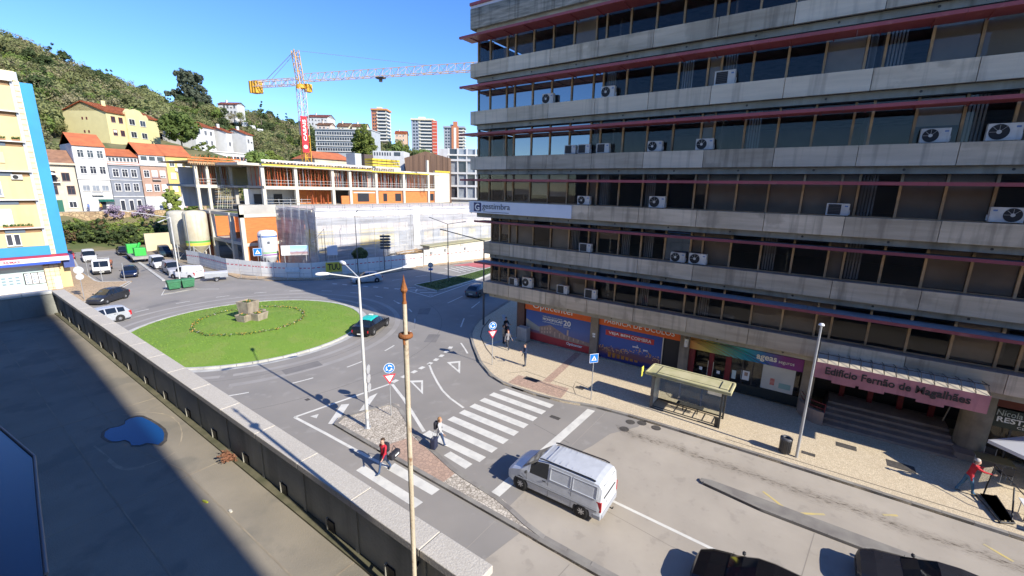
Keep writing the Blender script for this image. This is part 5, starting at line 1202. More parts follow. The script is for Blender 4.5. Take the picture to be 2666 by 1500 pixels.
# box trailer
tr = thing('trailer', 'small grey box trailer parked before the site fence', 'trailer', (24.3,67.7,.005), rad(-20))
q = B(); q.box(-1.35,1.35,-.75,.75,.5,1.15); q.build('box_body', mat('trailer_grey', (.42,.44,.46), .5, (.36,.37,.39), 1.5, metal=.4), tr, False, .02)
for s in (-1,1):
    for k in range(3): B().box(-1.33,1.33,s*.76-.012,s*.76+.012,.58+k*.2,.64+k*.2).build('side_rail', m_galv, tr, False)
B().box(-1.38,1.38,-.78,.78,1.15,1.2).build('lid', mat('trailer_lid', (.6,.61,.62), .5), tr, False, .02)
B().bar((-1.35,0,.5),(-2.4,0,.45),.08).build('drawbar', m_blk, tr, False)
tm, rm = wheel_meshes(.27,.16)
for s in (-1,1): o = put('tyre', tm, tr, False, 0, (0,s*.84,.27)); put('rim', rm, o, False); B().box(-.4,.4,s*.84-.1,s*.84+.1,.56,.6).build('mudguard', m_blk, tr, False)
# green bins
m_bin = mat('bin_green', (.05,.2,.09), .6, (.04,.15,.07), 2, rnd=.1)
for i, (x, y) in enumerate(((18.6,65.3),(20.05,65.2))):
    b_ = thing('dumpster', ['green wheeled dumpster, left of the pair on the bay island','green wheeled dumpster, right of the pair on the bay island'][i], 'dumpster', (x,y,.005), rad(-4), 'green wheeled dumpsters')
    q = B(); z0, z1 = .22, 1.12
    vs = [(-.58,-.42,z0),(.58,-.42,z0),(.58,.42,z0),(-.58,.42,z0),(-.68,-.52,z1),(.68,-.52,z1),(.68,.52,z1),(-.68,.52,z1)]
    q.add(vs, [(0,3,2,1),(4,5,6,7),(0,1,5,4),(1,2,6,5),(2,3,7,6),(3,0,4,7)]); q.build('body', m_bin, b_, False, .03)
    q = B(); vs = []
    for k in range(7): a = PI*k/6; vs += [(-.7,.56*math.cos(a),1.13+.2*math.sin(a)),(.7,.56*math.cos(a),1.13+.2*math.sin(a))]
    q.add(vs, [(2*k,2*k+1,2*k+3,2*k+2) for k in range(6)]+[tuple(range(0,14,2)),tuple(range(1,14,2))[::-1]]); q.build('lid', m_bin, b_, False)
    for k in range(3): B().box(-.4,.4,-.5-.012*k,-.47-.012*k,.45+k*.2,.5+k*.2).build('front_rib', mat('bin_rib', (.07,.26,.12), .6), b_, False)
    for s in (-1,1):
        B().bar((s*.7,-.2,1.0),(s*.8,-.2,1.0),.05).build('lift_pin', m_blk, b_, False)
        for e in (-.32,.32): B().tube((s*.45-.03,e,.09),(s*.45+.03,e,.09),.09,n=10).build('castor', m_blk, b_, False)
bi = struct(B().prism([(16.9,63.6),(20.6,63.9),(21.0,66.4),(18.3,67.2)], -.02, .09).build('bay_island', m_kerb))
# ================================================================ PEOPLE
m_skin = mat('skin', (.5,.3,.21), .6); 
PEOPLE = []
def body_mesh(pose, ht=1.72):
    """one continuous body grown over a skeleton; faces +x; pose gives limb angles"""
    s = ht/1.72; V = []; E_ = []; Rr = []; tags = {}
    def v(p, r, parent=None, r2=None):
        V.append(Vector(p)*s); Rr.append((r*s, (r2 or r)*s)); i = len(V)-1
        if parent is not None: E_.append((parent, i))
        return i
    lean = pose.get('lean', 0); hip = Vector((0,0,.92-pose.get('drop', 0)))
    pel = v(hip, .135, None, .115)
    def up_(d): return hip+Vector((math.sin(lean)*d, 0, math.cos(lean)*d))
    w1 = v(up_(.16), .125, pel, .1); ch = v(up_(.36), .15, w1, .11); nb = v(up_(.5), .085, ch, .08); nk = v(up_(.56)+Vector((.01,0,0)), .052, nb)
    hd = pose.get('head', 0); h1 = v(up_(.63)+Vector((.03,0,0)), .07, nk, .078); h2 = v(up_(.72)+Vector((.03+math.sin(hd)*.03,0,0)), .088, h1, .1); v(up_(.8)+Vector((.02,0,0)), .06, h2, .07)
    v(up_(.68)+Vector((.125,0,0)), .016, h1)          # nose
    hands = []
    for sd, (fa, ab, el) in ((1, pose['armL']), (-1, pose['armR'])):
        sh = v(up_(.47)+Vector((0,sd*.16,0)), .068, nb); 
        d = Vector((math.sin(fa), sd*math.sin(ab), -math.cos(fa)*math.cos(ab))).normalized(); elb = V[sh]/s+d*.29; eb = v(elb, .046, sh)
        d2 = Vector((math.sin(fa+el), sd*math.sin(ab)*.5, -math.cos(fa+el))).normalized(); wr = elb+d2*.25; wb = v(wr, .03, eb)
        pm = v(wr+d2*.07, .03, wb, .02); side = Vector((0,1,0)).cross(d2).normalized() if abs(d2.y) < .9 else Vector((1,0,0))
        for k in range(4):
            o = side*(k-1.5)*.02; a = v(wr+d2*.115+o, .009, pm); b_ = v(wr+d2*(.15-.012*abs(k-1))+o+Vector((.012,0,-.004)), .008, a)
            v(wr+d2*(.165-.015*abs(k-1))+o+Vector((.03,0,-.004)), .007, b_)
        th = v(wr+d2*.05+side*.04, .01, wb); v(wr+d2*.085+side*.055, .008, th); hands.append(wr+d2*.1)
    feet = []
    for sd, (fa, kn) in ((1, pose['legL']), (-1, pose['legR'])):
        hp = v(hip+Vector((0,sd*.09,-.06)), .1, pel); d = Vector((math.sin(fa),0,-math.cos(fa))); kp = V[hp]/s+d*.4; kb = v(kp, .066, hp)
        d2 = Vector((math.sin(fa-kn),0,-math.cos(fa-kn))); ap = kp+d2*.4; ab_ = v(ap, .042, kb)
        fd = Vector((math.cos((fa-kn)*.6),0,math.sin((fa-kn)*.6))); v(ap-fd*.05+Vector((0,0,-.045)), .036, ab_); t_ = v(ap+fd*.1+Vector((0,0,-.05)), .038, ab_, .03); v(ap+fd*.18+Vector((0,0,-.055)), .03, t_, .022); feet.append(ap)
    me = bpy.data.meshes.new('body'); me.from_pydata(V, E_, []); ob = bpy.data.objects.new('body', me); COL.objects.link(ob)
    sk = ob.modifiers.new('skin', 'SKIN'); sk.use_smooth_shade = True
    if not me.skin_vertices:
        bm = bmesh.new(); bm.from_mesh(me); bm.verts.layers.skin.verify(); bm.to_mesh(me); bm.free()
    for i, sv in enumerate(me.skin_vertices[0].data): sv.radius = Rr[i]; sv.use_root = (i == 0)
    sb = ob.modifiers.new('sub', 'SUBSURF'); sb.levels = 1; sb.render_levels = 1
    return ob, [h*s for h in hands], V[hip and 0], up_, s, lean
def person(label, x, y, head, pose, top, legs, hair, ht=1.72, z=.01, group=None, sleeves=True, shoes=(.05,.05,.05), longhair=False, extra=None):
    PEOPLE.append((label, x, y, head, pose, top, legs, hair, ht, z, group, sleeves, shoes, longhair, extra, body_mesh(pose, ht)))
WALK = dict(armL=(.45,.12,.5), armR=(-.35,.15,.35), legL=(-.38,.15), legR=(.42,.1), lean=.05)
WALK2 = dict(armL=(-.4,.12,.3), armR=(.3,.12,.6), legL=(.36,.08), legR=(-.32,.3), lean=.06)
STAND = dict(armL=(.05,.12,.2), armR=(.05,.12,.2), legL=(.02,.02), legR=(-.02,.04), lean=0)
PHONE = dict(armL=(.5,.1,1.5), armR=(.05,.12,.3), legL=(.06,.05), legR=(-.05,.05), lean=.03, head=.4)
PUSH = dict(armL=(1.2,.1,.3), armR=(1.1,.1,.4), legL=(-.3,.1), legR=(.35,.15), lean=.2)
person('person in a red hooded jacket and jeans carrying dark bags over the near crossing', 11.45, 15.35, -165, dict(WALK, armR=(-.5,.25,.3)), (.5,.02,.04), (.05,.09,.18), (.06,.035,.02), 1.78, extra='boy')
person('person in a black and white top wheeling a dark suitcase onto the island', 14.55, 14.75, -70, WALK2, (.6,.6,.6), (.04,.07,.15), (.4,.22,.1), 1.68, longhair=True, extra='woman', shoes=(.7,.7,.7))
person('person in a navy jacket standing alone on the sunny pavement', 25.95, 16.95, 150, PHONE, (.02,.035,.08), (.12,.13,.15), (.05,.04,.03), 1.76, z=.125)
person('red-haired person in a grey top walking with a dark bag by the pavement corner', 28.0, 20.1, -115, WALK, (.25,.25,.27), (.05,.055,.07), (.2,.05,.025), 1.7, z=.125, longhair=True, extra='bag', shoes=(.7,.7,.7))
person('person in dark clothes standing beside the grey street cabinet', 29.35, 21.2, -150, STAND, (.02,.022,.028), (.02,.03,.025), (.02,.015,.012), 1.74, z=.125)
person('person in a pale jacket standing behind the red-haired walker', 28.9, 21.2, -60, STAND, (.35,.3,.22), (.03,.03,.04), (.03,.02,.015), 1.66, z=.125, longhair=True)
person('person in black leaning at the brown corner column', 30.6, 22.2, -120, dict(STAND, armL=(.5,.2,1.2)), (.015,.015,.018), (.02,.02,.025), (.02,.015,.012), 1.76, z=.125)
person('person in a red top and jeans pushing a black frame on the right pavement', 26.45, -7.2, -75, PUSH, (.55,.03,.04), (.06,.15,.25), (.5,.45,.38), 1.76, z=.125, shoes=(.1,.1,.1))
person('person in a blue top standing before the white terraced house', 24.9, 133.6, -90, STAND, (.12,.2,.45), (.1,.12,.25), (.05,.03,.02), 1.75, z=6.5)
person('person in a yellow top and dark trousers standing on the upper street', 26.9, 133.4, -90, STAND, (.7,.5,.12), (.12,.04,.04), (.05,.03,.02), 1.75, z=6.5)
dg = bpy.context.evaluated_depsgraph_get()
BUILT = [(P_, bpy.data.meshes.new_from_object(P_[-1][0].evaluated_get(dg))) for P_ in PEOPLE]
for P_, me in BUILT:
    (label, x, y, head, pose, top, legs, hair, ht, z, group, sleeves, shoes, longhair, extra, (ob, hands, _, up_, s, lean)) = P_
    md = ob.data; bpy.data.objects.remove(ob); bpy.data.meshes.remove(md)
    k = label.split()[3]+str(int(x*10))
    ms = [m_skin, mat('top_'+k, top, .85, tuple(c*.8 for c in top), 6, .3, 30), mat('trousers_'+k, legs, .85, tuple(c*.8 for c in legs), 6, .3, 30), mat('shoes_'+k, shoes, .6)]
    me.materials.clear(); [me.materials.append(m_) for m_ in ms]
    nz = up_(.555).z*s; nx = up_(.555).x*s
    zmin = min(v.co.z for v in me.vertices)
    for p in me.polygons:
        c = p.center; p.use_smooth = True
        if min((c-h).length for h in hands) < .085*s: mi = 0
        elif c.z > nz-.0 and abs(c.y) < .13*s and (c-Vector((nx,0,nz))).length < .36*s: mi = 0
        elif c.z < zmin+.085*s: mi = 3
        elif c.z < .9*s and abs(c.y) < .2*s and c.z < hands[0].z+.5 and not (c.z > .7*s and abs(c.y) > .155*s): mi = 2
        else: mi = 1
        p.material_index = mi
    t = thing('person', label, 'person', (x,y,z), rad(head)); 
    bo = put('body', me, t, False); bo.location.z = -zmin
    hp = up_(.735)*s; hb_ = B(); n = 0
    bm = bmesh.new(); bmesh.ops.create_icosphere(bm, subdivisions=3, radius=1)
    def keep(v): return not (v.x > .35 and v.z < .45) and v.z > (-.15 if not longhair else -1.5) and not (v.x > .05 and v.z < -.05)
    vs = []; 
    for v in bm.verts:
        c = v.co.copy(); zz = c.z*1.12
        if longhair and c.z < 0 and c.x < .2: zz = c.z*2.2
        vs.append((hp.x-.018*s+c.x*.118*s, c.y*.1*s*1.06, hp.z+.012+zz*.105*s-zmin))
    fs = [[v.index for v in f.verts] for f in bm.faces if all(keep(v.co) for v in f.verts)]; bm.free()
    hb_.add(vs, fs, 0, True); hb_.build('hair', mat('hair_'+k, hair, .7), t, False)
    ey = B()
    for sd in (-1,1): ey.ball((hp.x+.1*s, sd*.033*s, hp.z-.012-zmin), .011*s, 1)
    ey.build('eyes', m_ink, t, False)
    B().box(hp.x+.088*s, hp.x+.1*s, -.022*s, .022*s, hp.z-.082*s-zmin, hp.z-.072*s-zmin).build('mouth', mat('lips', (.35,.12,.1), .6), t, False)
# what they carry
def carried(name, label, cat, x, y, z, head): return thing(name, label, cat, (x,y,z), rad(head))
m_bag = mat('black_nylon', (.02,.02,.028), .8, (.03,.03,.04), 6); m_bagn = mat('navy_canvas', (.025,.03,.07), .8, (.02,.025,.05), 6)
t = carried('backpack', 'dark backpack on the back of the red-jacketed walker', 'backpack', 11.45, 15.35, .01, -165)
B().box(-.3,-.12,-.16,.16,1.0,1.45).build('pack', m_bag, t, False, .05)
for s in (-1,1): B().pipe([(-.12,s*.1,1.42),(.02,s*.1,1.47),(.12,s*.1,1.35),(.1,s*.11,1.1),(-.1,s*.12,1.02)], .018, 6).build('strap', m_bag, t, False)
t = carried('holdall', 'long dark holdall hanging at the side of the red-jacketed walker', 'bag', 11.62, 15.0, .01, -165)
B().box(-.55,.12,-.12,.14,.72,1.02).build('bag_body', m_bag, t, False, .06); B().box(-.4,-.1,.141,.146,.84,.92).build('bag_print', m_white, t, False); B().pipe([(-.4,0,1.02),(-.2,0,1.35),(.05,0,1.02)], .015, 6).build('handle', m_bag, t, False)
t = carried('jacket_bundle', 'dark jacket tied round the waist of the red-jacketed walker', 'jacket', 11.45, 15.35, .01, -165)
q = B(); q.lathe((0,0,.72), [(.2,0),(.19,.12),(.165,.26)], 14); q.build('cloth', m_bagn, t, False)
t = carried('suitcase', 'navy suitcase wheeled by the walker on the island', 'suitcase', 14.15, 14.75, .01, -70)
B().box(-.14,.14,-.2,.2,.1,.7).build('shell', m_bagn, t, False, .04); B().pipe([(0,-.13,.7),(0,-.13,1.02),(0,.13,1.02),(0,.13,.7)], .012, 6).build('pull_handle', m_galv, t, False)
for s in (-1,1): B().tube((-.1,s*.15-.02,.05),(-.1,s*.15+.02,.05),.05,n=10).build('wheel', m_blk, t, False)
t = carried('rucksack', 'black and white rucksack of the walker with the suitcase', 'backpack', 14.55, 14.75, .01, -70)
B().box(-.28,-.12,-.15,.15,1.0,1.42).build('pack', m_bag, t, False, .05); B().box(-.29,-.27,-.08,.08,1.18,1.36).build('pocket', m_white, t, False, .01)
t = carried('shoulder_bag', 'black shoulder bag of the red-haired walker', 'bag', 28.0, 20.1, .125, -115)
B().box(-.16,.12,.2,.32,.9,1.2).build('bag_body', m_bag, t, False, .04); B().pipe([(-.1,.22,1.2),(-.02,.16,1.46),(.06,.22,1.2)], .012, 6).build('strap', m_bag, t, False)
# folded black frame being pushed, tables and chairs, parasol
m_bsteel = mat('black_steel', (.03,.03,.032), .5)
fr_ = thing('display_frame', 'black folding frame on castors with an upright handle being pushed', 'frame', (26,-8.1,.12))
for a, b_, r in (((26.7,-7.85,.12),(26.75,-7.95,1.75),.03),((26.75,-7.95,1.75),(25.4,-8.75,1.15),.022),((25.4,-8.75,1.15),(25.1,-8.7,.3),.03),((26.3,-8.55,1.1),(25.0,-8.35,.15),.03),((24.6,-7.9,.2),(24.9,-8.4,.2),.035),((24.6,-7.9,.2),(26.4,-7.55,.2),.03),((24.9,-8.4,.2),(26.9,-8.3,.2),.03)):
    B().tube(a, b_, r, n=8).build('frame_tube', m_bsteel, fr_)
B().add([(24.75,-7.95,.24),(26.6,-7.7,.24),(26.8,-8.25,.24),(24.95,-8.35,.24)], [(0,1,2,3),(3,2,1,0)]).build('deck', mat('grey_deck', (.07,.07,.072), .7, (.11,.11,.11), 3), fr_)
q = B(); q.add([(26.72,-7.9,.9),(26.74,-7.95,1.65),(26.4,-7.55,1.6),(26.38,-7.5,.85)], [(0,1,2,3),(3,2,1,0)]); q.build('clear_sheet', m_cglass, fr_)
for p in ((24.65,-7.95,.12),(24.9,-8.35,.12),(26.4,-7.6,.12),(26.85,-8.25,.12)): B().tube((p[0],p[1]-.02,.18),(p[0],p[1]+.02,.18),.06,n=8).build('castor', m_blk, fr_)
def table(x, y, rz, w, l, m, label, z0=.12):
    t = thing('cafe_table', label, 'table', (x,y,z0), rz); B().box(-w/2,w/2,-l/2,l/2,.71,.74).build('table_top', m, t, False, .01)
    for sx in (-1,1):
        for sy in (-1,1): B().tube((sx*w*.42,sy*l*.42,0),(sx*w*.42,sy*l*.42,.71),.018,n=6).build('leg', m_galv, t, False)
    return t
m_tt = mat('table_olive', (.25,.22,.12), .6, (.2,.18,.1), 3); m_ttw = mat('table_white', (.7,.7,.68), .5)
table(29.4,-8.65,.05,.8,1.3,m_tt,'olive topped cafe table in the shade by the restaurant'); table(29.5,-10.4,.05,.8,1.2,m_tt,'olive topped cafe table farther along the restaurant front'); table(25.65,-9.3,0,.75,1.3,m_ttw,'white cafe table in the sun beside the black frame')
def chair(x, y, rz, label, m, group, z0=.12):
    t = thing('cafe_chair', label, 'chair', (x,y,z0), rz, group); B().box(-.22,.22,-.22,.22,.43,.46).build('seat', m, t, False, .01); B().box(-.24,-.21,-.21,.21,.5,.85).build('backrest', m, t, False, .01)
    for sx, sy in ((-1,-1),(1,-1),(1,1),(-1,1)): B().tube((sx*.2,sy*.2,0),(sx*.2,sy*.2,.86 if sx < 0 else .44),.014,n=6).build('leg', m_galv, t, False)
m_ch = mat('dark_chair', (.04,.04,.045), .6)
for i, (x, y, a, l) in enumerate(((30.25,-8.7,2.9,'dark cafe chair between the round column and the olive table'),(30.4,-10.3,3.1,'dark cafe chair behind the olive tables'),(28.7,-8.9,.2,'dark cafe chair on the street side of the olive table'),(24.8,-9.6,1.3,'dark cafe chair in the sun beside the white table'))): chair(x, y, a, l, m_ch, 'restaurant chairs')
pa = thing('parasol', 'white square parasol over the restaurant tables at the right edge', 'parasol', (28.1,-10.0,.12))
B().tube((28.1,-10.0,.12),(28.1,-10.0,2.75),.03,n=8).build('mast', m_galv, pa)
q = B(); cnr = [(26.0,-10,2.3),(28.1,-12.1,2.3),(30.2,-10,2.3),(28.1,-7.9,2.3)]; ap = (28.1,-10.0,2.85)
for i in range(4): q.add([cnr[i], cnr[(i+1)%4], ap], [(0,1,2)])
for i in range(4): a, b_ = cnr[i], cnr[(i+1)%4]; q.add([a, b_, (b_[0],b_[1],b_[2]-.16), (a[0],a[1],a[2]-.16)], [(0,1,2,3)])
q.build('canopy', mat('parasol_canvas', (.66,.66,.64), .8), pa)
for i in range(4): B().tube(ap, cnr[i], .012, n=5).build('rib', m_galv, pa)
B().box(27.8,28.4,-10.3,-9.7,.12,.2).build('base', m_kerb, pa)
# ================================================================ BUILDINGS ACROSS THE CIRCLE
m_pane = mat('dark_pane', (.03,.035,.045), .08, (.05,.055,.07), .6, spec=.7); m_panel = mat('pale_pane', (.3,.33,.36), .15, (.2,.22,.25), .8, spec=.6)
m_wframe = mat('white_window_frame', (.7,.69,.66), .6); m_sill = mat('stone_sill', (.5,.48,.44), .8)
m_shut = mat('white_shutter', (.62,.6,.55), .7); m_bframe = mat('brown_window_frame', (.14,.06,.045), .6)
def win(par, u0, u1, z0, z1, frame, fm=m_wframe, pane=m_pane, bars=1, sill=True, name='window', mid=False, deep=.06, shutter=0.):
    """window with its frame proud of the wall and panes set in; frame maps (u, depth, z) to world"""
    q = B(); t = .09 if u1-u0 > .7 else .06
    def bx(q, a, b, c, d, e, f):
        P = [frame(a,c,e),frame(b,c,e),frame(b,d,e),frame(a,d,e),frame(a,c,f),frame(b,c,f),frame(b,d,f),frame(a,d,f)]
        q.add(P, [(0,3,2,1),(4,5,6,7),(0,1,5,4),(1,2,6,5),(2,3,7,6),(3,0,4,7)])
    bx(q,u0-t,u0,-deep,.02,z0-t,z1+t); bx(q,u1,u1+t,-deep,.02,z0-t,z1+t); bx(q,u0,u1,-deep,.02,z1,z1+t); bx(q,u0,u1,-deep,.02,z0-t,z0)
    for k in range(bars): u = lerp(u0,u1,(k+1)/(bars+1)); bx(q,u-.03,u+.03,-.03,.015,z0,z1)
    if mid: bx(q,u0,u1,-.03,.015,lerp(z0,z1,.68)-.025,lerp(z0,z1,.68)+.025)
    o = q.build(name, fm, par)
    q = B(); bx(q,u0,u1,-.012,.01,z0,z1); q.build('pane', pane, o)
    if shutter: q = B(); bx(q,u0,u1,-.022,-.013,lerp(z1,z0,shutter),z1); q.build('shutter', m_shut, o)
    if sill: q = B(); bx(q,u0-t-.05,u1+t+.05,-.14,.0,z0-t-.08,z0-t); q.build('sill', m_sill, o)
    return o
def front(Y, X0=0): return lambda u, d, z: (u+X0, Y+d, z)
# --- yellow block with blue pier
m_yel = mat('butter_yellow_render', (.62,.49,.25), .85, (.55,.435,.23), .5, rnd=.06, streak=((.42,.33,.18),.45,1.3)); m_cream = mat('cream_tile', (.68,.58,.38), .7, (.6,.5,.32), 1.5)
m_azure = mat('azure_render', (.04,.28,.55), .7, (.035,.25,.49), .4, streak=((.06,.24,.42),.4,1.1)); m_wslab = mat('white_slab_edge', (.7,.68,.62), .8, (.6,.58,.53), 1); m_greyblue = mat('grey_blue_render', (.42,.45,.5), .8)
m_brownsh = mat('brown_shutter', (.26,.16,.08), .7, (.22,.13,.065), 2); m_slate = mat('dark_slate', (.1,.13,.17), .7)
yb = thing('apartment_building', 'butter yellow apartment block with a tall azure blue pier at its corner', 'building', (0,82,0))
B().box(-22,9.7,76.5,92,0,24.6).build('wall', m_yel, yb); B().box(9.7,10.4,76.2,92,0,24.95).build('side_wall', m_greyblue, yb)
B().box(10.4,11.45,76.05,92,4.4,23.9).build('blue_pier', m_azure, yb)
B().box(10.4,11.4,76.4,92,0,4.39).build('pier_base', m_yel, yb)
q = B(); q.box(9.98,10.38,76.08,76.2,4.4,24.0,0); q.box(10.36,10.42,76.0,76.2,4.4,24.0,1)
for k in range(32): q.box(9.98,10.37,76.05,76.08,4.9+k*.6,4.95+k*.6,2)
q.build('tile_ladder_strip', [m_cream, m_wslab, mat('tile_joint_brown', (.3,.2,.12), .8)], yb)
B().box(-22,10.2,76.0,76.6,24.0,24.98).build('cornice', mat('cream_cornice', (.74,.64,.4), .8), yb)
lev = [5.48, 7.72, 10.97, 14.17, 17.47, 20.72, 24.0]
for i in range(6):
    z0, z1 = lev[i]+(.0 if i == 0 else .0), lev[i+1]
    B().box(-22,9.68,76.12,76.5,z0,z1-.62).build('yellow_parapet', m_yel, yb)
    B().box(-22,9.88,75.85,76.5,z1-.12,z1).build('slab_edge', m_wslab, yb)
    for k in range(6):
        a = 9.6-k*2.9; B().box(a-1.25,a,76.3,76.49,z1-.62,z1-.13).build('rolled_shutter', m_brownsh, yb); B().box(a-2.85,a-1.27,76.2,76.49,z1-.6,z1-.13).build('slate_strip', m_slate, yb)  # dark slate boxes between the brown shutters, below each slab
B().box(-22,10.0,75.98,76.5,4.38,5.46).build('blue_band', m_azure, yb)
f76 = front(76.11)
win(yb, 6.75,7.15,5.75,6.95,f76, bars=0); win(yb, 7.35,7.75,5.75,6.95,f76, bars=0)
win(yb, 6.2,7.2,11.4,12.9,f76, pane=m_panel, mid=True); win(yb, 3.2,4.4,5.75,6.95,f76); win(yb, 2.6,3.6,11.4,12.9,f76); win(yb, 3.0,4.2,8.2,9.8,f76, shutter=1.)
B().box(6.0,7.6,76.09,76.12,8.0,9.9).build('closed_shutter', m_shut, yb); B().box(6.6,8.0,76.0,76.02,15.0,16.2).build('balcony_screen', mat('balcony_screen', (.6,.48,.3), .7), yb)
acy = thing('air_conditioner', 'white air conditioner on the yellow apartment block wall', 'air conditioner', (8.6,75.95,13.2)); B().box(8.15,9.05,75.85,76.15,13.2,13.75).build('casing', m_ac, acy, bevel=.02); b = B(); b.tube((8.5,75.84,13.48),(8.5,75.85,13.48),.23,n=18); b.build('fan_grille', m_fan, acy)
def pots(x0, x1, z, n, label, y=76.0):
    q = B(); q.box(x0,x1,y-.12,y+.1,z,z+.14,0)
    for i in range(n*12):
        c = Vector((rng.uniform(x0,x1), y+rng.uniform(-.14,.1), z+.14+rng.uniform(0,.28))); u = Vector((rng.uniform(-1,1),rng.uniform(-1,1),rng.uniform(-1,1)))*.07; v = u.orthogonal()
        q.add([c-u,c+v,c+u,c-v], [(0,1,2,3)], rng.choice((1,1,2)))
    tag(q.build('window_box', [mat('terracotta_box', (.4,.2,.1), .8), fcols[2], mat('dry_plant', (.35,.3,.1), .8)]), label, 'plants')
pots(6.7,9.0,7.75,12,'long window box of straggly plants on the lowest balcony'); pots(8.9,9.5,17.5,5,'potted plants at the end of the high balcony'); pots(7.6,8.4,17.5,4,'potted plants left of the others on the high balcony')
# shop under it
shp = thing('estate_agent_shop', 'estate agent shop with red white and blue awning under the yellow block', 'shop front', (6,75.6,0))
q = B(); q.add([(-14,76.1,4.36),(11.35,76.1,4.36),(11.35,74.9,4.2),(-14,74.9,4.2)], [(0,3,2,1)], 0); q.box(-14,11.3,74.85,74.9,3.7,4.2,1); q.box(-14,10.5,74.84,74.9,3.4,3.7,2); q.build('awning', [mat('awning_red', (.5,.03,.06), .6), mat('awning_white', (.72,.7,.7), .6), mat('awning_blue', (.03,.08,.4), .6)], shp)
text('RE/MAX*', mat('red_letters', (.5,.02,.06), .5), shp, (5.95,74.82,3.78), 1.3, .28, '-Y'); text('QUALITY II', m_greyL, shp, (7.5,74.82,3.82), 1.1, .16, '-Y')
B().box(-14,9.1,76.3,76.45,.3,3.3).build('shop_window', mat('shop_glass_pale', (.4,.5,.48), .15, (.5,.6,.57), .6), shp); B().box(-14,9.1,76.1,76.3,.0,.5).build('shop_base', m_wslab, shp); B().box(-14,9.1,76.2,76.32,2.9,3.4).build('shop_head', m_greyblue, shp)
q = B(); q.box(7.35,9.1,76.24,76.29,.95,2.35,0); q.build('poster_frame', m_bsteel, shp)
for k in range(3):
    o = B().box(7.45+k*.56,7.93+k*.56,76.21,76.235,1.02,2.28).build('property_sheet', m_white, shp); q = B()
    for j in range(4): q.box(7.5+k*.56,7.72+k*.56,76.195,76.205,1.15+j*.28,1.32+j*.28); q.box(7.75+k*.56,7.9+k*.56,76.195,76.205,1.15+j*.28,1.2+j*.28)
    q.build('sheet_print', mat('sheet_print', (.25,.3,.38), .6), o)
q = B()
for k in range(9): x = 7.0-k*.55; [q.box(x-.3,x,76.27,76.295,1.15+j*.35,1.3+j*.35) for j in range(3)]
q.build('window_stickers', mat('window_stickers', (.2,.28,.33), .6), shp)
q = B(); q.box(9.1,10.42,75.9,76.35,0,3.05,0)
for k in range(4): q.box(9.1+k*.42,9.13+k*.42,75.88,75.9,0,3.05,1)
for k in range(6): q.box(9.1,10.42,75.88,75.9,.3+k*.5,.33+k*.5,1)
o = q.build('tiled_pier', [m_cream, mat('tile_joint_brown', (.3,.2,.12), .8)], shp); B().box(9.75,10.35,75.83,75.87,.1,1.6).build('notice_board', mat('pale_notice', (.7,.68,.6), .6), o)
B().box(10.8,11.75,75.4,80,2.7,4.2).build('blue_corner_box', mat('dark_blue_awning', (.05,.08,.25), .6), shp)

# --- terraced houses on the upper street
m_roof = mat('orange_roof_tile', (.52,.16,.06), .85, (.42,.12,.05), .8, .8, 6, spots=((.3,.1,.05), .5, 2.5, .58)); m_roofb = mat('old_brown_roof_tile', (.32,.17,.1), .9, (.22,.12,.075), 1., .8, 6)
m_street = mat('street_setts', (.38,.36,.32), .9, (.3,.28,.25), .5)
struct(B().box(10,62,129.2,136,6.0,6.42).build('upper_street', m_street))
m_stonew = mat('tan_stone_wall', (.46,.34,.19), .95, (.3,.22,.13), .9, .9, 4, speck=((.55,.42,.25),(.3,.2,.12),1.6,(.18,.13,.08)))
tag(B().box(12,46,128.6,129.2,0,6.6).build('retaining_wall', m_stonew), 'tan stone retaining wall below the terraced houses', 'wall')
def terrace(name, label, x0, x1, z0, ze, zr, wall, roofm, rows, cols, Y=135, dep=11, sh=(0,), extra=None, fm=m_wframe, wz=1.55, ww=.95, ridge=.45):
    t = thing(name, label, 'house', ((x0+x1)/2, Y+dep/2, z0)); B().box(x0,x1,Y,Y+dep,z0,ze).build('wall', wall, t)
    q = B(); a, yr = .35, Y+dep*ridge
    q.add([(x0-.1,Y-a,ze-.1),(x1+.1,Y-a,ze-.1),(x1+.1,yr,zr),(x0-.1,yr,zr),(x0-.1,Y+dep+a,ze-.1),(x1+.1,Y+dep+a,ze-.1)], [(0,1,2,3),(3,2,5,4)]); q.add([(x0-.1,Y-a,ze-.22),(x1+.1,Y-a,ze-.22),(x1+.1,Y-a,ze-.1),(x0-.1,Y-a,ze-.1)], [(0,1,2,3)])
    r = q.build('roof', roofm, t)
    B().add([(x0+.02,Y,ze),(x0+.02,Y+dep,ze),(x0+.02,yr,zr-.12)], [(0,2,1),(0,1,2)]).build('gable', wall, t); B().add([(x1-.02,Y,ze),(x1-.02,Y+dep,ze),(x1-.02,yr,zr-.12)], [(0,1,2),(0,2,1)]).build('gable', wall, t)
    f = front(Y)
    for zi, z in enumerate(rows):
        for ci, c in enumerate(cols):
            win(t, c-ww/2, c+ww/2, z-wz/2, z+wz/2, f, fm, shutter=(rng.choice(sh)), mid=True)
    return t
m_hw = mat('house_white_render', (.58,.58,.57), .85, (.51,.51,.5), .6, streak=((.38,.37,.35),.5,1.4)); m_hg = mat('house_grey_tile', (.23,.245,.275), .7, (.19,.205,.235), 1.5, streak=((.15,.155,.17),.5,1.4)); m_hp = mat('house_salmon_tile', (.42,.27,.2), .75, (.36,.23,.17), 1.5, streak=((.28,.18,.14),.5,1.4)); m_hy = mat('house_lemon_render', (.62,.47,.16), .85, (.55,.42,.15), .6, streak=((.42,.34,.16),.5,1.4)); m_ht = mat('house_tan_render', (.6,.53,.4), .9, (.5,.44,.33), .6, streak=((.3,.27,.2),.5,1.5))
m_frame_g = mat('granite_trim', (.6,.6,.58), .85)
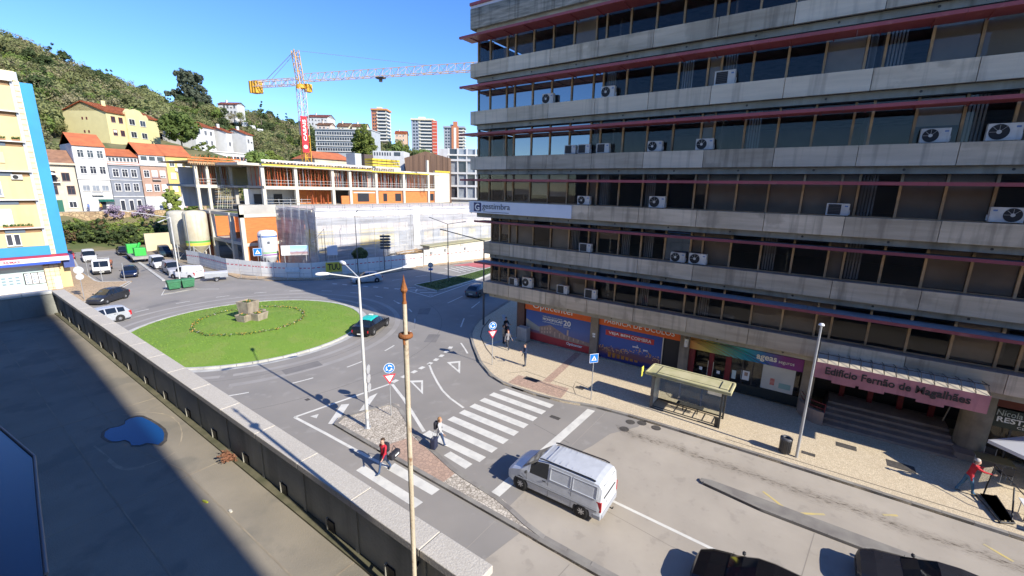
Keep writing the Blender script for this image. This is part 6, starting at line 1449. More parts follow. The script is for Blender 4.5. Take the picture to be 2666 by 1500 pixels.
h1 = terrace('terraced_house','old tan house with a sagging brown tiled roof beside the blue pier',17.5,24.1,6.4,16.6,19.6,m_ht,m_roofb,(11.0,),(20.2,22.9),fm=m_bframe,wz=1.7,ww=1.1)
win(h1,21.9,23.0,13.0,14.6,front(135),m_bframe); B().box(19.9,21.2,134.94,135.02,6.4,8.9).build('door', mat('dark_green_door', (.02,.12,.08), .5), h1); B().box(17.3,24.3,134.3,135,16.3,16.7).build('eaves', m_ht, h1)
win(h1,22.2,23.3,7.3,8.5,front(135))
q = B(); q.box(19.0,21.4,134.0,135,12.55,12.7); o = q.build('balcony', m_wslab, h1); q = B(); [q.bar((19.05+k*.2,134.05,12.7),(19.05+k*.2,134.05,13.6),.03) for k in range(12)]; q.bar((19,134.05,13.6),(21.4,134.05,13.6),.05); q.build('balcony_rail', m_bsteel, o); win(h1,19.5,20.9,12.75,14.9,front(135),m_bframe,sill=False)
q = B(); q.lathe((20.3,133.9,14.2), [(.9,0),(.4,.3),(.02,.45)], 12); tag(q.build('balcony_parasol', m_white), 'white parasol on the balcony of the tan house', 'parasol')
h2 = terrace('terraced_house','tall white terraced house with bright orange roof and grey side cladding',24.3,29.65,6.4,20.75,23.5,m_hw,m_roof,(18.9,15.45),(25.5,27.1,28.7),fm=m_wframe)
for c in (25.4,27.0,28.6): win(h2,c-.55,c+.55,10.9,12.9,front(135),m_sill,m_panel,shutter=.4,mid=True)
B().box(24.2,29.7,134.8,135,13.35,13.55).build('string_course', m_wslab, h2); B().box(24.28,24.31,135.5,145.5,17,21).build('side_cladding', mat('grey_cladding', (.5,.54,.58), .6, (.42,.46,.5), 1, stretch=(1,1.,.02)), h2)
q = B(); q.box(26.1,28.0,134.3,135,9.9,10.05); o = q.build('balcony', m_wslab, h2); q = B(); [q.bar((26.15+k*.2,134.35,10.05),(26.15+k*.2,134.35,10.9),.03) for k in range(10)]; q.bar((26.1,134.35,10.9),(28,134.35,10.9),.05); q.build('balcony_rail', mat('grey_iron', (.3,.3,.3), .6), o)
for a, b_ in ((24.8,25.9),(28.3,29.4)): B().box(a,b_,134.95,135.02,6.45,8.6).build('door', mat('white_door', (.65,.64,.6), .6), h2)
q = B(); q.add([(27.0,135,9.0),(29.6,135,9.0),(29.6,133.8,8.5),(27.0,133.8,8.5)], [(0,3,2,1),(0,1,2,3)]); q.build('shop_awning', mat('green_awning', (.02,.2,.15), .7), h2); B().box(27.2,28.2,134.95,135.02,6.6,8.4).build('shop_window', m_pane, h2)
h3 = terrace('terraced_house','blue-grey tiled terraced house with a long attic window band',29.75,35.4,6.4,17.1,20.6,m_hg,m_roof,(15.0,11.75),(30.9,32.55,34.2),ridge=.5,wz=1.65)
B().box(29.7,35.45,134.7,135,16.7,17.3).build('cornice', m_hw, h3); B().box(29.8,35.4,135.4,137,17.1,18.75).build('attic_wall', m_hw, h3); q = B(); q.add([(29.7,134.9,18.72),(35.5,134.9,18.72),(35.5,141,20.7),(29.7,141,20.7)], [(0,1,2,3)]); q.build('attic_roof', m_roof, h3)
for k in range(8): win(h3,30.1+k*.66,30.55+k*.66,17.6,18.4,front(135.4),sill=False,bars=0)
for c in (31.2,32.8,34.3): B().box(c-.45,c+.45,134.9,135.02,6.45,8.9).build('arched_door', m_wframe, h3); B().box(c-.36,c+.36,134.87,134.9,6.45,8.7).build('door_leaf', m_pane, h3)
B().box(29.72,35.42,134.85,135,9.5,9.7).build('string_course', m_hw, h3); B().box(29.72,35.42,134.85,135,13.3,13.45).build('string_course', m_hw, h3)
h4 = terrace('terraced_house','salmon tiled terraced house with white attic and red balcony',35.55,40.7,6.4,19.6,22.45,m_hp,m_roof,(15.0,11.7),(36.6,38.2,39.8),sh=(0,.8,1),ridge=.5)
B().box(35.5,40.75,134.7,135,16.9,17.8).build('attic_parapet', m_hw, h4); B().box(35.56,40.69,134.97,135.0,17.8,19.6).build('attic_wall', m_hw, h4)
for c in (36.5,38.1,39.7): win(h4,c-.6,c+.6,18.1,19.1,front(134.97),bars=0,sill=False)
q = B(); q.box(37.5,39.2,134.3,135,13.55,13.7); o = q.build('balcony', m_sill, h4); q = B(); [q.bar((37.55+k*.18,134.35,13.7),(37.55+k*.18,134.35,14.55),.04) for k in range(10)]; q.bar((37.5,134.35,14.55),(39.2,134.35,14.55),.06); q.build('balcony_rail', m_red, o)
B().box(35.5,46.3,134.5,135,6.4,9.6).build('pale_base_wall', m_hw, h4); [B().box(c,c+1.2,134.45,134.52,6.5,8.9).build('garage_door', mat('pink_door', (.4,.25,.22), .7), h4) for c in (40.6,43.6)]
h5 = terrace('terraced_house','lemon yellow terraced house with washing hung across its front',40.8,46.3,9.6,19.6,22.45,m_hy,m_roof,(17.7,14.7,11.6),(42.0,43.7,45.3),sh=(0,1,1),ridge=.5,wz=1.3,ww=.9)
q = B()
for k in range(14): x = 42.4+k*.22; q.add([(x,134.6,16.5),(x+.18,134.6,16.5),(x+.17,134.55,16.0-rng.uniform(0,.3)),(x+.02,134.55,16.0-rng.uniform(0,.3))], [(0,1,2,3),(3,2,1,0)])
q.bar((42.2,134.6,16.52),(45.6,134.6,16.5),.02); tag(q.build('washing_line', m_white), 'white washing on a line across the lemon yellow house', 'washing')
ru = thing('stone_ruin', 'ruined grey stone gable with an arched window below the yellow house', 'ruin', (45.6,131,4))
q = B(); pr_ = [(44.3,4),(46.9,4),(46.9,11.6),(45.7,12.7),(44.3,11.8)]
q.add([(x,131,z) for x, z in pr_]+[(x,131.7,z) for x, z in pr_], [(0,1,2,3,4),(9,8,7,6,5)]+[(i,(i+1)%5,5+(i+1)%5,5+i)[::-1] for i in range(5)]); q.build('gable', m_stonew, ru); B().box(45.4,46.0,130.95,131.01,9.6,11.3).box(45.0,45.5,130.95,131.01,5.2,6.4).build('opening', m_void, ru)

# --- houses higher on the slope, turned thirty degrees
def slope_house(name, label, cx, cy, rz, dep, ln, z0, ze, rise, wall, roofm, cols, rows, fm=m_wframe, side=None, gablewin=True):
    """corner (cx, cy); the long front runs along rz, the gable runs back from the corner"""
    t = thing(name, label, 'house', (cx,cy,z0)); c, s = math.cos(rz), math.sin(rz)
    def P(u, d, z): return (cx+u*c-d*s, cy+u*s+d*c, z)
    q = B(); vs = [P(0,0,z0),P(ln,0,z0),P(ln,dep,z0),P(0,dep,z0),P(0,0,ze),P(ln,0,ze),P(ln,dep,ze),P(0,dep,ze)]; q.add(vs, [(0,1,5,4),(1,2,6,5),(2,3,7,6),(3,0,4,7),(4,5,6,7)])
    q.add([P(0,0,ze),P(0,dep,ze),P(0,dep/2,ze+rise)], [(0,1,2),(2,1,0)]); q.add([P(ln,0,ze),P(ln,dep,ze),P(ln,dep/2,ze+rise)], [(0,1,2),(2,1,0)]); q.build('wall', wall, t)
    q = B(); e = .5
    for d0, d1 in ((-e,dep/2),(dep+e,dep/2)):
        zz = ze-rise*e/(dep/2); q.add([P(-e,d0,zz),P(ln+e,d0,zz),P(ln+e,d1,ze+rise+.15),P(-e,d1,ze+rise+.15)], [(0,1,2,3),(3,2,1,0)]); q.add([P(-e,d0,zz-.2),P(ln+e,d0,zz-.2),P(ln+e,d0,zz),P(-e,d0,zz)], [(0,1,2,3),(3,2,1,0)])
        q.add([P(-e,d0,zz-.25),P(-e,d1,ze+rise-.1),P(-e,d1,ze+rise+.15),P(-e,d0,zz)], [(0,1,2,3),(3,2,1,0)])
    r = q.build('roof', roofm, t)
    q = B(); pc = P(ln*.3,dep*.42,ze+rise*.9); q.cbox((pc[0],pc[1],pc[2]+.5),(.9,.9,1.6)); q.build('chimney', wall, r)
    for z in rows:
        for u in cols: win(t, u-.55, u+.55, z-.75, z+.75, lambda a, d, zz: P(a,d,zz), fm, shutter=rng.choice((0,0,.5)))
    if gablewin:
        for z in (rows[0],rows[-1]):
            for k in (.46,.56): a = dep*k; win(t, a-.16, a+.16, z-.3, z+.3, lambda u, d, zz: P(d,u,zz), fm, sill=False, bars=0)
    return t, P
m_ylw = mat('pale_yellow_render', (.62,.55,.28), .85, (.58,.51,.26), .6)
t, P = slope_house('apartment_house','large pale yellow house with curved parapet high behind the terraced houses',40.2,175,rad(30),14,17,20,33,2.6,m_ylw,m_roof,(1.9,4.2),(27.2,30.9),m_red)
q = B(); pts = [(5.5,20),(13,20),(13,32.6),(12.4,33.6),(11.4,33.4),(10.6,34.5),(8.8,34.9),(7.4,34.4),(6.4,34.6),(5.5,33.6)]
q.add([P(u,-.6,z) for u, z in pts]+[P(u,.2,z) for u, z in pts], [tuple(range(10)),tuple(range(10,20))[::-1]]+[(i,(i+1)%10,10+(i+1)%10,10+i)[::-1] for i in range(10)]); q.build('curved_bay', m_ylw, t)
for z in (30.9,27.2):
    for u in (7.2,10.8): win(t,u-.9,u+.9,z-.8,z+.8,lambda a, d, zz: P(a,d-.62,zz))
slope_house('apartment_house','white house with orange roof right of the large yellow one',67.5,190,rad(30),13,9.4,18,33.4,2.2,m_hw,m_roof,(2,5,7.6),(24.5,27.8,31.2))
slope_house('apartment_house','pale grey gabled house, nearer one of the adjoining pair on the slope',79,193,rad(30),9,3.0,16,32.6,1.6,mat('pale_grey_render', (.58,.58,.56), .9, (.52,.52,.5), .6),m_roof,(1.5,),(24,28),gablewin=False)
slope_house('apartment_house','pale grey gabled house with a white front, farther one of the adjoining pair',87.5,196,rad(30),10,4,16,32.8,1.8,mat('pale_grey_render', (.58,.58,.56), .9, (.52,.52,.5), .6),m_roof,(1.2,3),(22,26,30),gablewin=False)
lw = thing('workshop_building', 'low white building with a ribbon of windows below the pale gables', 'building', (78,188,18)); B().box(70,90,186,192,16,24.2).build('wall', m_hw, lw); [win(lw,71+k*2.3,72.9+k*2.3,21.6,23,front(186),sill=False) for k in range(8)]; B().box(69.6,90.4,185.6,192.4,24.2,24.5).build('flat_roof', m_wslab, lw)
slope_house('hill_house','white house with red roof alone on the wooded ridge',113.5,283,rad(-55),7,10.5,46,55.8,1.3,m_hw,mat('dull_red_roof', (.35,.12,.09), .85, (.28,.1,.08), 2),(1.5,3.4,5.3,7.2,9.1),(51.5,54.3),gablewin=False)
tz = thing('garden_terrace', 'stepped white garden walls below the ridge house', 'wall', (119,271,44)); [B().box(117+k*2,120+k*2,273-k*4,274-k*4,40,48-k*1.8).build('garden_wall', m_hw, tz) for k in range(4)]
slope_house('institution_building','long white institution with red roof on the hill behind the crane',194,333,rad(-56),14,16,45,63.5,2.5,m_hw,mat('dull_red_roof', (.35,.12,.09), .85, (.28,.1,.08), 2),(2,4.5,7,9.5,12,14.5),(55,58.5,61.5),gablewin=False)
slope_house('hill_house','small pale house with tiled roof below the institution',167.5,276,rad(-55),8,8.5,43,51,1.6,mat('pale_pink_render', (.62,.5,.42), .85),m_roofb,(2,4.5,7),(49,),gablewin=False)
slope_house('hill_house','cream villa with hipped tile roof, left of the two above the grey slab',187,284,rad(-57),9,8.5,43,53,2.6,mat('cream_render', (.66,.62,.48), .85),m_roofb,(1.6,4.2,6.8),(47.5,51),gablewin=False)
slope_house('hill_house','cream villa with tile roof, right of the two above the grey slab',193.2,275.5,rad(-53),9,9.5,43,53.2,2.2,mat('cream_render', (.66,.62,.48), .85),m_roofb,(1.6,4.6,7.6),(47.5,51),gablewin=False)
slope_house('hill_house','tan house with tiled roof right of the first tower block',293,350,rad(-50),12,11,45,63,3,mat('tan_render', (.6,.42,.3), .85),m_roof,(2,5,8),(52,57,61),gablewin=False)
# grey slab block
gs = thing('school_building', 'long grey slab block with horizontal window bands on the slope', 'building', (130,199,30)); a = math.atan2(189.7-207.7,136.4-124.8); c, s = math.cos(a), math.sin(a)
def P(u, d, z): return (124.8+u*c-d*s, 207.7+u*s+d*c, z)
def pbox(q, u0, u1, d0, d1, z0, z1, mi=0): q.add([P(u0,d0,z0),P(u1,d0,z0),P(u1,d1,z0),P(u0,d1,z0),P(u0,d0,z1),P(u1,d0,z1),P(u1,d1,z1),P(u0,d1,z1)], [(0,3,2,1),(4,5,6,7),(0,1,5,4),(1,2,6,5),(2,3,7,6),(3,0,4,7)], mi)
m_gsl = mat('slab_grey', (.42,.45,.46), .85, (.36,.38,.4), .6); q = B(); pbox(q,0,28,0,12,26,39.3); q.build('wall', m_gsl, gs)
for k in range(4):
    z = 29.6+k*2.5; q = B(); pbox(q,.6,27.5,-.06,.0,z,z+1.2); o = q.build('window_band', m_pane, gs)
    for j in range(22): q = B(); pbox(q,.6+j*1.25,.78+j*1.25,-.12,-.06,z,z+1.2); q.build('mullion', m_wslab, o)
    q = B(); pbox(q,0,28,-.5,0,z-.5,z-.2); q.build('ledge', m_wslab, gs)
q = B(); pbox(q,-.3,28.3,-.6,12.3,39.3,39.7); q.build('flat_roof', m_gsl, gs)
# tower blocks
def tower(name, label, cx, cy, rz, w, d, z0, z1, wall, accent, nfl, cap, balc=True):
    t = thing(name, label, 'tower block', (cx,cy,z0), rz); c, s = math.cos(rz), math.sin(rz); h = (z1-z0)/nfl
    B().box(0,w,0,d,0,z1-z0).build('wall', wall, t, False)
    B().box(-.4,w*.33,-.35,.0,0,z1-z0).build('accent_shaft', accent, t, False)
    for k in range(nfl):
        z = k*h
        q = B(); q.box(w*.38,w+.9,-1.3,.0,z+h*.02,z+h*.36); q.box(w,w+1.2,-1.3,d*.8,z+h*.02,z+h*.36); q.build('balcony_front', m_wslab, t, False)
        for u in (.06,.2): B().box(w*u,w*u+w*.09,-.4,-.35,z+h*.3,z+h*.85).build('window', m_pane, t, False)
        B().box(w*.42,w*.95,-.06,-.0,z+h*.36,z+h*.92).build('window', m_pane, t, False); B().box(w,w+.05,.6,d*.75,z+h*.36,z+h*.92).build('window', m_pane, t, False)
    B().box(-.8,w+1.2,-1.4,d+.4,z1-z0,z1-z0+1.5).build('roof_band', cap, t, False)
    B().box(w*.3,w*.6,d*.2,d*.6,z1-z0+1.5,z1-z0+3.5).build('lift_house', wall, t, False)
m_brick = mat('brick_orange', (.5,.2,.1), .9, (.42,.17,.09), 1.5); m_twr = mat('tower_red_tile', (.5,.09,.05), .8); m_twc = mat('tower_cream', (.66,.6,.46), .85)
m_twd = mat('tower_blue_grey', (.3,.33,.38), .85)
tower('tower_block','slim brick and white tower block with jutting balconies and orange roof band',284,372,rad(-56),14,14,40,84.5,m_twc,m_brick,14,mat('orange_band', (.55,.25,.1), .8))
tower('tower_block','broad white tower block with a red tiled side strip',305,339,rad(-55),20,14,36,76,m_twc,m_twd,13,m_twc)
tb = bpy.data.objects['tower_block.001']; q = B(); q.box(20.0,24.2,-1.6,3,0,39.5); o = q.build('red_shaft', m_twr, tb, False)
for k in range(13): B().box(20.3,24.4,-1.75,-1.6,k*3.07+1.1,k*3.07+1.5).build('shaft_ledge', m_wslab, o, False)
tower('tower_block','tower block with orange brick centre and stacked side balconies',337,327,rad(-55),20,14,36,72,m_twc,m_twd,12,m_twd)
tb = bpy.data.objects['tower_block.002']; q = B(); q.box(8,15,-1.8,0,0,37.5); q.box(9.5,13.5,-1.2,3,37.5,42); q.build('brick_centre', m_brick, tb, False); B().box(10.2,12.6,-1.95,-1.8,0,36).build('white_stair_strip', m_wslab, tb, False)
slope_house('hill_house','cluster house with red roof beside the third tower block',372,300,rad(-50),16,22,35,50,4,m_hw,m_roof,(3,8,13,18),(42,46),gablewin=False)

# --- buildings directly behind the building site
m_brcl = mat('brown_metal_cladding', (.2,.12,.075), .75, (.15,.09,.06), .5, stretch=(3,3,.1), mix=(.4,.6))
wh = thing('warehouse', 'brown metal-clad shed with a shallow gable behind the building site', 'warehouse', (90,92,0))
def Q_(u, z): a = Vector((85,96)); b_ = Vector((91.5,87.1)); p = a.lerp(b_, u); return (p.x,p.y,z)
q = B(); pts = [(0,8),(1,8),(1,21.3),(.42,22.9),(0,21.4),(-.12,21.0)]; f_ = [Q_(u,z) for u, z in pts]; off = Vector((14,10,0)); k_ = len(f_)
q.add(f_+[tuple(Vector(p)+off) for p in f_], [tuple(range(k_))[::-1],tuple(range(k_,2*k_))]+[(i,(i+1)%k_,k_+(i+1)%k_,k_+i) for i in range(k_)]); q.build('shell', m_brcl, wh)
q = B(); [q.bar(Q_(u,17),Q_(u,21.8),.12) for u in (.1,.25,.4,.55,.7,.85,.97)]; q.build('cladding_rib', mat('rib_brown', (.12,.075,.05), .8), wh)
wr_ = thing('office_annexe', 'white framed block with glass balconies behind the office corner', 'building', (98,88,0))
a = math.atan2(83.6-90.7,100.2-95.5); c, s = math.cos(a), math.sin(a)
def P(u, d, z): return (94.6+u*c-d*s, 90.2+u*s+d*c, z)
q = B(); pbox(q,0,24,.6,14,0,22); q.build('wall', mat('annexe_grey', (.5,.5,.48), .85), wr_)
for k in range(4):
    z = 9.9+k*3.6; q = B(); pbox(q,-.2,24,-.1,.7,z,z+.55); q.build('floor_edge', m_hw, wr_)
    for j in range(9): q = B(); pbox(q,.3+j*2.6,2.5+j*2.6,.5,.6,z+.6,z+3.4); o = q.build('window', m_panel if (j+k)%3 else m_pane, wr_)
    for j in range(10): q = B(); pbox(q,-.1+j*2.6,.2+j*2.6,-.05,.6,z+.55,z+3.6); q.build('post', m_hw, wr_)
q = B(); pbox(q,-.3,24,-.2,14,22.2,22.6); q.build('flat_roof', m_wslab, wr_); q = B(); pbox(q,-4,6,6,12,18,24.6); q.build('roof_storey', m_hw, wr_)
sw = thing('roof_storey_building', 'low white roof storey with a row of dark slots behind the site', 'building', (85,105,0)); a = math.atan2(101.9-109,87.9-82.9); c, s = math.cos(a), math.sin(a)
def P(u, d, z): return (82.9+u*c-d*s, 109+u*s+d*c, z)
q = B(); pbox(q,0,9,0,7,0,23.2); q.build('wall', m_hw, sw); [ (lambda q: (pbox(q,.4+k*.75,.75+k*.75,-.06,0,21.9,22.8), q.build('slot_window', m_pane, sw)))(B()) for k in range(7)]; q = B(); pbox(q,6.2,8,-.08,0,21.9,22.9); q.build('window', m_pane, sw)
bx_ = thing('lift_shaft_block', 'grey concrete roof boxes behind the formwork stacks', 'building', (70.5,98.5,0)); B().box(69.3,71.2,98.3,102,0,21.2).build('grey_box', m_gsl, bx_); B().box(71.3,74.0,97.2,101,0,21.1).build('dark_box', mat('dark_brown_sheet', (.09,.065,.055), .8), bx_)
rr_ = thing('tiled_house', 'house with a broad orange tiled roof behind the building site', 'house', (70,108,0)); B().box(63,73.5,106,116,0,19.8).build('wall', m_ht, rr_); q = B(); q.add([(62.5,105.5,19.7),(74,105.5,19.7),(73,111,21.8),(65,111,21.8),(62.5,116.5,19.7),(74,116.5,19.7)], [(0,1,2,3),(3,2,5,4),(0,3,4),(1,5,2)]); q.build('roof', m_roof, rr_)
# ================================================================ BUILDING SITE
m_cf = mat('fresh_concrete', (.62,.57,.46), .9, (.52,.48,.39), .5, .3, 8, mix=(.3,.7)); m_cfd = mat('grey_concrete', (.46,.44,.39), .9, (.38,.36,.32), .6, .3, 8)
m_brickw = mat('hollow_brick', (.58,.2,.06), .9, (.5,.165,.05), 1.2, .5, 3, stretch=(1,1,5), mix=(.35,.65)); m_prop = mat('steel_prop_red', (.42,.08,.03), .7, (.5,.14,.05), 3, rnd=.3)
m_yform = mat('yellow_formwork', (.68,.5,.04), .7, (.58,.42,.05), 2, rnd=.15); m_timber = mat('shuttering_timber', (.45,.3,.16), .85, (.35,.23,.12), 2, rnd=.2); m_orail = mat('orange_netting', (.6,.2,.06), .8, (.5,.15,.05), 2)
site = thing('construction_building', 'unfinished concrete frame building with orange brick infill and steel props', 'building', (48,82,0))
def cbx(name, m, *a): return B().box(*a).build(name, m, site)
# lower block: front at Y=73 beside the netted wing, side running back at X=31
cbx('brick_infill', m_brickw, 31.0,35.9,73.1,73.4,4.1,8.1); cbx('brick_infill', m_brickw, 31.0,35.9,73.1,73.4,0,3.6)
cbx('corner_column', m_cf, 30.4,31.0,72.95,73.5,0,10.0); cbx('edge_beam', m_cf, 30.4,36.0,72.95,73.5,8.1,8.6); cbx('roof_upstand', m_cfd, 30.4,36.0,73.0,73.5,8.6,10.0); cbx('edge_beam', m_cf, 31.0,36.0,72.97,73.5,3.6,4.1)
for y in (78.3,85.7,90.0): cbx('column', m_cf, 31.0,31.6,y-.3,y+.3,0,8.2)
for y0, y1 in ((73.5,78),(78.6,85.4),(86,89.7)):
    cbx('side_beam', m_cfd, 31.05,31.5,y0,y1,8.1,8.6); cbx('side_beam', m_cfd, 31.05,31.5,y0,y1,3.6,4.1)
cbx('brick_infill', mat('hollow_brick_dark', (.3,.11,.06), .9, (.25,.09,.05), 1.2, .5, 3, stretch=(1,1,5)), 31.2,31.45,86,89.7,0,8.1); cbx('brick_infill', m_brickw, 35,35.2,73.6,90,4.2,8.0)
cbx('floor_slab', m_cfd, 35.6,60,73.5,96,8.3,8.6); cbx('brick_infill', m_brickw, 31.7,35.5,86.0,86.3,4.2,7.6); cbx('brick_infill', m_brickw, 31.7,33.5,80.5,80.7,4.2,5.2); cbx('floor_slab', m_cfd, 31.5,60,73.5,96,3.8,4.1)
q = B(); q.bar((32,76,.2),(32.4,84,3.6),.8,.3); o = q.build('stair_flight', m_cf, site)
# rear left tower and upper frame
lv = [(8.4,8.9),(12.35,12.92),(16.2,16.75)]
for x in (31.3,33.0,36.8): cbx('column', m_cf, x-.22,x+.22,89.8,90.3,8.6,16.2)
for z0, z1 in lv[1:]: cbx('edge_beam', m_cf, 31.0,38.8,89.75,90.35,z0,z1)
cbx('floor_slab', m_cfd, 31.0,60,90.3,104,12.5,12.9)
xs = [37.75,43.6,51.05,54.95,61.4,69.05,76.8]
for x in xs:
    for z0, z1 in ((8.6,12.4),(12.92,16.2)): cbx('column', m_cf, x-.28,x+.28,79.9,80.5,z0,z1)
for z0, z1 in lv[1:]:
    for a, b_ in zip(xs, xs[1:]+[80.5]): cbx('edge_beam', m_cf if rng.random() < .8 else m_cfd, a+.0,b_-.01,79.85,80.55,z0,z1)
cbx('floor_slab', m_cfd, 37.7,80,80.5,104,12.5,12.9); cbx('floor_slab', m_cfd, 36,80,73.4,104,9.2,9.55); cbx('roof_slab', m_cf, 34,80,80.2,104,16.3,16.7)
cbx('roof_slab', m_timber, 30.2,38.6,89.2,104,16.75,16.95)
for x in (60.5,69.6): cbx('shear_wall', m_cfd, x-.2,x+1.6,81.5,82,12.9,16.2)
cbx('concrete_panel', m_cf, 78.9,84.2,80,80.4,9.5,17.2); cbx('edge_beam', m_yform, 78.9,84.2,79.8,79.98,16.9,17.3)
# bricks and openings of the storey above the podium
for a, b_, m_ in ((55.3,61.2,m_brickw),(62,68.6,m_brickw),(69.4,76.4,m_brickw),(77.2,78.8,m_brickw),(52.8,54.6,m_brickw)): cbx('brick_infill', m_, a,b_,80.15,80.4,9.55,12.3 if a != 52.8 else 11.2)
for a, b_ in ((56.6,59.4),(63.2,64.2),(66.5,68.2),(77.4,78.6)): cbx('wall_opening', m_void, a,b_,80.1,80.16,10.0,11.7)
cbx('lintel', m_cf, 55.6,61,80.05,80.15,11.75,12.0)
cbx('inner_wall', m_hw, 37,60,86,86.2,9.55,12.3); cbx('inner_wall', m_brickw, 46,54,84,84.2,9.55,12.3); [cbx('wall_opening', m_void, x,x+1.6,85.9,85.99,9.6,11.4) for x in (38.6,42.2)]
cbx('inner_wall', mat('pale_yellow_screen', (.68,.6,.36), .9, (.62,.55,.33), 1), 33,60,95,95.2,12.9,16.2); cbx('inner_wall', m_brickw, 62,80,93,93.2,12.9,16.2); cbx('inner_wall', m_hw, 31,37,97,97.2,8.9,16)
# formwork: joists under the roof slab edge, yellow edge boards
for i in range(46):
    x = 37.9+i*.62; cbx('roof_joist', m_timber if i % 3 else m_cf, x,x+.28,79.3,80.0,16.78,16.98)
for a, b_ in ((37.4,45),(45,52.5),(52.5,60)): cbx('edge_board', m_yform, a,b_-.05,79.2,79.3,16.35,16.6); cbx('edge_board', mat('pale_plank', (.62,.6,.55), .8, (.5,.48,.44), 2), a,b_-.05,79.25,79.35,17.0,17.35)
for a, b_ in ((69.2,76.5),(60,69)): cbx('edge_board', m_yform, a,b_,79.4,79.5,16.15,16.4)
for k in range(3): cbx('edge_board', m_orail if k else m_timber, 30.0,38.4,89.0,89.1,16.5+k*.42,16.72+k*.42)
for i in range(26): x = 30.2+i*.32; cbx('roof_joist', m_timber, x,x+.14,88.7,90,16.25,16.5)
q = B(); [q.bar((30.0+k*.7,89.0,16.4),(30.5+k*.7,88.6,17.9),.05) for k in range(13)]; q.build('edge_bracket', m_orail, site)
# steel props under the slab: each one a part
pm = B().tube((0,0,0),(0,0,2.0),.055,n=6).tube((0,0,2.0),(0,0,3.3),.04,n=6).box(-.12,.12,-.12,.12,0,.02).box(-.12,.12,-.12,.12,3.28,3.3).mesh('steel_prop', m_prop)
pmg = B().tube((0,0,0),(0,0,3.3),.05,n=6).box(-.12,.12,-.12,.12,3.26,3.3).mesh('steel_prop', m_galv)
np_ = 0
for j, y in enumerate((80.9,82.2,83.6,85.2)):
    for i in range(66):
        x = 38.3+i*.6+rng.uniform(-.12,.12)
        if x > 78 or np_ > 225 or min(abs(x-c_) for c_ in xs) < .4: continue
        put('steel_prop', pm if (x < 53 and rng.random() < .85) or rng.random() < .35 else pmg, site, True, 0, (x,y+rng.uniform(-.2,.2),12.92)); np_ += 1
for i in range(34):
    put('steel_prop', pm if i % 3 else pmg, site, True, 0, (31.6+rng.random()*7,90.8+rng.random()*3,12.92))
for i in range(22): put('steel_prop', pm, site, True, 0, (46.3+rng.random()*6,80.9+rng.random()*2.5,9.55)).scale.z = .85
# guard rails
for zb, a, b_, y in ((12.92,37.9,80,79.95),(9.55,37.9,46,79.8),(12.92,31.2,39,89.7)):
    q = B()
    for z in (.5,1.0): q.bar((a,y,zb+z),(b_,y,zb+z),.12,.04)
    q.build('guard_board', mat('pale_plank', (.62,.6,.55), .8, (.5,.48,.44), 2), site)
    k = a
    while k < b_: cbx('guard_post', m_galv, k-.025,k+.025,y-.04,y+.0,zb,zb+1.15); k += 2.1
# stair of planks in the left bay, hoarded walkway
for k in range(9): q = B(); q.bar((33.4,89.2-k*.05,9.2+k*.42),(36.6,89.0,8.9+k*.5+rng.uniform(-.25,.25)),.25,.05); q.build('scaffold_plank', m_timber if k % 2 else m_galv, site)
for k in range(7): q = B(); q.bar((33.5+k*.4,88.9,8.7),(34.2+k*.35,88.9,12.6),.06); q.build('scaffold_brace', m_galv if k % 2 else m_cf, site)
cbx('cantilever_slab', m_cfd, 35.4,39.6,86.5,90,12.5,12.8); cbx('round_pier', m_cfd, 36.6,37.2,88.5,89.1,8.6,12.5)
cbx('concrete_fin', m_cfd, 38.2,40.8,86.4,86.7,8.6,16.2)
# netted wing: scaffold with translucent debris net in bays
m_net = bpy.data.materials.new('debris_net'); m_net.use_nodes = True; nt = m_net.node_tree; N = nt.nodes; L = nt.links; N.clear()
o_ = N.new('ShaderNodeOutputMaterial'); tr_ = N.new('ShaderNodeBsdfTransparent'); df = N.new('ShaderNodeBsdfDiffuse'); mx = N.new('ShaderNodeMixShader'); df.inputs[0].default_value = (.62,.63,.66,1)
geo = N.new('ShaderNodeNewGeometry'); nz = N.new('ShaderNodeTexNoise'); nz.inputs['Scale'].default_value = .8; nz.inputs['Detail'].default_value = 6; mp = N.new('ShaderNodeMapping'); mp.inputs['Scale'].default_value = (.35,.35,2.2); L.new(geo.outputs['Position'], mp.inputs[0]); L.new(mp.outputs[0], nz.inputs['Vector'])
mr = N.new('ShaderNodeMapRange'); mr.inputs[1].default_value = .3; mr.inputs[2].default_value = .7; mr.inputs[3].default_value = .34; mr.inputs[4].default_value = .62; L.new(nz.outputs['Fac'], mr.inputs[0]); L.new(mr.outputs[0], mx.inputs[0]); L.new(tr_.outputs[0], mx.inputs[1]); L.new(df.outputs[0], mx.inputs[2]); L.new(mx.outputs[0], o_.inputs[0])
NC = Vector((36,61.6,0)); nd = Vector((30,-4.6,0)).normalized(); nn = Vector((-nd.y,nd.x,0))
def NP(u, d, z): p = NC+nd*u+nn*d; return (p.x,p.y,z)
def npb(name, m, u0, u1, d0, d1, z0, z1, par=None): return B().add([NP(u0,d0,z0),NP(u1,d0,z0),NP(u1,d1,z0),NP(u0,d1,z0),NP(u0,d0,z1),NP(u1,d0,z1),NP(u1,d1,z1),NP(u0,d1,z1)], [(0,3,2,1),(4,5,6,7),(0,1,5,4),(1,2,6,5),(2,3,7,6),(3,0,4,7)]).build(name, m, par or site)
LN = 44
npb('podium_wall', mat('pink_insulation', (.62,.5,.45), .9, (.6,.52,.44), .4), .6,LN,1.6,14,5.4,9.6); npb('podium_wall', m_cfd, .6,LN,1.6,14,0,3.0)
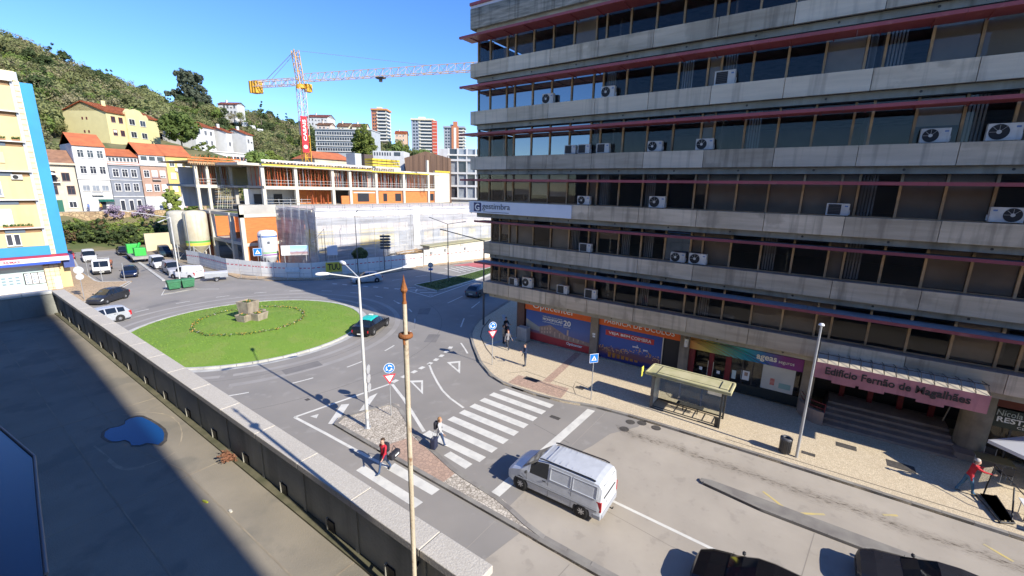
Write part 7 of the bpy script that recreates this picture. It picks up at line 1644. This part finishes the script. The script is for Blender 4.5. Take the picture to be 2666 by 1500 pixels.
for k, (a, b_, m_) in enumerate(((.8,3.2,m_yform),(7.5,14,m_yform),(3.2,7.5,mat('pink_insulation', (.62,.5,.45), .9)),(14,17,m_cf),(17.2,28,mat('tan_insulation', (.66,.5,.26), .9, (.6,.46,.28), .5)),(28.2,LN,mat('lemon_insulation', (.68,.58,.22), .9, (.62,.5,.26), .5)))): npb('insulation_panel', m_, a,b_,1.5,1.65,3.0,6.3)
for k in range(8): npb('window_opening', mat('dim_opening', (.25,.27,.3), .5), 15+k*3.6,16.6+k*3.6,1.42,1.5,3.6,5.6)
for k in range(6): npb('inner_column', m_cfd, 2+k*7,2.3+k*7,1.3,1.6,0,3)
for k in range(19):
    a = k*2.35; q = B(); n_ = 6; vs = []
    for j in range(9):
        z = .2+j*1.2
        for i in range(n_+1): u = a+2.3*i/n_; vs.append(NP(u,-.05+.08*math.sin(u*2.1+j)+rng.uniform(-.04,.04),z+(.08*math.sin(i/n_*PI) if j == 8 else 0)))
    q.add(vs, [(j*(n_+1)+i,j*(n_+1)+i+1,(j+1)*(n_+1)+i+1,(j+1)*(n_+1)+i) for j in range(8) for i in range(n_)], 0, True); q.build('debris_net', m_net, site)
    for z in (2.2,4.2,6.2,8.2,10.1): q = B(); q.bar(NP(a,.1,z),NP(a+2.35,.1,z),.06); q.build('ledger_tube', m_galv, site)
    q = B(); q.bar(NP(a,.1,0),NP(a,.1,10.4),.07); q.bar(NP(a,.9,0),NP(a,.9,10.4),.07); q.build('scaffold_standard', m_galv, site)
    for z in (4.1,6.1,8.1,9.9): npb('scaffold_deck', mat('pale_plank', (.62,.6,.55), .8, (.5,.48,.44), 2), a,a+2.3,.15,.85,z-.05,z)
npb('white_net_strip', mat('white_sheet', (.75,.75,.74), .8), 0,LN,-.12,-.1,8.6,9.3); npb('white_net_strip', mat('white_sheet', (.75,.75,.74), .8), 17.0,18.2,-.14,-.12,3.2,10)
# left cheek of the netted wing
for k in range(5):
    y0 = 61.6+k*2.3; q = B(); vs = []
    for j in range(8):
        for i in range(5): y = y0+2.28*i/4; vs.append((35.95+.1*math.sin(y*3+j)+(.25*math.sin(j/7*PI)*(k == 0)),y,.2+j*1.37-(.5*math.sin(i/4*PI) if j == 7 and k < 2 else 0)))
    q.add(vs, [(j*5+i,(j+1)*5+i,(j+1)*5+i+1,j*5+i+1) for j in range(7) for i in range(4)], 0, True); q.build('debris_net', m_net, site)
    q = B(); q.bar((36.1,y0,0),(36.1,y0,10.3),.07); q.build('scaffold_standard', m_galv, site)
cbx('podium_side_wall', m_cfd, 37.4,37.7,63.5,73,0,9.6); cbx('yellow_sheet', m_yform, 36.3,36.35,61.8,65.2,3.2,6.6); cbx('brick_infill', m_brickw, 36.6,36.8,66,73,5.5,8)
cbx('podium_roof', m_cf, 36.5,80,63.5,80,9.2,9.5)
# stacks of yellow formwork beams on the roof
for i in range(6):
    for j in range(4):
        if rng.random() < .12: continue
        B().box(63.4+i*1.3,64.6+i*1.3,83.6,86.4,17.0+j*.62,17.42+j*.62).build('formwork_stack', m_yform, site)
cbx('roof_upstand', m_cfd, 62.0,69.0,80.8,82,16.7,17.5); cbx('roof_post', m_cf, 76.4,76.9,79.9,80.4,16.7,19.6)
# debris heap of planks and a container beyond the fence
q = B()
for i in range(40): p = Vector((45+rng.random()*9,56.9+rng.random()*1.4-.1*i/40,2.0+rng.random()*.5)); q.bar(p, p+Vector((rng.uniform(1,3.2),rng.uniform(-.4,.2),rng.uniform(-.1,.3))),.12,.06)
tag(q.build('timber_pile', m_timber), 'pile of reddish planks stacked behind the site fence', 'timber')
rc = thing('site_cabin', 'low flat-roofed pale site cabin behind the right end of the fence', 'cabin', (60,55,0)); B().box(53,70,55.3,57,0,3.1).build('cabin_wall', m_cf, rc); B().box(52.7,70.3,55,57.3,3.1,3.3).build('flat_roof', mat('roof_olive', (.35,.33,.2), .9, (.3,.28,.18), 1), rc); [B().box(x,x+.7,55.22,55.3,2.3,2.9).build('vent', m_cfd, rc) for x in (54,57,61)]
# round green shrub inside the fence
sh_ = thing('shrub', 'rounded dark green shrub inside the site fence beside the lamp post', 'shrub', (41.2,58.6,0))
q = B()
for i in range(1500):
    u = Vector((rng.gauss(0,1),rng.gauss(0,1),rng.gauss(0,1))).normalized()*(.75+.25*rng.random()); c = Vector((41.2+u.x*1.15*(1+.2*math.sin(u.z*5)),58.6+u.y*1.1,2.6+u.z*1.25)); a_ = Vector((rng.uniform(-1,1),rng.uniform(-1,1),rng.uniform(-1,1)))*.12; b_ = a_.orthogonal()
    q.add([c-a_,c+b_,c+a_,c-b_], [(0,1,2,3)])
q.build('foliage', mat('shrub_leaf', (.06,.085,.025), .8, (.1,.12,.04), 3), sh_); B().tube((41.2,58.6,0),(41.2,58.6,2.4),.09,.05).build('trunk', m_timber, sh_)
# --- site fence of white sheets with a red and white tape line
m_sheet = mat('white_fence_sheet', (.68,.68,.66), .6, (.6,.6,.59), .5, rnd=.05, streak=((.5,.49,.47),.4,2)); m_tape = mat('tape_red', (.55,.04,.08), .6); m_stake = mat('fence_post_grey', (.3,.3,.3), .6)
fe = thing('site_fence', 'long white sheet metal site fence with a red and white tape', 'fence', (34,60,0))
fpth = [(26.6,85.0),(27.2,81.6),(27.3,71.8),(28.85,67.1),(29.35,65.6),(31.2,61.9),(33.5,59.4),(39.8,57.9),(51.2,55.0)]
pts = [Vector((*p,0)) for p in fpth]
for a, b_ in zip(pts, pts[1:]):
    n_ = max(1, round((b_-a).length/2.1)); d = (b_-a)/n_
    for k in range(n_):
        p, q2 = a+d*k, a+d*(k+1); du = d.normalized(); nrm = Vector((du.y,-du.x,0)); 
        h = 2.15+rng.uniform(-.03,.03); q = B(); z0 = .12
        q.bar(p+du*.02+Vector((0,0,z0+h/2)), q2-du*.02+Vector((0,0,z0+h/2)), .03, h); o = q.build('fence_sheet', m_sheet, fe)
        q = B(); [q.bar(p+du*.03+nrm*.02+Vector((0,0,z)), q2-du*.03+nrm*.02+Vector((0,0,z)), .02, .05) for z in (.55,1.0,1.75)]; q.build('sheet_rib', m_sheet, o)
        L_ = (q2-p).length; 
        for j in range(3): s0 = p+du*(L_*(j/3+.02))+nrm*.035+Vector((0,0,1.5)); q = B(); q.bar(s0, s0+du*L_*.2, .008, .11); q.build('tape_mark', m_tape, o)
        B().bar(p+Vector((0,0,0)),p+Vector((0,0,2.35)),.06).build('fence_post', m_stake, fe)
m_hoard = mat('cream_hoarding', (.7,.66,.56), .8, (.64,.6,.5), .6)
hd_ = thing('hoarding_wall', 'cream hoarding wall with red tape continuing to the right of the white fence', 'wall', (60,53,0))
for k in range(8):
    a = Vector((51.3,55.0,0)).lerp(Vector((80,49.3,0)), k/8); b_ = Vector((51.3,55.0,0)).lerp(Vector((80,49.3,0)), (k+1)/8); du = (b_-a).normalized(); nrm = Vector((du.y,-du.x,0))
    q = B(); q.bar(a+du*.01+Vector((0,0,1.45)), b_-du*.01+Vector((0,0,1.45)), .12, 2.6); o = q.build('hoarding_panel', m_hoard, hd_)
    for j in range(4): s0 = a+du*(.9*j+.2)+nrm*.08+Vector((0,0,1.75)); q = B(); q.bar(s0, s0+du*.5, .02, .11); q.build('tape_mark', m_tape, o)
for i, (u, z) in enumerate(((.05,2.2),(.15,2.45),(.3,2.4))): p = Vector((51.3,54.9,0)).lerp(Vector((80,49.2,0)), u); B().cbox((p.x,p.y-.12,z),(.4,.1,.45)).build('notice_plate', m_stake, hd_)
for i, (u, lab) in enumerate(((.1,'pale blue notice on the fence below the silo'),(.36,'small notice on the fence near the corner'))):
    p = Vector((31.2,61.9,0)).lerp(Vector((33.5,59.4,0)), u); o = B().cbox((p.x-.06,p.y-.06,1.35),(.9,.9,.7))
    q = B(); f_ = facing((p.x-.05,p.y-.05,1.3),(-.74,-.68)); plate(q, f_, [(-.55,-.35),(.55,-.35),(.55,.35),(-.55,.35)], .03, .05); tag(q.build('fence_notice', mat('pale_blue_notice', (.45,.55,.6), .6, (.6,.65,.68), 3)), lab, 'notice')
cb_ = thing('billboard', 'site billboard with a coloured picture beside the striped silo', 'billboard', (35,66,0)); q = B(); f_ = facing((34.6,65.6,3.4),(-.55,-.83)); plate(q, f_, [(-1.9,-.75),(1.9,-.75),(1.9,.75),(-1.9,.75)], 0, .08); q.build('board', m_white, cb_); q = B(); plate(q, f_, [(-.7,-.7),(1.85,-.7),(1.85,.7),(-.7,.7)], .081, .1); q.build('printed_picture', gradmat('billboard_picture', 'Z', 2.7, 4.1, [(0,(.5,.5,.45)),(.35,(.35,.2,.22)),(.55,(.45,.55,.65)),(1,(.3,.55,.75))], .5, .3, 2), cb_)
for s in (-1.5,1.5): p = f_[0]+f_[1]*s; B().tube((p.x,p.y,0),(p.x,p.y,2.7),.06,n=6).build('leg', m_galv, cb_)
nb = thing('site_notice_board', 'white notice board on two posts before the netted wing', 'notice board', (37.5,60.6,0)); f_ = facing((37.6,60.4,3.6),(-.5,-.86)); q = B(); plate(q, f_, [(-.75,-.75),(.75,-.75),(.75,.75),(-.75,.75)], 0, .06); q.build('board', mat('pale_lilac_board', (.55,.58,.66), .5), nb)
for s in (-.6,.6): p = f_[0]+f_[1]*s; B().tube((p.x,p.y,0),(p.x,p.y,2.9),.05,n=6).build('leg', m_galv, nb)
# --- silos
def silo(name, label, x, y, r, zc, z1, m, stripes, legs_m=m_galv):
    t = thing(name, label, 'silo', (x,y,0)); b_ = B(); b_.lathe((x,y,0), [(.15,zc-1.7),(r*.95,zc),(r,zc+.1),(r,z1-.5),(r*.93,z1-.2),(r*.7,z1),(.01,z1+.12)], 28); b_.build('tank', m, t)
    for i, (za, zb, c_) in enumerate(stripes): b_ = B(); b_.lathe((x,y,0), [(r+.012,za),(r+.012,zb)], 28); b_.build('painted_band', mat('silo_band_%d_%d' % (int(x), i), c_, .6), t)
    for k in range(4):
        a = PI/4+k*PI/2; p0 = (x+r*.95*math.cos(a),y+r*.95*math.sin(a)); B().bar((*p0,0),(*p0,zc+.6),.14).build('leg', legs_m, t)
        a2 = a+PI/2; p1 = (x+r*.95*math.cos(a2),y+r*.95*math.sin(a2)); q = B(); q.bar((*p0,.2),(*p1,zc-.1),.08); q.bar((*p1,.2),(*p0,zc-.1),.08); q.build('brace', legs_m, t)
    b_ = B(); b_.pipe([(x-r*.9,y-r*.5,.6),(x-r*.95,y-r*.5,z1-.3)], .05, 6); b_.build('fill_pipe', legs_m, t)
    return t
m_silo1 = mat('silo_cream', (.64,.6,.46), .7, (.56,.5,.36), .8, streak=((.4,.3,.15),.5,2)); m_silo2 = mat('silo_white', (.7,.71,.72), .6, (.64,.65,.66), .8)
silo('silo', 'cream cement silo with green and yellow bands at its foot', 29.0, 86.5, 1.72, 2.7, 8.6, m_silo1, [(3.35,3.65,(.12,.4,.08)),(2.85,3.3,(.65,.55,.08))])
silo('silo', 'duller grey cement silo half hidden behind the cream one', 28.2, 91.5, 1.6, 2.7, 8.4, mat('silo_grey', (.5,.48,.4), .75, (.4,.38,.32), .8), [])
s2 = silo('silo', 'white cement silo with blue rim and rainbow bands before the brick wall', 32.4, 69.2, 1.33, 2.3, 6.3, m_silo2, [(5.35,5.6,(.12,.2,.45)),(2.95,3.1,(.15,.45,.1)),(2.62,2.8,(.3,.12,.35))])
B().cbox((31.9,67.93,4.6),(.35,.05,.4)).build('logo_plate', m_greyL, s2)
# --- tower crane
m_cry = mat('crane_yellow', (.65,.36,.03), .6, (.55,.28,.03), 2); m_crg = mat('crane_grey', (.48,.45,.47), .6, (.55,.4,.35), 1.2)
cr = thing('tower_crane', 'tall yellow tower crane with a red banner and a long lattice jib', 'crane', (55.5,96.5,0))
def lattice(q, p0, p1, w, h, n, r=.06, tri=False, diag=True):
    p0, p1 = Vector(p0), Vector(p1); d = (p1-p0).normalized(); u = Vector((0,0,1)) if abs(d.z) < .9 else Vector((1,0,0)); a = d.cross(u).normalized(); b_ = a.cross(d).normalized()
    cs = [(-w/2,0),(w/2,0),(0,h)] if tri else [(-w/2,-h/2),(w/2,-h/2),(w/2,h/2),(-w/2,h/2)]
    C_ = [[p0.lerp(p1,k/n)+a*x+b_*y for x, y in cs] for k in range(n+1)]; m_ = len(cs)
    for i in range(m_): q.bar(C_[0][i], C_[n][i], r*2)
    for k in range(n):
        for i in range(m_):
            j = (i+1)%m_; q.bar(C_[k][i], C_[k][j], r*1.1)
            if diag: (q.bar(C_[k][i], C_[k+1][j], r*1.1) if k % 2 else q.bar(C_[k][j], C_[k+1][i], r*1.1))
mx_, my_ = 55.5, 96.5
q = B(); lattice(q, (mx_,my_,0), (mx_,my_,24), 1.4, 1.4, 15, .06); q.build('mast_lower', m_cry, cr); q = B(); lattice(q, (mx_,my_,24), (mx_,my_,33.6), 1.4, 1.4, 6, .06); q.build('mast_upper', m_crg, cr)
q = B(); q.lathe((mx_,my_,33.6), [(1.0,0),(1.0,.45),(.75,.8)], 16); q.build('slew_ring', m_cry, cr)
jd = Vector((12.3,-37.2,0)).normalized(); R0 = Vector((mx_,my_,35.0))
q = B(); lattice(q, (mx_,my_,34.4), (mx_-jd.x*.8,my_-jd.y*.8,41.2), 1.1, 1.1, 5, .06); q.build('tower_head', m_cry, cr)
q = B(); lattice(q, R0+jd*1.2, R0+jd*58, 1.3, 1.5, 32, .05, True); q.build('jib', mat('jib_ochre_grey', (.6,.37,.13), .6, (.55,.4,.25), .6), cr)
q = B(); lattice(q, R0-jd*1.0, R0-jd*12.5, 1.5, 1.2, 7, .07); q.build('counter_jib', m_crg, cr)
e = R0-jd*11.6; 
for k in range(3): q = B(); c_ = e-jd*(k*.75); q.bar(c_+Vector((0,0,.6)),c_+Vector((0,0,-1.9)),1.6,.6); q.build('counterweight', m_cry, cr)
tp_ = Vector((mx_-jd.x*.8,my_-jd.y*.8,41.2)); q = B(); q.bar(tp_, R0-jd*9.5+Vector((0,0,.6)), .09); q.bar(tp_+Vector((.5,.2,0)), R0-jd*8+Vector((0,0,.6)), .07); q.build('rear_tie', m_stake, cr)
q = B(); q.bar(tp_, R0+jd*31+Vector((0,0,1.5)), .06); q.build('front_tie', m_stake, cr)
q = B(); c_ = R0+jd*20; q.bar(c_-jd*.9+Vector((0,0,-.25)),c_+jd*.9+Vector((0,0,-.25)),1.0,.3); q.bar(c_+Vector((0,0,-.4)),c_+Vector((0,0,-1.0)),.5); q.build('trolley', m_iron, cr)
q = B(); q.bar(R0+jd*.6+Vector((1.3,.3,-1.9)),R0+jd*.6+Vector((1.3,.3,-.3)),1.2,1.3); q.build('cab', m_cry, cr)
f_ = facing((mx_-.55,my_-.75,24.4),(-.45,-.9)); q = B(); plate(q, f_, [(-.55,-4.2),(.75,-4.2),(.75,3.4),(-.55,3.4)], .2, .25); bo_ = q.build('banner', mat('banner_red', (.55,.02,.03), .6), cr)
dirs_ = (tuple(f_[2]), tuple(-f_[1]), tuple(f_[3])); text('CASAIS*', m_whiteL, cr, f_[0]+f_[1]*.45-f_[2]*1.7+f_[3]*.27, 4.4, .62, dirs=dirs_)
q = B(); plate(q, facing((mx_-.55,my_-.75,21.4),(-.45,-.9)), disc(.42,16,.1), .251, .27); q.build('banner_emblem', m_whiteL, bo_)
# tan yard and pale wall behind the vans
tag(B().box(26.8,44,106,106.4,0,3.4).build('yard_wall', mat('cream_yard_wall', (.62,.53,.36), .9, (.55,.47,.32), .5)), 'cream yard wall behind the silos and the parked vans', 'wall')
# ================================================================ VEGETATION
LEAF = [leafy('leaf_olive', (.21,.23,.09), (.28,.29,.13)), leafy('leaf_green', (.16,.23,.06), (.22,.29,.085)), leafy('leaf_dark', (.08,.115,.045), (.11,.15,.06), .3),
        leafy('leaf_brown_twigs', (.27,.25,.13), (.35,.31,.18), .3), leafy('leaf_spring', (.22,.28,.06), (.28,.34,.09), .3)]
m_bark = mat('bark', (.11,.085,.06), .9, (.16,.13,.1), 3, .8, 12)
def crown(q, c, rx, rz, clumps, leaves, size, r_=rng, flat=.8, mi=0):
    """leaf-sized faces gathered in clumps through the crown's volume"""
    for k in range(clumps):
        u = Vector((r_.gauss(0,1),r_.gauss(0,1),r_.gauss(0,1))).normalized()*(r_.random()**.45)
        cc = Vector((c[0]+u.x*rx,c[1]+u.y*rx,c[2]+u.z*rz)); cr_ = rx*r_.uniform(.22,.42)
        for i in range(leaves):
            d = Vector((r_.gauss(0,1),r_.gauss(0,1),r_.gauss(0,.8))).normalized()*cr_*(.55+.45*r_.random()); p = cc+d*flat
            n_ = (d+Vector((r_.uniform(-.6,.6),r_.uniform(-.6,.6),r_.uniform(-.2,.9)))*cr_*.7).normalized(); a = n_.orthogonal().normalized(); b_ = n_.cross(a); t = r_.uniform(0,PI); s = size*r_.uniform(.6,1.3)
            a, b_ = (a*math.cos(t)+b_*math.sin(t))*s, (b_*math.cos(t)-a*math.sin(t))*s*.7
            q.add([p-a,p-b_*.9,p+a,p+b_], [(0,1,2,3)], mi)
def trunk(q, base, top, r, limbs, spread, mi=0, r_=rng):
    base, top = Vector(base), Vector(top); q.tube(base, base.lerp(top,.55), r, r*.65, 7, mi); q.tube(base.lerp(top,.55), top, r*.65, r*.25, 6, mi)
    for k in range(limbs):
        p = base.lerp(top, r_.uniform(.4,.85)); a = r_.uniform(0,2*PI); e = p+Vector((math.cos(a)*spread,math.sin(a)*spread,spread*r_.uniform(.4,1))); q.tube(p, e, r*.32, r*.08, 5, mi)
proto = bpy.data.collections.new('forest_kinds')
for i, (rx, rz, h, li, cl, lv_, sz) in enumerate(((4.2,3.2,5.4,0,34,34,.36),(3.6,3.2,5.8,1,32,34,.34),(2.6,4.4,6.8,2,30,30,.34),(4.0,2.9,5.2,3,34,34,.28),(4.6,3.0,5.2,0,36,34,.36),(3.0,2.6,4.4,4,28,30,.3),(4.0,3.4,5.6,3,34,34,.28),(1.7,4.8,6.6,2,26,28,.3),(5.0,3.4,5.8,0,38,34,.36),(3.4,3.0,5.2,1,30,32,.32))):
    q = B(); crown(q, (0,0,h), rx, rz, cl, lv_, sz, flat=.95); trunk(q, (0,0,-1), (0,0,h+rz*.4), .22, 4, rx*.5, 1)
    me = q.mesh('tree_kind', [LEAF[li], m_bark]); o = bpy.data.objects.new('tree_kind', me); proto.objects.link(o)
fr2 = random.Random(5); pts = []
HOUSES = [(47,183,15),(71,196,13),(83,199,12),(117,279,7),(203,325,17),(130,199,18),(171,272,8),(191,281,10),(197,272,9),(80,189,13),(47,178,12)]
def ok(x, y): return all((x-a)**2+(y-b_)**2 > r*r for a, b_, r in HOUSES)
tries = 0
while len(pts) < 2600 and tries < 40000:
    tries += 1; az = fr2.uniform(40,93); r = math.sqrt(fr2.uniform(150**2,430**2)); x, y = r*math.cos(rad(az)), r*math.sin(rad(az))
    Rr = interp(az, [(35,520),(48,470),(60,350),(70,320),(85,300)])
    if r > Rr+12 or y < 151 and x < 62 or not ok(x, y): continue
    if x > 62 and r < 175: continue
    if y < 176 and 27 < x < 62: continue
    if 52 < x < 98 and y < 192: continue
    if az < 58 and fr2.random() < .55: continue
    pts.append((x, y, terr(x, y)-.3))
pts += [(x, y, 45.5) for x, y in ((106,278),(109,275),(112,272),(114,269),(117,266),(111,277),(121,262),(124,258))]
me = bpy.data.meshes.new('forest'); me.from_pydata(pts, [], []); forest = bpy.data.objects.new('forest', me); COL.objects.link(forest)
stuff(forest); tag(forest, 'dense mixed olive and green woodland covering the hillside', 'forest')
ng = bpy.data.node_groups.new('scatter', 'GeometryNodeTree'); ng.interface.new_socket('Geometry', in_out='INPUT', socket_type='NodeSocketGeometry'); ng.interface.new_socket('Geometry', in_out='OUTPUT', socket_type='NodeSocketGeometry')
gi_ = ng.nodes.new('NodeGroupInput'); go_ = ng.nodes.new('NodeGroupOutput'); ip = ng.nodes.new('GeometryNodeInstanceOnPoints'); ci = ng.nodes.new('GeometryNodeCollectionInfo')
ci.inputs['Collection'].default_value = proto; ci.inputs['Separate Children'].default_value = True; ci.inputs['Reset Children'].default_value = True
rv = ng.nodes.new('FunctionNodeRandomValue'); rv.data_type = 'FLOAT_VECTOR'; rv.inputs[0].default_value = (-.08,-.08,0); rv.inputs[1].default_value = (.08,.08,6.28)
rs = ng.nodes.new('FunctionNodeRandomValue'); rs.data_type = 'FLOAT'; rs.inputs[2].default_value = .55; rs.inputs[3].default_value = 1.3
ng.links.new(gi_.outputs[0], ip.inputs['Points']); ng.links.new(ci.outputs[0], ip.inputs['Instance']); ip.inputs['Pick Instance'].default_value = True
ng.links.new(rv.outputs[0], ip.inputs['Rotation']); ng.links.new(rs.outputs[1], ip.inputs['Scale']); ng.links.new(ip.outputs[0], go_.inputs[0])
md = forest.modifiers.new('scatter', 'NODES'); md.node_group = ng
def tree(name, label, x, y, z, h, rx, rz, mi, cl=60, lv_=60, sz=.3, hz=None, lean=0, tr=.25):
    t = thing(name, label, 'tree', (x,y,z)); q = B(); cz = z+h-rz*.9
    crown(q, (x+lean,y,cz), rx, rz, int(cl*1.4), int(lv_*1.2), sz*1.15); q.build('crown', LEAF[mi], t); q = B(); trunk(q, (x,y,z-1), (x+lean,y,cz+rz*.3), tr, 9, rx*.6); q.build('trunk', m_bark, t); return t
# the big eucalyptus on the ridge
eu = thing('eucalyptus_tree', 'huge dark eucalyptus standing alone above the ridge line', 'tree', (110,309,50)); q = B(); r3 = random.Random(3)
for dx, dz, rx, rz, n_ in ((-2.5,22,5.2,4.8,36),(1.5,19.5,6.4,5.5,44),(3.8,13.5,6.8,5.6,46),(-1.5,13.5,5.5,5,34),(-9.5,12.8,4.2,2.3,20),(-5.5,9.5,4,2.5,18),(6.2,8.6,5.5,3.2,26),(1,8.2,5,3,22)):
    crown(q, (110+dx*.56,309-dx*.83,50+dz), rx, rz, n_, 46, .62, r3)
q.build('crown', leafy('eucalyptus_leaf', (.09,.115,.08), (.15,.17,.11), 0, .25), eu); q = B(); trunk(q, (110,309,47), (110.5,308,70), .9, 12, 5.5); q.build('trunk', m_bark, eu)
q = B()
tree('poplar_tree','tall yellow-green poplar before the grey slab block',117.5,160,8,29,4.6,9,4,90,50,.4); 
tree('tree','leafy tree right of the poplar below the first tower block',126,150,6,23,5,6,1,70,50,.42)
for i, (x, y, h, rx, mi, lab) in enumerate(((100,178,17,5,1,'broad green tree behind the crane mast'),(108,172,15,5,4,'bright green tree left of the grey slab block'),(92,186,13,4.5,4,'pale green tree right of the low white workshop'),(82,176,9,4,1,'round green tree below the pale gabled houses'),(139,238,16,4.5,2,'dark conifer-like tree on the ridge left of the crane'),(150,252,15,3.5,2,'second dark pointed tree on the ridge near the crane'),(57,172,11,5,1,'bushy green tree between the yellow and white slope houses'),(255,300,16,9,4,'wide green treetop between the two tower blocks'),(236,318,14,8,1,'green treetop under the brick tower'),(272,290,13,8,1,'darker treetop left of the broad tower'))):
    tree('tree', lab, x, y, terr(x,y)-.5, h, rx, h*.38, mi, 60, 45, .42)
# hedge bank along the foot of the retaining wall, shrubs and wisteria
hb2 = B(); r4 = random.Random(8)
for i in range(120):
    t = r4.random(); x = lerp(17.5,36,t)+r4.uniform(-1,1); y = lerp(121,113,t)+r4.uniform(-2.5,3.5); z = max(0,terr(x,y)); h = 1.6+r4.random()*2.2
    crown(hb2, (x,y,z+h*.55), 1.5, h*.55, 9, 26, .2, r4, mi=r4.choice((0,0,1,2)))
o = stuff(hb2.build('hedge_bank', [LEAF[2], LEAF[1], mat('hedge_red_leaf', (.13,.075,.035), .85, (.08,.07,.03), 1)])); tag(o, 'overgrown dark hedge bank below the stone retaining wall', 'hedge')
sb = B()
for i in range(70):
    x = r4.uniform(19,46); y = r4.uniform(119,128); z = max(0,terr(x,y)); crown(sb, (x,y,z+.7), 1.3, .9, 7, 22, .2, r4, mi=r4.choice((0,0,1,2)))
o = stuff(sb.build('scrub', [LEAF[4], LEAF[1], LEAF[3]])); tag(o, 'low green and brown scrub on the bank under the houses', 'scrub')
m_wis = mat('wisteria_flower', (.32,.25,.36), .85, (.25,.2,.26), 2)
for i, (x, y, z, r, lab) in enumerate(((27.6,127.9,6.6,1.9,'pale violet wisteria under the white terraced house'),(33.2,127.6,6.2,2.3,'larger pale violet wisteria under the grey terraced house'))):
    t = thing('wisteria', lab, 'shrub', (x,y,z-3)); q = B(); crown(q, (x,y,z), r, r*.7, 30, 40, .15); q.build('crown', m_wis, t); q = B(); trunk(q, (x,y,z-4), (x,y,z), .12, 5, r*.5); q.build('trunk', m_bark, t)
tree('tree','conical bright green shrub before the salmon house',38.6,127.5,3,8.2,1.9,3.6,4,50,45,.22)
tree('tree','small leafy tree beside the stone ruin',42.6,126.5,3,5,2.0,1.8,1,40,40,.22)
# street tree line of scrub behind the site, in front of the slope
sc2 = B()
for i in range(260):
    x = r4.uniform(58,150); y = r4.uniform(125,175)
    if math.hypot(x,y) < 150: continue
    crown(sc2, (x,y,terr(x,y)+1.2), 2.6, 1.9, 8, 18, .4, r4, mi=r4.choice((0,1,1,2)))
o = stuff(sc2.build('slope_scrub', [LEAF[4], LEAF[1], LEAF[0]])); tag(o, 'green scrub on the slope behind the building site', 'scrub')
